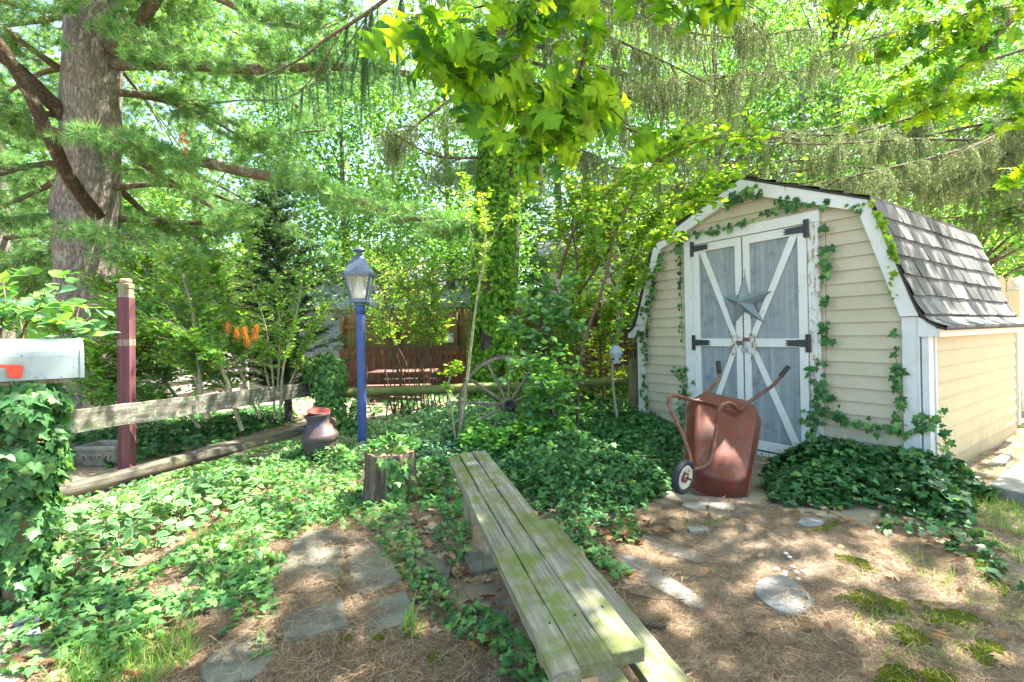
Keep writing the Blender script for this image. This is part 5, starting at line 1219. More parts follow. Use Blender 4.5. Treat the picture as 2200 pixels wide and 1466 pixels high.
# ---- broadleaf shrubs
def leafy(th, stems, srad, rs, ntw, twL, m, T, size, mat, stemmat=twigm, t0=.3, up=.25, name='leaves', fwd=.5, norup=.8, jit=.85, tipz=-.2, sep=True, labels=None):
    for i, (p, (a, b)) in enumerate(zip(stems, srad)): limb_obj(th, p, a, b, stemmat, 'stem', 7, .1)
    P, D, Tt = sample(stems, ntw, rs, t0, 1., .8); sd = side_dirs(D, rs, fwd, 1., up, .35); l = rs.uniform(*twL, ntw)
    st = sticks(P, sd, l, .0028); n = ntw*m; t = (np.tile(np.linspace(.15, 1, m), ntw) + rs.normal(size=n)*.03); idx = np.repeat(np.arange(ntw), m)
    Q = P[idx] + sd[idx]*(l[idx]*t)[:, None] + ZZ*(-.12*t*t*l[idx])[:, None]
    s = nrm(np.cross(sd[idx], ZZ))*np.where(np.arange(n) % 2, 1, -1)[:, None]; tip = s*.9 + sd[idx]*.6 + np.array([0, 0, tipz]) + rs.normal(size=(n, 3))*.25
    nor = nrm(np.array([0, 0, norup]) + rs.normal(size=(n, 3))*jit)
    f = inst(T, Q, tip, nor, size*rs.uniform(.6, 1.2, n))
    if isinstance(mat, (list, tuple)) and T is not VARI:
        g_ = rs.random(n); f[3][:] = np.repeat(np.minimum((g_*len(mat)).astype(int), len(mat)-1), len(T[1]))
    o = th.cloud(name, f, mat); th.cloud('twigs', st, stemmat); return o
rs = np.random.default_rng(51)
q = at(440, 930, 5.4); q[2] = 0
sh1 = Thing('leafy_shrub', q, 'wide many stemmed green shrub behind the plank rail at left', 'shrub')
st = [pth((440, 900, 5.0), (425, 780, 5.1), (410, 660, 5.2), (380, 560, 5.3)), pth((520, 925, 5.2), (480, 800, 5.1), (430, 740, 5.0), (350, 700, 5.0), (270, 660, 5.1)), pth((450, 900, 5.2), (400, 760, 5.4), (340, 640, 5.5), (300, 560, 5.6)),
      pth((520, 920, 5.4), (470, 820, 5.6), (360, 760, 5.8), (260, 740, 5.9)),
      pth((430, 920, 5.6), (340, 800, 5.8), (280, 700, 6.0), (230, 620, 6.0)), pth((560, 900, 5.7), (500, 760, 5.8), (460, 650, 5.9), (440, 560, 6.0)), pth((400, 900, 5.4), (300, 850, 5.4), (200, 820, 5.4))]
leafy(sh1, st, [(.022, .008)]*len(st), rs, 1900, (.12, .45), 11, OVAL, .058, [mid, mid, bright], palebark, .25)
rs = np.random.default_rng(251)
q = at(600, 930, 5.5); q[2] = 0
sh1b = Thing('thin_shrub', q, 'sparse shrub of thin pale upright stems in front of the dark yew', 'shrub')
st = [pth((590, 900, 5.6), (585, 800, 5.6), (570, 700, 5.7), (540, 600, 5.8), (530, 500, 5.8)), pth((600, 900, 5.6), (610, 780, 5.5), (640, 660, 5.6), (650, 580, 5.7)), pth((600, 880, 5.8), (650, 760, 5.9), (700, 660, 6.0)), pth((595, 860, 5.7), (600, 760, 5.6), (600, 680, 5.6), (590, 600, 5.6)), pth((580, 840, 5.7), (560, 760, 5.6), (520, 690, 5.6))]
leafy(sh1b, st, [(.014, .005)]*len(st), rs, 330, (.10, .35), 9, OVAL, .048, [mid, bright], palebark, .3)
rs = np.random.default_rng(52)
q = at(180, 900, 5.9); q[2] = 0
sh2 = Thing('leafy_shrub', q, 'small leaved shrub growing against the white pine trunk', 'shrub')
st = [pth((200, 900, 5.8), (190, 800, 5.6), (150, 720, 5.5), (90, 690, 5.4)), pth((240, 900, 5.8), (260, 780, 5.6), (250, 680, 5.5), (230, 600, 5.5)), pth((260, 900, 5.8), (300, 780, 5.6), (320, 680, 5.6)), pth((200, 900, 5.8), (230, 840, 5.5), (200, 760, 5.4))]
leafy(sh2, st, [(.015, .006)]*4, rs, 520, (.12, .38), 11, OVAL, .05, [mid, bright], twigm)
rs = np.random.default_rng(53)
q = at(30, 1000, 3.2); q[2] = 0
sh3 = Thing('pale_leaved_shrub', q, 'shrub with large pale blue green leaves just above the mailbox', 'shrub')
st = [pth((20, 950, 3.0), (30, 800, 3.0), (60, 690, 3.0), (120, 640, 3.05)), pth((0, 950, 3.0), (-10, 780, 2.95), (10, 660, 2.95), (5, 600, 3.0)), pth((40, 950, 3.1), (90, 800, 3.1), (150, 720, 3.15), (170, 660, 3.2)), pth((-20, 900, 3.0), (-60, 760, 3.), (-40, 650, 3.)), pth((30, 900, 3.1), (50, 740, 3.2), (30, 640, 3.3))]
leafy(sh3, st, [(.012, .005)]*5, rs, 46, (.12, .30), 8, OVAL, .105, [bluel, bluel, mid], twigm, .5, jit=.7)
# yew
rs = np.random.default_rng(54)
yb = at(620, 880, 6.9); yb[2] = 0
yew = Thing('dark_yew', yb, 'dark narrow pointed evergreen standing behind the left shrub', 'tree')
mb = MB(); ytop = float(at(595, 375, 6.9)[2]); mb.tube([yb, yb + np.array([-.03, 0, ytop*.5]), yb + np.array([-.17, 0, ytop])], [.06, .04, .01], 8); yew.part('trunk', mb, sprucebark); lim = []
for k in range(120):
    z = ytop*(.10 + .88*(k/120)); az = k*2.4; L_ = (.14 + .85*(1 - z/ytop)**.75)*rs.uniform(.7, 1.1); d = np.array([math.cos(az), math.sin(az), .35])
    lim.append([yb + np.array([-.17*z/ytop, 0, z]) + d*L_*q_ for q_ in np.linspace(0, 1, 4)])
[limb_obj(yew, p, .012, .004, twigm, n=4, jit=0) for p in lim[:100]]
P, D, T_ = sample(lim, 8000, rs, .15, 1., .9); sd = side_dirs(D, rs, .8, .8, .05, .35); l = rs.uniform(.06, .2, len(P)); m = 16; idx = np.repeat(np.arange(len(P)), m)
Qp = P[idx] + sd[idx]*(l[idx]*rs.uniform(0, 1, len(idx)))[:, None]; s = nrm(np.cross(sd[idx], ZZ))*rs.choice([-1, 1], len(idx))[:, None]
yew.cloud('needle_foliage', inst(NEEDLE, Qp, nrm(s + sd[idx]*.6 + rs.normal(size=Qp.shape)*.25), nrm(rs.normal(size=Qp.shape)), np.stack([np.full(len(idx), .009), np.full(len(idx), .034), np.ones(len(idx))], 1)), yewm)
# hanging dead needles
for (pts_, nm_, lb_) in ((((490, 695, 4.7), (507, 708, 4.7), (525, 704, 4.7), (545, 710, 4.7), (530, 722, 4.7), (551, 700, 4.7)), 'dead_pine_sprig', 'orange dead pine needles caught in the left shrub'), (((395, 285, 5.2), (400, 300, 5.2), (388, 296, 5.2), (398, 318, 5.2)), 'dead_pine_sprig', 'small orange tuft of dead needles hanging on a pine limb')):
    P = np.repeat(np.array([at(*p) for p in pts_]), 46, 0) + rs.normal(size=(46*len(pts_), 3))*.010
    d = nrm(np.array([0, 0, -1.]) + rs.normal(size=P.shape)*.22); c = inst(NEEDLE, P, d, nrm(rs.normal(size=P.shape)), np.stack([np.full(len(P), .0045), rs.uniform(.06, .16, len(P))*(1. if len(pts_) > 5 else .6), np.ones(len(P))], 1))
    o = cloud_obj(nm_, c, orangem, tuple(at(*pts_[0]))); tag(o, lb_, 'dead needles')

# ---- bright shrubs and saplings right of centre
rs = np.random.default_rng(61)
q = at(1240, 900, 6.7); q[2] = 0
sh4 = Thing('bright_shrub', q, 'tall bright green understorey shrub between the ivy trunk and the shed', 'shrub')
st = [pth((1165, 900, 6.2), (1200, 760, 6.2), (1240, 600, 6.2), (1230, 480, 6.1), (1250, 390, 6.)), pth((1200, 690, 6.2), (1290, 560, 6.3), (1330, 440, 6.4), (1420, 380, 6.5)), pth((1350, 900, 7.), (1370, 740, 7.), (1350, 600, 7.), (1380, 500, 7.), (1440, 440, 7.)),
      pth((1230, 880, 7.2), (1240, 700, 7.2), (1260, 560, 7.2), (1300, 450, 7.2)), pth((1300, 880, 7.), (1290, 740, 6.9), (1330, 640, 6.8), (1400, 560, 6.7)), pth((1200, 600, 6.2), (1240, 480, 6.), (1320, 400, 5.9), (1400, 330, 5.8), (1500, 300, 5.7)),
      pth((1190, 800, 6.0), (1230, 700, 5.9), (1270, 640, 5.9)), pth((1350, 600, 6.9), (1430, 520, 6.8), (1500, 440, 6.7), (1570, 380, 6.6)), pth((1330, 640, 6.8), (1280, 520, 6.7), (1250, 430, 6.6))]
leafy(sh4, st, [(.025, .008)]*len(st), rs, 1250, (.15, .5), 10, OVAL, .066, [bright, bright, mid, yellowl], twigm, .25)
rs = np.random.default_rng(62)
q = at(1150, 900, 5.9); q[2] = 0
sh5 = Thing('pale_leaved_shrub', q, 'shrub with broad pale leaves in front of the ivy covered trunk', 'shrub')
st = [pth((1165, 870, 5.8), (1165, 760, 5.7), (1160, 690, 5.6), (1120, 640, 5.6)), pth((1165, 800, 5.7), (1180, 720, 5.5), (1200, 650, 5.5), (1190, 600, 5.4)), pth((1165, 760, 5.6), (1130, 720, 5.5), (1100, 700, 5.5)), pth((1165, 700, 5.6), (1210, 690, 5.5), (1250, 720, 5.5)), pth((1190, 910, 5.1), (1175, 850, 5.0), (1150, 800, 5.0), (1120, 780, 5.)), pth((1120, 930, 4.95), (1140, 890, 4.95), (1200, 850, 4.95))]
leafy(sh5, st, [(.028, .01), (.012, .006), (.01, .005), (.01, .005), (.008, .004), (.007, .003)], rs, 260, (.12, .38), 9, OVAL, .085, [mid, bluel], limbbark, .1)
rs = np.random.default_rng(63)
q = at(1010, 900, 5.5); q[2] = 0
sp1 = Thing('slender_sapling', q, 'pale slender leaning sapling just left of the wagon wheel', 'sapling')
st = [pth((985, 950, 5.0), (998, 860, 5.), (1012, 740, 5.), (1028, 620, 5.), (1042, 540, 5.), (1040, 440, 5.)), pth((980, 955, 5.0), (970, 880, 5.), (962, 830, 5.), (978, 790, 5.)), pth((1036, 560, 5.), (1075, 480, 5.), (1140, 420, 5.)), pth((1030, 600, 5.), (1010, 500, 5.), (1000, 400, 5.))]
leafy(sp1, st, [(.019, .009), (.013, .009), (.006, .003), (.006, .003)], rs, 60, (.12, .3), 8, OVAL, .06, bright, palebark, .55)
rs = np.random.default_rng(64)
q = at(1322, 900, 6.0); q[2] = 0
sp2 = Thing('slender_sapling', q, 'pale thin crooked sapling standing left of the shed corner post', 'sapling')
st = [pth((1327, 908, 5.7), (1318, 840, 5.7), (1316, 780, 5.7), (1330, 690, 5.7), (1325, 620, 5.7), (1345, 540, 5.7)), pth((1328, 700, 5.7), (1355, 640, 5.7), (1400, 590, 5.7)), pth((1326, 640, 5.7), (1290, 540, 5.7), (1270, 460, 5.7))]
leafy(sp2, st, [(.022, .009), (.009, .004), (.008, .004)], rs, 110, (.1, .35), 9, OVAL, .06, [bright, mid], palebark, .45)
# branch of heart shaped leaves reaching over towards the shed
rs = np.random.default_rng(65)
q = at(1290, 880, 5.2); q[2] = 0
sp3 = Thing('heart_leaved_sapling', q, 'young tree with broad bright leaves reaching towards the shed peak', 'sapling')
st = [pth((1240, 920, 5.2), (1250, 760, 5.1), (1300, 600, 5.), (1330, 480, 4.8), (1400, 360, 4.6), (1500, 305, 4.4), (1640, 290, 4.3)), pth((1330, 480, 4.8), (1440, 440, 4.6), (1530, 430, 4.5)), pth((1360, 420, 4.7), (1420, 330, 4.6), (1470, 270, 4.5)), pth((1300, 600, 5.), (1380, 540, 4.9), (1450, 500, 4.8)), pth((1440, 440, 4.6), (1500, 400, 4.55), (1580, 380, 4.5))]
leafy(sp3, st, [(.02, .004)] + [(.008, .003)]*4, rs, 120, (.10, .32), 8, OVAL, .085, [bright, oak], twigm, .45)
rs = np.random.default_rng(66)
q = at(1260, 860, 7.6); q[2] = 0
yl = Thing('yellow_green_shrub', q, 'yellow green arching shrub behind the rail near the red fence', 'shrub')
st = [[q + np.array([d*.25, 0, 0]) + np.array([d*.35*t, -.3*t, 1.35*t - .55*t*t*abs(d)]) for t in np.linspace(0, 1, 6)] for d in (-2, -1.3, -.6, 0, .6, 1.2, 1.8)]
leafy(yl, st, [(.008, .003)]*7, rs, 330, (.2, .5), 12, LANCE, .075, [yellowl, bright], twigm, .15, up=.0)
rs = np.random.default_rng(67)
# thicket of thin stems behind the lamp
q = at(860, 900, 7.4); q[2] = 0
tk = Thing('thin_stemmed_thicket', q, 'thicket of thin bare stems with light leaves behind the green rail', 'shrub')
st = []
for k in range(26):
    x0 = rs.uniform(790, 960); z_ = rs.uniform(6.9, 8.2); st.append(pth((x0, 905, z_), (x0 + rs.uniform(-25, 25), 800, z_), (x0 + rs.uniform(-60, 60), 690, z_), (x0 + rs.uniform(-110, 110), 570, z_)))
leafy(tk, st, [(.011, .004)]*26, rs, 420, (.15, .5), 9, OVAL, .06, [bright, mid, bright], twigm, .5)

# ---- deciduous trees beyond the fence
def crown_tree(name, base, H_, rad_, zc_, label, mat, seed, ncl=70, per=90, size=.13, cl=.55, grp='trees beyond the back fence', vis=None, trunk_r=.2, T=DIAM, squash=1.):
    r_ = np.random.default_rng(seed); base = np.array(base, float); t = Thing(name, base, label, 'tree', grp)
    mb = MB(); mb.tube([base - ZZ*.1, base + ZZ*zc_*.6 + np.array([.1, 0, 0]), base + ZZ*zc_, base + ZZ*(H_-.5)], [trunk_r, trunk_r*.75, trunk_r*.5, .03], 12, jit=.1); t.part('trunk', mb, limbbark)
    d = nrm(r_.normal(size=(ncl, 3))); rr = r_.uniform(.35, 1, ncl)**.6; C_ = base + ZZ*zc_ + d*rr[:, None]*np.array([rad_, rad_*squash, H_-zc_]); C_[:, 2] = np.maximum(C_[:, 2], .8)
    for c in C_[::max(2, ncl//22)]:
        s = base + ZZ*min(c[2]*.75, H_*.7); limb_obj(t, [s, (s+c)/2 + ZZ*.1, c], .035, .008, limbbark, n=5, jit=0)
    P = np.repeat(C_, per, 0) + r_.normal(size=(ncl*per, 3))*np.array([cl, cl, cl*.55]); f = leaves(T, P, size, .6, -.25, .85, r_)
    t.cloud('leaf_crown', f, mat)
BL = [(-11.5, 17, 15, 4.2, 8), (-6.8, 19, 14, 3.6, 7.5), (-2.4, 18, 17, 4.4, 8.5), (1.8, 17.5, 16, 4.2, 8), (6.0, 19, 17, 4.6, 9), (10.2, 20, 16, 3.9, 8.5), (15.9, 19, 11.5, 4.2, 6), (20, 17, 15, 4.6, 8)]
nm = ['behind the left shrubs', 'left of the dark yew', 'above the grey roofed house', 'behind the centre trunk', 'between centre trunk and shed peak', 'above the shed peak', 'behind the drooping spruce at right', 'at the far right edge']
for i, (x, y, h, r, zc) in enumerate(BL):
    crown_tree('maple_tree', (x, y, 0), h, r, zc, 'light green leafy tree standing ' + nm[i], (farleaf, farleaf2)[i % 2], 70+i, 225, 85, .18, .66)
LT = [(-7.6, 12.5, 3.8, 1.7, 2.2, 'low leafy tree filling the gap behind the grey picket fence'), (-3.6, 13.2, 4.2, 1.8, 2.5, 'low leafy tree overhanging the brown fence left of the lamp'), (-.6, 11.2, 4.6, 1.1, 3.6, 'low bright tree just right of the lantern'),
      (2.3, 9.4, 4.6, 1.3, 2.9, 'leafy tree over the red picket fence beside the ivy trunk'), (3.9, 8.8, 4.4, 1.1, 2.7, 'leafy tree rising behind the left side of the shed'), (9.6, 9.6, 4.0, 2.0, 2.1, 'leafy tree behind the back corner of the shed'), (12.5, 10.5, 4.5, 2.2, 2.3, 'leafy tree beyond the cream fence at right')]
for i, (x, y, h, r, zc, lb_) in enumerate(LT):
    crown_tree('understorey_tree', (x, y, 0), h, r, zc, lb_, (bright, farleaf, mid)[i % 3], 90+i, 46, 75, .10, .34, 'low trees around the back fence', trunk_r=.07, T=OVAL)
crown_tree('maple_tree', (11.2, 16, 0), 15.5, 3.3, 12.2, 'high crowned leafy tree above the back of the shed roof', farleaf, 133, 120, 80, .17, .6)
crown_tree('understorey_tree', (5.6, 12.5, 0), 11.5, 2.6, 6.0, 'tall leafy tree filling the gap between centre trunk and shed peak', farleaf2, 131, 110, 80, .13, .5, 'low trees around the back fence', trunk_r=.12)
crown_tree('understorey_tree', (9.6, 13.5, 0), 8.5, 2.6, 5.0, 'leafy tree standing directly behind the middle of the shed roof', farleaf, 132, 90, 80, .13, .5, 'low trees around the back fence', trunk_r=.1)
# far wall of woodland
rs = np.random.default_rng(99)
nW = 120000; P = np.stack([rs.uniform(-42, 42, nW), rs.uniform(24, 36, nW), rs.uniform(0, 1, nW)**.9*22], 1)
gap = np.array([mnoise.noise(Vector((p[0]*.16, p[2]*.22, 3.3))) + .5*mnoise.noise(Vector((p[0]*.5, p[2]*.6, 8.1))) for p in P]); P = P[(gap < .03 + .3*(P[:, 2] < 8))]
o = cloud_obj('distant_woodland', leaves(DIAM, P, .46, .6, -.2, .9, rs), farleaf2, (0, 30, 0)); tag(o, 'distant mass of leafy woodland behind all the yards', 'woodland', kind='stuff')
mb = MB(); [mb.tube([np.array([x, y, 0]), np.array([x+rs.normal()*.4, y, 7.])], [.25, .12], 6) for x, y in zip(rs.uniform(-38, 38, 60), rs.uniform(25, 34, 60))]
tag(mb_obj('distant_trunks', mb, limbbark, (0, 30, 0)), 'distant tree trunks within the woodland mass', 'woodland', kind='stuff')

# ---- oak overhead: visible boughs and the crown that shades the yard
rs = np.random.default_rng(101)
ob_ = np.array([4.6, -3.2, 0.]); oakt = Thing('oak_tree', ob_, 'oak whose lobed bright leaves hang into the top of the view', 'tree')
trunk_obj(oakt, [ob_ - ZZ*.1, ob_ + ZZ*2, ob_ + np.array([-.2, .2, 5.]), ob_ + np.array([-.4, .6, 8])], [.42, .32, .26, .16], limbbark, 32)
lim = [[ob_ + np.array([-.2, .2, 4.6]), np.array([3.2, -1, 5.4]), np.array([1.6, 1.2, 5.0]), at(1330, -420, 2.5), at(1275, -120, 2.35), at(1262, 60, 2.3)],
       [ob_ + np.array([-.2, .2, 4.8]), np.array([4.6, 0, 5.8]), np.array([5.2, 2.4, 5.4]), at(2330, -120, 4.1), at(2200, 20, 4.0)],
       [ob_ + np.array([-.3, .3, 5.4]), np.array([2.5, -1, 6.8]), np.array([-.5, 1, 7.2]), np.array([-3.5, 3, 6.9])], [ob_ + np.array([-.3, .3, 6]), np.array([4.2, 1, 7.8]), np.array([3.8, 4.5, 8.2]), np.array([3.2, 6.5, 8.4])], [ob_ + np.array([-.3, .3, 5.6]), np.array([6, 1, 7]), np.array([7.5, 4, 7.4])]]
for p, (a, b) in zip(lim, [(.09, .009), (.08, .010), (.12, .03), (.12, .03), (.1, .03)]): limb_obj(oakt, bez(p, 24), a, b, limbbark, n=10)
def oak_leaves(bps, n, size, rs, tw=(.06, .2), off=.08, face=.75):
    P, D, T = sample(bps, n, rs, .0, 1.); sd = nrm(side_dirs(D, rs, .6, 1., -.15, .4)); l = rs.uniform(*tw, n); Q = P + sd*l[:, None]
    tip = nrm(rs.normal(size=Q.shape)*[.8, .35, .5] + [0, 0, -.45]); nor = nrm(np.array([0, -face, .5]) + rs.normal(size=Q.shape)*.45)
    return inst(OAK, Q, tip, nor, size*rs.uniform(.6, 1.15, n)), sticks(P, sd, l, .0022)
bp1 = [pth((1268, -60, 2.3), (1262, 60, 2.3), (1243, 160, 2.3), (1200, 222, 2.28), (1110, 240, 2.25), (1040, 228, 2.2)), pth((1243, 160, 2.3), (1310, 230, 2.35), (1360, 280, 2.4)), pth((1275, -60, 2.3), (1180, 0, 2.2), (1080, 70, 2.15), (940, 110, 2.1)),
       pth((1180, 0, 2.2), (1060, 10, 2.15), (960, 30, 2.1), (880, 40, 2.05)), pth((1200, 222, 2.28), (1150, 180, 2.2), (1080, 170, 2.2)), pth((1080, 70, 2.15), (1000, 150, 2.2), (950, 180, 2.2)), pth((1300, -50, 2.4), (1450, -30, 2.5), (1560, 10, 2.6)), pth((1240, 180, 2.3), (1190, 280, 2.4), (1170, 330, 2.4))]
for i, p in enumerate(bp1): limb_obj(oakt, p, .011 if i == 0 else .006, .0025, limbbark, 'bough', 7, .05)
l1, s1 = oak_leaves(bp1, 290, .165, rs, (.03, .18))
bp2 = [pth((2210, 10, 4.), (2120, 100, 4.), (2040, 160, 4.), (1960, 205, 4.), (1880, 245, 4.)), pth((2260, 120, 4.1), (2160, 180, 4.1), (2060, 215, 4.1), (1980, 235, 4.1)), pth((2210, 10, 4.), (2080, 30, 4.), (1980, 60, 4.), (1900, 110, 4.)), pth((2200, -30, 4.), (2050, -60, 4.), (1900, -20, 4.), (1800, 0, 4)),
       pth((2260, 120, 4.1), (2200, 220, 4.2), (2170, 250, 4.2)), pth((2120, 100, 4.), (2060, 80, 4.1), (1960, 130, 4.1)), pth((2300, 330, 4.2), (2230, 350, 4.2), (2190, 370, 4.2))]
for i, p in enumerate(bp2): limb_obj(oakt, p, .010 if i == 0 else .005, .002, limbbark, 'bough', 6, .05)
l2, s2_ = oak_leaves(bp2, 620, .120, rs, (.03, .22))
lf = oakt.cloud('oak_leaves', merge([l1, l2]), oak); oakt.cloud('twigs', merge([s1, s2_]), twigm)
# crown overhead, all above the top of the view, clumps spread to dapple the ground
def crown_clumps(n, xr, yr, zr, rs, thr, sc=.55, seed=0.):
    P = np.stack([rs.uniform(*xr, n), rs.uniform(*yr, n), rs.uniform(*zr, n)], 1)
    nz = np.array([mnoise.noise(Vector((p[0]*sc, p[1]*sc, p[2]*sc*.4 + seed))) for p in P]); return P[(nz > thr) & (P[:, 2] > .80*P[:, 1] + 1.9)]
Cc = crown_clumps(620, (-6, 9), (-4.5, 9), (4.6, 9.2), rs, -.08)
Cc = np.concatenate([Cc, crown_clumps(300, (2.6, 8.), (1.5, 6.2), (5., 8.8), rs, .0, .8, 3.)])  # extra unseen clumps added to shade the ground at right
P = np.repeat(Cc, 26, 0) + rs.normal(size=(len(Cc)*26, 3))*np.array([.30, .30, .16]); P = P[P[:, 2] > .78*P[:, 1] + 1.6]
oakt.cloud('leaf_crown', leaves(OAK, P, .17, 1., -.2, .5, rs), oak)
mb = MB()
for c in Cc[::3]:
    s = np.array([c[0]*.7 + 1., c[1]*.7, c[2]-.5]); mb.tube([s, c], [.018, .006], 4)
oakt.part('upper_twigs', mb, twigm)

#=====================================================================  GROUND COVER
def blob_ivy(c, rx, rz, n, size, rs, T=IVY, ry=None):
    d = nrm(rs.normal(size=(n, 3))); r = 1 + .18*n2(d[:, 0]*2, d[:, 2]*2 + d[:, 1], 1.4); sc = np.array([rx, ry or rx, rz]); P = np.asarray(c) + d*r[:, None]*sc*rs.uniform(.78, 1.03, n)[:, None]
    o = nrm(d/sc); return inst(T, P, np.array([0, 0, -1.]) + rs.normal(size=(n, 3))*.45 + o*.3, nrm(o + rs.normal(size=(n, 3))*.35 + [0, 0, .4]), size*rs.uniform(.6, 1.2, n))
def cover(px_poly, dens, h, T, size, rs, edge=.25, up=1., jit=.5, world=None, hz0=0., layers=.35, tipz=-.3, nz=0.):
    poly = world or gpoly(px_poly); n = int(area(poly)*dens); p = in_poly(poly, n, rs)
    if nz: 
        v = n2(p[:, 0], p[:, 1], 2.6, 3.); p = p[v > nz]; n = len(p)
    d = pdist(p, poly); e = np.clip(d/edge, 0, 1)**.6; hh = h*e*(.75 + .35*n2(p[:, 0], p[:, 1], 3.)) ; z = gz(p[:, 0], p[:, 1]) + hz0 + hh*(1 - layers*rs.random(n)**2) + .01 + rs.uniform(0, .02, n)
    P = np.stack([p[:, 0], p[:, 1], z], 1); return leaves(T, P, size, up, tipz, jit, rs), P
def stems_for(P, rs, k=8, dz=.12, r=.0015):
    Q = P[::k]; return sticks(Q - np.array([0, 0, dz]), nrm(np.array([0, 0, 1.]) + rs.normal(size=Q.shape)*.25), dz, r)
def coverobj(name, ds, mats, loc, label, cat, kind='stuff'):
    o = cloud_obj(name, merge(ds), mats, loc); return tag(o, label, cat, kind=kind)
rs = np.random.default_rng(201)
IV = IVY
A1, _ = cover([(430,1010),(600,985),(770,985),(785,1090),(735,1120),(640,1142),(620,1200),(575,1290),(520,1340),(470,1400),(420,1430),(400,1500),(180,1500),(120,1400),(60,1330),(300,1240),(420,1170),(500,1110)], 1500, .06, IV, .041, rs, .2, nz=-.28)
A2, _ = cover([(0,1290),(180,1250),(330,1270),(330,1340),(120,1420),(0,1500)], 1000, .05, IV, .040, rs, .15, nz=-.2)
A3, _ = cover([(600,1090),(800,1090),(800,1150),(680,1140),(600,1180)], 900, .05, IV, .040, rs, .15, nz=-.25)
coverobj('ivy_carpet', [A1, A2, A3], ivyl, (-2, 2.5, 0), 'light green ivy carpet left of the flagstone path', 'ivy')
B1, _ = cover([(770,1095),(880,1085),(905,1180),(960,1255),(1050,1300),(1120,1370),(1215,1466),(1220,1600),(1120,1600),(1070,1440),(980,1370),(890,1290),(845,1225),(800,1170)], 1300, .05, IV, .040, rs, .12, nz=-.22)
B2, _ = cover([(895,1085),(1000,1085),(1015,1150),(1000,1235),(1040,1290),(1080,1350),(1010,1340),(975,1240),(935,1160)], 1300, .05, IV, .039, rs, .12, nz=-.25)
B3, _ = cover([(1240,1180),(1290,1165),(1350,1240),(1330,1262),(1290,1240)], 800, .05, IV, .045, rs, .08)
B4, _ = cover([(520,1270),(580,1250),(600,1330),(560,1466),(530,1466),(545,1380)], 1000, .04, IV, .038, rs, .08, nz=-.1)
coverobj('ivy_strips', [B1, B2, B3, B4], ivyl, (0, 2, 0), 'ivy runners crossing the flagstones beside the plank bench', 'ivy')
C1, P1 = cover([(1060,1000),(1120,930),(1300,895),(1450,890),(1470,960),(1450,1040),(1425,1065),(1370,1090),(1240,1115),(1165,1095),(1090,1060)], 2300, .24, IV, .050, rs, .3, layers=.9)
C2, _ = cover([(1085,1040),(1180,1090),(1300,1100),(1390,1090),(1400,1120),(1370,1170),(1300,1150),(1280,1230),(1235,1200),(1160,1110)], 1000, .06, IV, .045, rs, .15, nz=-.2)
C3, _ = cover([(880,1000),(1000,980),(1000,1090),(900,1090)], 900, .12, IV, .055, rs, .2)
coverobj('ivy_mound', [C1, C2, C3, stems_for(P1, rs)], ivy, (1, 4, 0), 'deep ivy bed between the bench and the wheelbarrow', 'ivy')
D1, P1 = cover([(1640,1030),(1680,985),(1760,960),(1960,950),(2010,1000),(2070,1060),(2100,1110),(2090,1140),(2000,1125),(1900,1095),(1760,1090),(1660,1085)], 2500, .26, IV, .058, rs, .28, layers=.95)
Wp = [tuple(S(u, v, 0)[:2]) for u, v in ((.95, -.02), (-.05, -.02), (-.22, .1), (-.4, -.1), (-.2, -.5), (.4, -.75), (1.05, -.55))]
D2, P2 = cover(None, 2500, .44, IV, .06, rs, .30, world=Wp, layers=.95)
D3, _ = cover([(1900,1090),(2080,1100),(2150,1180),(2200,1280),(2120,1260),(2040,1200),(1960,1190),(1880,1140)], 500, .06, IV, .055, rs, .15, nz=-.15)
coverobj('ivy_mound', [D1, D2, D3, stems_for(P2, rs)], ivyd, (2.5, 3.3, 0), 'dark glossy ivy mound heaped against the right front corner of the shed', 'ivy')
V1, _ = cover([(870,985),(960,930),(1080,905),(1300,890),(1460,885),(1450,930),(1250,950),(1120,1005),(1060,1035),(960,1030)], 2300, .12, DIAM, .045, rs, .25, layers=.7, jit=.8)
coverobj('vinca_bed', [V1], vinca, (0, 4.8, 0), 'blue green vinca bed in front of the wagon wheel', 'ground cover')
mb = MB()
for k in range(46):
    a_ = [(800,1110),(880,1200),(960,1290),(1060,1350),(1160,1440)] if k % 2 else [(900,1100),(960,1180),(1010,1260)]; 
    if k > 26: a_ = [(560,1120),(620,1180),(560,1280),(480,1380),(300,1420)]
    i0 = rs.integers(0, len(a_)-1); q0, q1 = np.array(a_[i0], float), np.array(a_[i0+1], float); o_s = rs.normal(size=2)*22; c_ = [gr(*(q0*(1-t)+q1*t + o_s + rs.normal(size=2)*9)) + ZZ*.02 for t in (0, .33, .66, 1)]
    mb.tube(bez(c_, 9), .0018, 4)
tag(mb_obj('ivy_runners', mb, twigm, (0, 2, 0)), 'thin woody ivy runners lying over path and soil', 'ivy', kind='stuff')
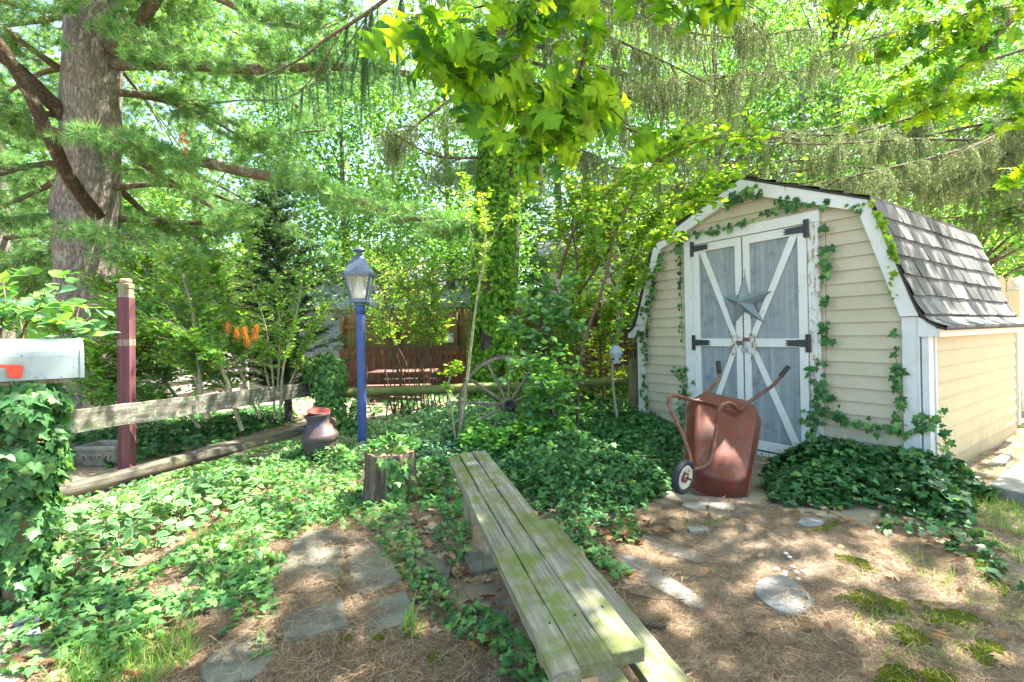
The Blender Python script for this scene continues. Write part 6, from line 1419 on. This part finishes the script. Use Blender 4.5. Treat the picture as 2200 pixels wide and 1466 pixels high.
# variegated shrubs
def varie(px_poly, dens, h, size, rs, base, label, edge=.3, grp='variegated euonymus along the fence'):
    d, P1 = cover(px_poly, dens, h, VARI, size, rs, edge, 1., .55, layers=.85, tipz=.05); th = Thing('variegated_shrub', base, label, 'shrub', grp)
    th.cloud('leaves', d, [vgreen, vcream]); th.cloud('stems', stems_for(P1, rs, 4, .16, .002), palebark)
varie([(-200,1200),(0,1150),(120,1135),(330,1085),(540,1030),(575,1050),(500,1110),(420,1150),(330,1200),(240,1250),(120,1290),(0,1310),(-200,1400)], 1100, .26, .080, rs, (-2.3, 2.9, 0), 'big white edged leafy mound in the lower left along the bottom rail')
varie([(470,1010),(640,968),(740,935),(770,985),(640,1010),(560,1040)], 900, .12, .055, rs, (-2, 4.3, 0), 'white edged leaves around the foot of the milk can')
E0, _ = cover([(620,985),(660,965),(740,965),(775,985),(770,1010),(640,1010)], 1500, .17, IV, .050, rs, .2, layers=.9); E0b, _ = cover([(0,1120),(330,1040),(640,950),(700,985),(540,1035),(330,1090),(120,1150),(0,1180)], 900, .09, IV, .045, rs, .15, nz=-.25); E0 = merge([E0, E0b]); coverobj('ivy_patch', [E0], ivyl, (-2, 4.4, 0), 'ivy along the bottom rail and round the base of the milk can', 'ivy')
varie([(745,960),(790,925),(1000,900),(1060,930),(960,985),(860,1000),(780,1010)], 850, .26, .060, rs, (-1, 4.9, 0), 'white edged leaves at the foot of the lamp post and behind the stump')
E1, _ = cover([(790,950),(900,900),(1080,880),(1090,930),(960,970),(860,1000)], 500, .30, OVAL, .085, rs, .3, layers=.9)
th = Thing('woodbine', (-.6, 5.2, 0), 'loose pale green woodbine leaves behind the stump', 'plant'); th.cloud('leaves', E1, [bluel])
E3, _ = cover([(985,1000),(1235,985),(1245,958),(985,962)], 1500, .40, OVAL, .075, rs, .12, layers=.9); E4 = leaves(OVAL, np.asarray(at(1185, 810, 4.97)) + rs.normal(size=(260, 3))*np.array([.15, .06, .17]), .085, .6, -.2, .9, rs); E5 = leaves(OVAL, np.asarray(at(1130, 905, 4.95)) + rs.normal(size=(240, 3))*np.array([.22, .08, .09]), .07, .6, -.2, .9, rs)
th = Thing('wheel_side_plant', (.2, 4.95, 0), 'leafy plant burying the lower right of the wagon wheel', 'plant'); th.cloud('leaves', merge([E3, E4, E5]), mid)
E2, _ = cover([(1180,930),(1250,900),(1300,900),(1290,940),(1220,960)], 420, .30, OVAL, .10, rs, .2, layers=.9)
th = Thing('leafy_seedlings', (.6, 5.4, 0), 'broad leaved seedlings under the blue bird ornament', 'plant'); th.cloud('leaves', E2, [mid])
# ivy behind the fence and under the trees
F1 = []
for poly, dn, h in (([(120,930),(420,900),(620,870),(640,905),(440,960),(230,1010)], 420, .08), ([(-80,900),(120,900),(160,1000),(60,1060),(-80,1060)], 600, .25), ([(1090,895),(1100,850),(1500,838),(1480,893),(1300,900)], 420, .25), ([(560,850),(1090,835),(1090,885),(700,900)], 70, .08)):
    F1.append(cover(poly, dn, h, IV, .085, rs, .3)[0])
coverobj('ivy_undergrowth', F1, ivy, (0, 7, 0), 'ivy undergrowth beyond the rail fence', 'ivy')

# ivy on posts and stump and in trails over the shed
rs = np.random.default_rng(211)
q = at(704, 830, 6.15); th = Thing('ivy_clump', (q[0], q[1], 0), 'rounded ivy clump smothering the fence post above the milk can', 'ivy')
a = merge([blob_ivy(at(703, 812, 6.1), .25, .30, 1100, .058, rs), blob_ivy(at(672, 800, 6.1), .14, .16, 300, .058, rs), blob_ivy(at(708, 880, 6.05), .20, .38, 1000, .056, rs), blob_ivy(at(730, 935, 5.9), .26, .22, 500, .055, rs), blob_ivy(at(765, 905, 5.8), .10, .25, 200, .055, rs)]); th.cloud('ivy_leaves', a, ivyl)
q = at(50, 960, 2.75); th = Thing('ivy_clump', (mp[0], mp[1], 0), 'ivy clump cascading under the mailbox', 'ivy')
mq = np.array([mp[0], mp[1], 0]); a = merge([blob_ivy(mq + ZZ*(mp[2]-.12), .20, .12, 560, .060, rs), blob_ivy(mq + ZZ*.72, .19, .26, 800, .060, rs), blob_ivy(mq + ZZ*.38, .15, .25, 400, .056, rs), blob_ivy(mq + ZZ*.12, .14, .16, 240, .055, rs)]); th.cloud('ivy_leaves', a, ivy)
P = [at(x, y, 2.55) for x, y in ((42, 940), (130, 1000), (20, 1010))]
o = cloud_obj('yellow_ivy_leaf', inst(IVY, np.array([at(42, 940, 2.42)]), np.array([[.3, -.3, -1]]), np.array([[.3, -1, .2]]), .085), yellowl, tuple(at(42, 940, 2.42))); tag(o, 'single yellow leaf in the ivy under the mailbox', 'leaf')
th = Thing('stump_ivy', sb, 'ivy trailing over the top and front of the tree stump', 'ivy')
n = 260; a_ = rs.uniform(0, 6.28, n); r_ = rs.uniform(0, .21, n); Pt_ = np.stack([sb[0] + np.cos(a_)*r_ + .0, sb[1] + np.sin(a_)*r_ + .04, sb[2] + sh + .02 + rs.uniform(0, .12, n)*(1 - r_/.25)], 1); Pt_ = Pt_[(a_ < 3.6) | (a_ > 5.6) | (rs.random(n) < .35)]
tr = []
for (ax0, nn_) in ((-1.45, 70), (-1.3, 40), (-.9, 16)):
    z = rs.uniform(.02, sh, nn_); a2 = ax0 + .35*np.sin(z*9) + rs.normal(size=nn_)*.12; tr.append(np.stack([sb[0] + np.cos(a2)*.235, sb[1] + np.sin(a2)*.235, z], 1))
Pt2 = np.concatenate(tr); o2 = nrm((Pt2 - sb)*[1, 1, 0]); 
th.cloud('ivy_leaves', merge([leaves(IV, Pt_, .06, 1., -.2, .5, rs), inst(IV, Pt2, np.array([0, 0, -1.]) + rs.normal(size=Pt2.shape)*.5, nrm(o2 + rs.normal(size=Pt2.shape)*.3 + [0, 0, .3]), .055*rs.uniform(.6, 1.2, len(Pt2)))]), ivyl)

def trail(pts, n, size, spread, rs, v=-.075, T=IV):      # ivy along (u,h) points on the shed front
    pts = np.array(pts, float); sg = np.linalg.norm(np.diff(pts, axis=0), axis=1); cum = np.concatenate([[0], np.cumsum(sg)]); t = rs.uniform(0, cum[-1], n)
    u = np.interp(t, cum, pts[:, 0]) + rs.normal(size=n)*spread; h = np.interp(t, cum, pts[:, 1]) + rs.normal(size=n)*spread
    P = C0 + U*u[:, None] + ZZ*h[:, None] + Vv*(v - rs.uniform(0, .025, n))[:, None]
    return inst(T, P, np.array([0, 0, -.8]) + U*rs.normal(size=n)[:, None]*.9 + rs.normal(size=(n, 3))*.2, nrm(-Vv + rs.normal(size=(n, 3))*.28 + ZZ*.2), size*.80*rs.uniform(.55, 1.2, n))
def trailstem(mb, pts, v=-.06): 
    p = bez([S(a, v, b) for a, b in pts], 4*(len(pts)-1)) if len(pts) > 2 else [S(a, v, b) for a, b in pts]; mb.tube(p, .0028, 5)
rs = np.random.default_rng(221)
TR = [([(.62, 2.36), (.8, 2.37), (1.0, 2.40), (1.3, 2.36), (1.6, 2.33), (1.9, 2.33), (2.15, 2.33), (2.3, 2.2)], 96, .066, .020), ([(.8, 2.4), (1.0, 2.47), (1.1, 2.5)], 14, .07, .02), ([(1.25, 2.6), (1.4, 2.66), (1.55, 2.62), (1.62, 2.55)], 34, .08, .03),
      ([(2.2, 2.26), (2.215, 1.9), (2.20, 1.4), (2.21, 1.1)], 30, .06, .014), ([(2.22, 2.25), (2.2, 2.0), (2.21, 1.8)], 16, .06, .015), ([(2.21, .6), (2.25, .8), (2.15, .7), (2.2, .3), (2.3, .1)], 60, .065, .045), ([(2.42, 2.2), (2.5, 2.1), (2.62, 1.7), (2.70, 1.4), (2.74, 1.1), (2.76, .7), (2.76, .2)], 120, .062, .024), ([(2.6, 1.75), (2.7, 1.6), (2.78, 1.5)], 22, .07, .03), ([(2.75, 1.2), (2.85, 1.2), (2.9, 1.1)], 14, .07, .03),
      ([(.69, 2.14), (.66, 2.1)], 5, .08, .012), ([(.69, 1.98), (.66, 1.94), (.70, 1.85), (.66, 1.78), (.70, 1.72), (.67, 1.66)], 24, .08, .016), ([(.68, 1.52), (.67, 1.46)], 6, .085, .012), ([(.72, 1.3), (.70, 1.22), (.68, 1.15), (.62, 1.1), (.70, 1.1)], 16, .08, .018),
      ([(.18, 1.22), (.17, 1.15)], 3, .08, .008), ([(.17, 1.08), (.19, 1.0), (.17, .9), (.19, .85), (.17, .75), (.16, .6), (.2, .5), (.17, .42)], 24, .085, .014), ([(.12, .45), (.3, .42), (.45, .4), (.6, .45), (.75, .5), (.85, .42)], 44, .08, .025), ([(.76, .95), (.80, .8), (.74, .7), (.70, .6), (.78, .5), (.82, .3)], 80, .066, .045),
      ([(.12, .4), (-.02, .5), (-.1, .55)], 26, .07, .04), ([(.40, 2.25), (.5, 2.3)], 7, .07, .015)]
th = Thing('shed_ivy', S(1.46, -.08, 0), 'thin ivy trails growing round the shed doors and up the wall corners', 'ivy')
th.cloud('ivy_leaves', merge([trail(p, n, s, sp, rs) for p, n, s, sp in TR]), ivy)
mb = MB(); [trailstem(mb, p) for p, n, s, sp in TR if len(p) > 2]; trailstem(mb, [(.68, 2.2), (.68, 1.9), (.69, 1.4), (.7, .9), (.75, .5)]); th.part('vine_stem', mb, twigm)
TR2 = [([(.34, 2.28), (.27, 2.2), (.24, 2.05), (.2, 1.95), (.17, 1.85), (.15, 1.75), (.16, 1.68)], 46, .06, .014), ([(.2, 1.75), (.2, 1.55), (.16, 1.45)], 14, .035, .014)]
th.cloud('young_ivy_leaves', merge([trail(p, n, s, sp, rs, -.11) for p, n, s, sp in TR2]), bright, label='bright young ivy leaves on the roof edge')
# arching ivy shoot at the sunny corner
mb = MB(); arc = bez([at(1995, 1000, 3.62), at(2020, 985, 3.62), at(2032, 950, 3.62), at(2020, 915, 3.62), at(2000, 895, 3.62)], 16); mb.tube(arc, .002, 5)
mb.tube(bez([at(2030, 958, 3.62), at(2045, 955, 3.6), at(2055, 948, 3.6)], 6), .0015, 5)
ths = Thing('ivy_shoot', (float(arc[0][0]), float(arc[0][1]), 0), 'free ivy shoot arching past the sunny corner board', 'ivy'); ths.part('shoot_stem', mb, twigm)
Pp = np.array([arc[i] for i in (1, 3, 4, 6, 7, 9, 10, 12, 13, 15)] + [at(2050, 953, 3.6), at(2042, 972, 3.6), at(2015, 953, 3.6), at(2012, 895, 3.62), at(1990, 900, 3.62), at(1985, 890, 3.6), at(2000, 912, 3.6)]); ths.cloud('ivy_leaves', inst(IV, Pp, rs.normal(size=Pp.shape) + [0, 0, -.5], nrm(np.array([-.1, -1, .4]) + rs.normal(size=Pp.shape)*.4), .065*rs.uniform(.6, 1.1, len(Pp))), ivy)

# grass
def grass(px_poly, n, L, w, rs, lean=.35, world=None, nz=None):
    p = in_poly(world or gpoly(px_poly), n, rs)
    if nz is not None: p = p[n2(p[:, 0], p[:, 1], 3., 5.) > nz]
    n = len(p); P = np.stack([p[:, 0], p[:, 1], gz(p[:, 0], p[:, 1])], 1)
    up_ = nrm(np.array([0, 0, 1.]) + rs.normal(size=(n, 3))*lean); return inst(BLADE, P, up_, nrm(rs.normal(size=(n, 3))), np.stack([w*rs.uniform(.7, 1.3, n), L*rs.uniform(.4, 1.2, n), L*np.ones(n)], 1))
rs = np.random.default_rng(231)
G = [grass([(380,1180),(500,1120),(720,1100),(760,1130),(620,1150),(560,1260),(470,1300)], 1700, .09, .004, rs, .4, nz=-.05), grass([(150,1400),(420,1330),(400,1500),(100,1500)], 1300, .10, .004, rs, .5, nz=-.1), grass([(2050,1100),(2200,1040),(2400,1100),(2400,1250),(2200,1230),(2100,1160)], 1900, .08, .005, rs, .5, nz=-.15),
     grass([(1960,1050),(2160,920),(2300,900),(2300,980),(2080,1080)], 900, .09, .005, rs, .5, nz=.05), grass([(1760,1190),(1980,1180),(2200,1260),(2250,1466),(1900,1440),(1800,1300)], 1400, .06, .003, rs, .6, nz=0.), grass([(860,1345),(900,1345),(905,1372),(865,1375)], 26, .13, .012, rs, .45), grass([(1455,1120),(1560,1110),(1600,1130),(1480,1140)], 60, .05, .004, rs)]
o = cloud_obj('grass', merge(G), grassm, (0, 2, 0)); tag(o, 'sparse thin grass blades scattered among ivy and needles', 'grass', kind='stuff')
# moss
def mossp(px_poly, n, rs, hm=.010, s=.012):
    poly = gpoly(px_poly); n = int(n*1.8); p = in_poly(poly, n, rs); d = pdist(p, poly); k = (d > .004 + .012*rs.random(n)) & (n2(p[:, 0], p[:, 1], 11., 2.) + .5*n2(p[:, 0], p[:, 1], 34., 5.) > .06 - .55*np.clip(d/.10, 0, 1)); p, d = p[k], d[k]
    P = np.stack([p[:, 0], p[:, 1], gz(p[:, 0], p[:, 1]) + hm*np.clip(d/.08, 0, 1)**.5*rs.uniform(.4, 1, len(p)) + .003], 1)
    return inst(DIAM, P, nrm(np.array([0, 0, .8]) + rs.normal(size=P.shape)*.6), nrm(rs.normal(size=P.shape)), s*rs.uniform(.6, 1.2, len(P)))
MS = [mossp([(1790,1290),(1850,1268),(1950,1290),(1962,1330),(1880,1338)], 5200, rs), mossp([(1960,1290),(2060,1300),(2125,1345),(2060,1365),(1990,1352)], 5200, rs), mossp([(1880,1362),(1960,1350),(2012,1400),(1960,1412)], 3600, rs), mossp([(1870,1440),(1980,1428),(2060,1466),(2060,1530),(1860,1520)], 6500, rs),
      mossp([(1720,1152),(1772,1120),(1815,1125),(1792,1146),(1745,1157)], 2600, rs), mossp([(2070,1195),(2150,1215),(2185,1300),(2120,1260)], 4500, rs), mossp([(1780,1195),(1860,1205),(1900,1235),(1800,1230)], 2400, rs), mossp([(718,1240),(735,1240),(742,1280),(727,1282)], 1500, rs, .012), mossp([(905,1390),(960,1380),(975,1430),(920,1440)], 2000, rs, .01), mossp([(2040,1390),(2160,1370),(2200,1420),(2120,1450)], 3000, rs)]
coverobj('moss', MS, mossm, (2, 2.4, 0), 'bright yellow green moss patches among the pine needles', 'moss')
for i, (x, y, r_) in enumerate(((661, 1391, .030), (746, 1383, .034), (812, 1381, .030))):
    c = gr(x, y); n = 1500; d = nrm(rs.normal(size=(n, 3))); d[:, 2] = abs(d[:, 2]); P = c + d*np.array([r_, r_*.8, r_*.75]); o = cloud_obj('moss_cushion', inst(DIAM, P, nrm(d + rs.normal(size=P.shape)*.5), nrm(rs.normal(size=P.shape)), .009), mossm, tuple(c))
    tag(o, ('green moss cushion at the left flagstone edge', 'green moss cushion between the two near flagstones', 'green moss cushion at the right flagstone edge')[i], 'moss', 'moss cushions along the flagstones')
# dry needles, fallen leaves
rs = np.random.default_rng(241)
def needles(px_poly, n, L, w, rs, hz_=.016, world=None):
    p = in_poly(world or gpoly(px_poly), n, rs); P = np.stack([p[:, 0], p[:, 1], gz(p[:, 0], p[:, 1]) + rs.uniform(.004, hz_, n)], 1); a = rs.uniform(0, 6.283, n) + .8*n2(p[:, 0], p[:, 1], 2.)
    d = np.stack([np.cos(a), np.sin(a), rs.normal(size=n)*.09], 1); return inst(LITTER, P, d, nrm(np.array([0, 0, 1.]) + rs.normal(size=(n, 3))*.3), np.stack([w*rs.uniform(.7, 1.3, n), L*rs.uniform(.5, 1.2, n), L*rs.normal(size=n)*1.4], 1))
NN = [needles([(1250,1180),(1340,1100),(1460,1070),(1640,1080),(1750,1110),(1950,1150),(2250,1300),(2300,1600),(1500,1600),(1400,1330)], 44000, .07, .0012, rs), needles([(420,1460),(600,1140),(760,1120),(900,1250),(1180,1466),(1200,1650),(300,1650)], 36000, .075, .0013, rs),
      needles([(0,1180),(330,1060),(640,960),(700,1000),(560,1110),(560,1260),(300,1350),(0,1400)], 16000, .08, .0018, rs), needles([(1050,1100),(1250,1110),(1500,1500),(1200,1500)], 9000, .075, .0015, rs), needles([(400,1120),(780,1000),(900,1100),(1100,1100),(700,1140)], 9000, .08, .002, rs), needles([(2000,1060),(2200,920),(2400,1000),(2400,1300),(2200,1300)], 11000, .07, .0018, rs), needles([(0,1500),(300,1300),(520,1350),(420,1600),(0,1700)], 12000, .07, .0013, rs)]
for q_ in ([(560,1340),(640,1145),(830,1140),(880,1270),(760,1400),(600,1410)], [(860,1150),(980,1180),(964,1262),(890,1230)], [(1300,1180),(1380,1190),(1535,1305),(1490,1315)], [(1620,1245),(1690,1240),(1760,1306),(1700,1335),(1625,1290)], [(425,1448),(552,1350),(600,1405),(560,1480)], [(1340,1130),(1425,1150),(1525,1186),(1512,1206)], [(1450,1080),(1625,1090),(1600,1115)]):
    A_ = gpoly(q_); NN.append(needles(None, int(area(A_)*3600), .075, .0013, rs, .05, A_)); NN[-1][0][:, 2] += .012
coverobj('pine_needle_litter', NN, needlem, (0, 2.2, 0), 'dry brown pine needles covering the bare ground', 'pine needles')
LL = []
for poly, n in (([(840,1100),(1000,1130),(1190,1450),(1040,1466),(880,1300)], 110), ([(1050,1080),(1280,1110),(1500,1120),(1300,1190)], 110), ([(1240,1150),(2150,1180),(2200,1466),(1500,1466)], 26), ([(400,1050),(760,1000),(780,1100),(450,1160)], 70), ([(1640,1060),(2000,1100),(2100,1180),(1700,1110)], 60), ([(60,1330),(420,1400),(300,1466),(0,1466)], 50), ([(140,930),(1100,850),(1100,890),(300,960)], 160)):
    p = in_poly(gpoly(poly), n, rs); P = np.stack([p[:, 0], p[:, 1], gz(p[:, 0], p[:, 1]) + rs.uniform(.012, .035, n)], 1); LL.append(leaves(OAK, P, .068, 1., 0., .4, rs))
coverobj('fallen_leaves', LL, deadleaf, (0, 3, 0), 'curled brown fallen oak leaves scattered over the ground', 'leaves')
def twig(pxs, r, label, seed=0):
    pts_ = [gr(x, y) + ZZ*(.014 + float(gz(*gr(x, y)[:2]))) for x, y in pxs]; mb = MB(); p = bez(pts_, 12); mb.tube(p, taper(r, r*.4, len(p)), 6, jit=.2); solo('fallen_twig', mb, twigm, tuple(pts_[0]), label, 'twig', 'twigs fallen on the ground')
twig([(575,1283),(640,1292),(700,1288)], .005, 'straight dark twig across the left side of the path'); twig([(640,1282),(690,1266),(760,1252),(850,1240)], .005, 'long thin curved twig crossing the moss line of the path')
twig([(1600,1357),(1630,1364),(1655,1385)], .006, 'short brown twig in the needles below the rounded stone'); twig([(1660,1356),(1690,1350)], .004, 'tiny twig beside the short brown twig'); twig([(1330,1270),(1380,1285),(1420,1290),(1470,1290)], .006, 'crooked twig beside the concrete strip'); twig([(1520,1092),(1524,1105),(1526,1120)], .012, 'thick stick shadowing the pale stone by the wheelbarrow'); twig([(870,1140),(910,1133),(960,1142)], .012, 'thick root like stick at the head of the flagstones')
twig([(340,1335),(365,1350),(385,1360)], .008, 'brown stick in the ivy at lower left')
def cone(px_, py_, ln, ang_, label):
    c = gr(px_, py_); c[2] = float(gz(c[0], c[1])) + .022; d = np.array([math.cos(ang_), math.sin(ang_), 0]); mb = MB(); mb.lathe([(0, -.5*ln), (.008, -.48*ln), (.013, -.2*ln), (.012, .2*ln), (.004, .5*ln), (0, .5*ln)], c, d, 12)
    n = 90; t = np.linspace(-.48, .46, n); a = np.arange(n)*2.4; e2 = np.cross(d, ZZ); r = .012*np.sqrt(np.clip(1 - (t*1.8)**2, .15, 1)); o = e2*np.cos(a)[:, None] + ZZ*np.sin(a)[:, None]
    th = Thing('pine_cone', c, label, 'pine cone', 'pine cones on the ground'); th.part('cone_core', mb, conem); th.cloud('cone_scales', inst(OVAL, c + d*(t*ln)[:, None] + o*r[:, None], o*.8 - d*.5, nrm(o*.3 + d), .014), conem)
cone(738, 1207, .10, .5, 'pine cone lying on the path beside the ivy strip'); cone(1255, 1168, .10, -.4, 'pine cone just right of the plank bench'); cone(1400, 1345, .12, 2.9, 'pine cone beside the near right edge of the bench'); cone(718, 1180, .09, .6, 'pine cone at the upper end of the path')
for i, (x, y) in enumerate(((740,760),(790,783),(784,797),(835,752),(855,783),(897,780),(865,827),(793,677),(815,697))):
    c = gr(1400 + x/2.75, 950 + y/2.75); c[2] = float(gz(c[0], c[1])) + .016; mb = MB(); mb.lathe([(0, -.006), (.010, -.004), (.013, 0), (.009, .004), (0, .006)], c, ZZ, 10); solo('white_pebble', mb, stonewhite, tuple(c), 'tiny white pebble among needles behind the rounded pale stone', 'pebble', 'white pebbles')
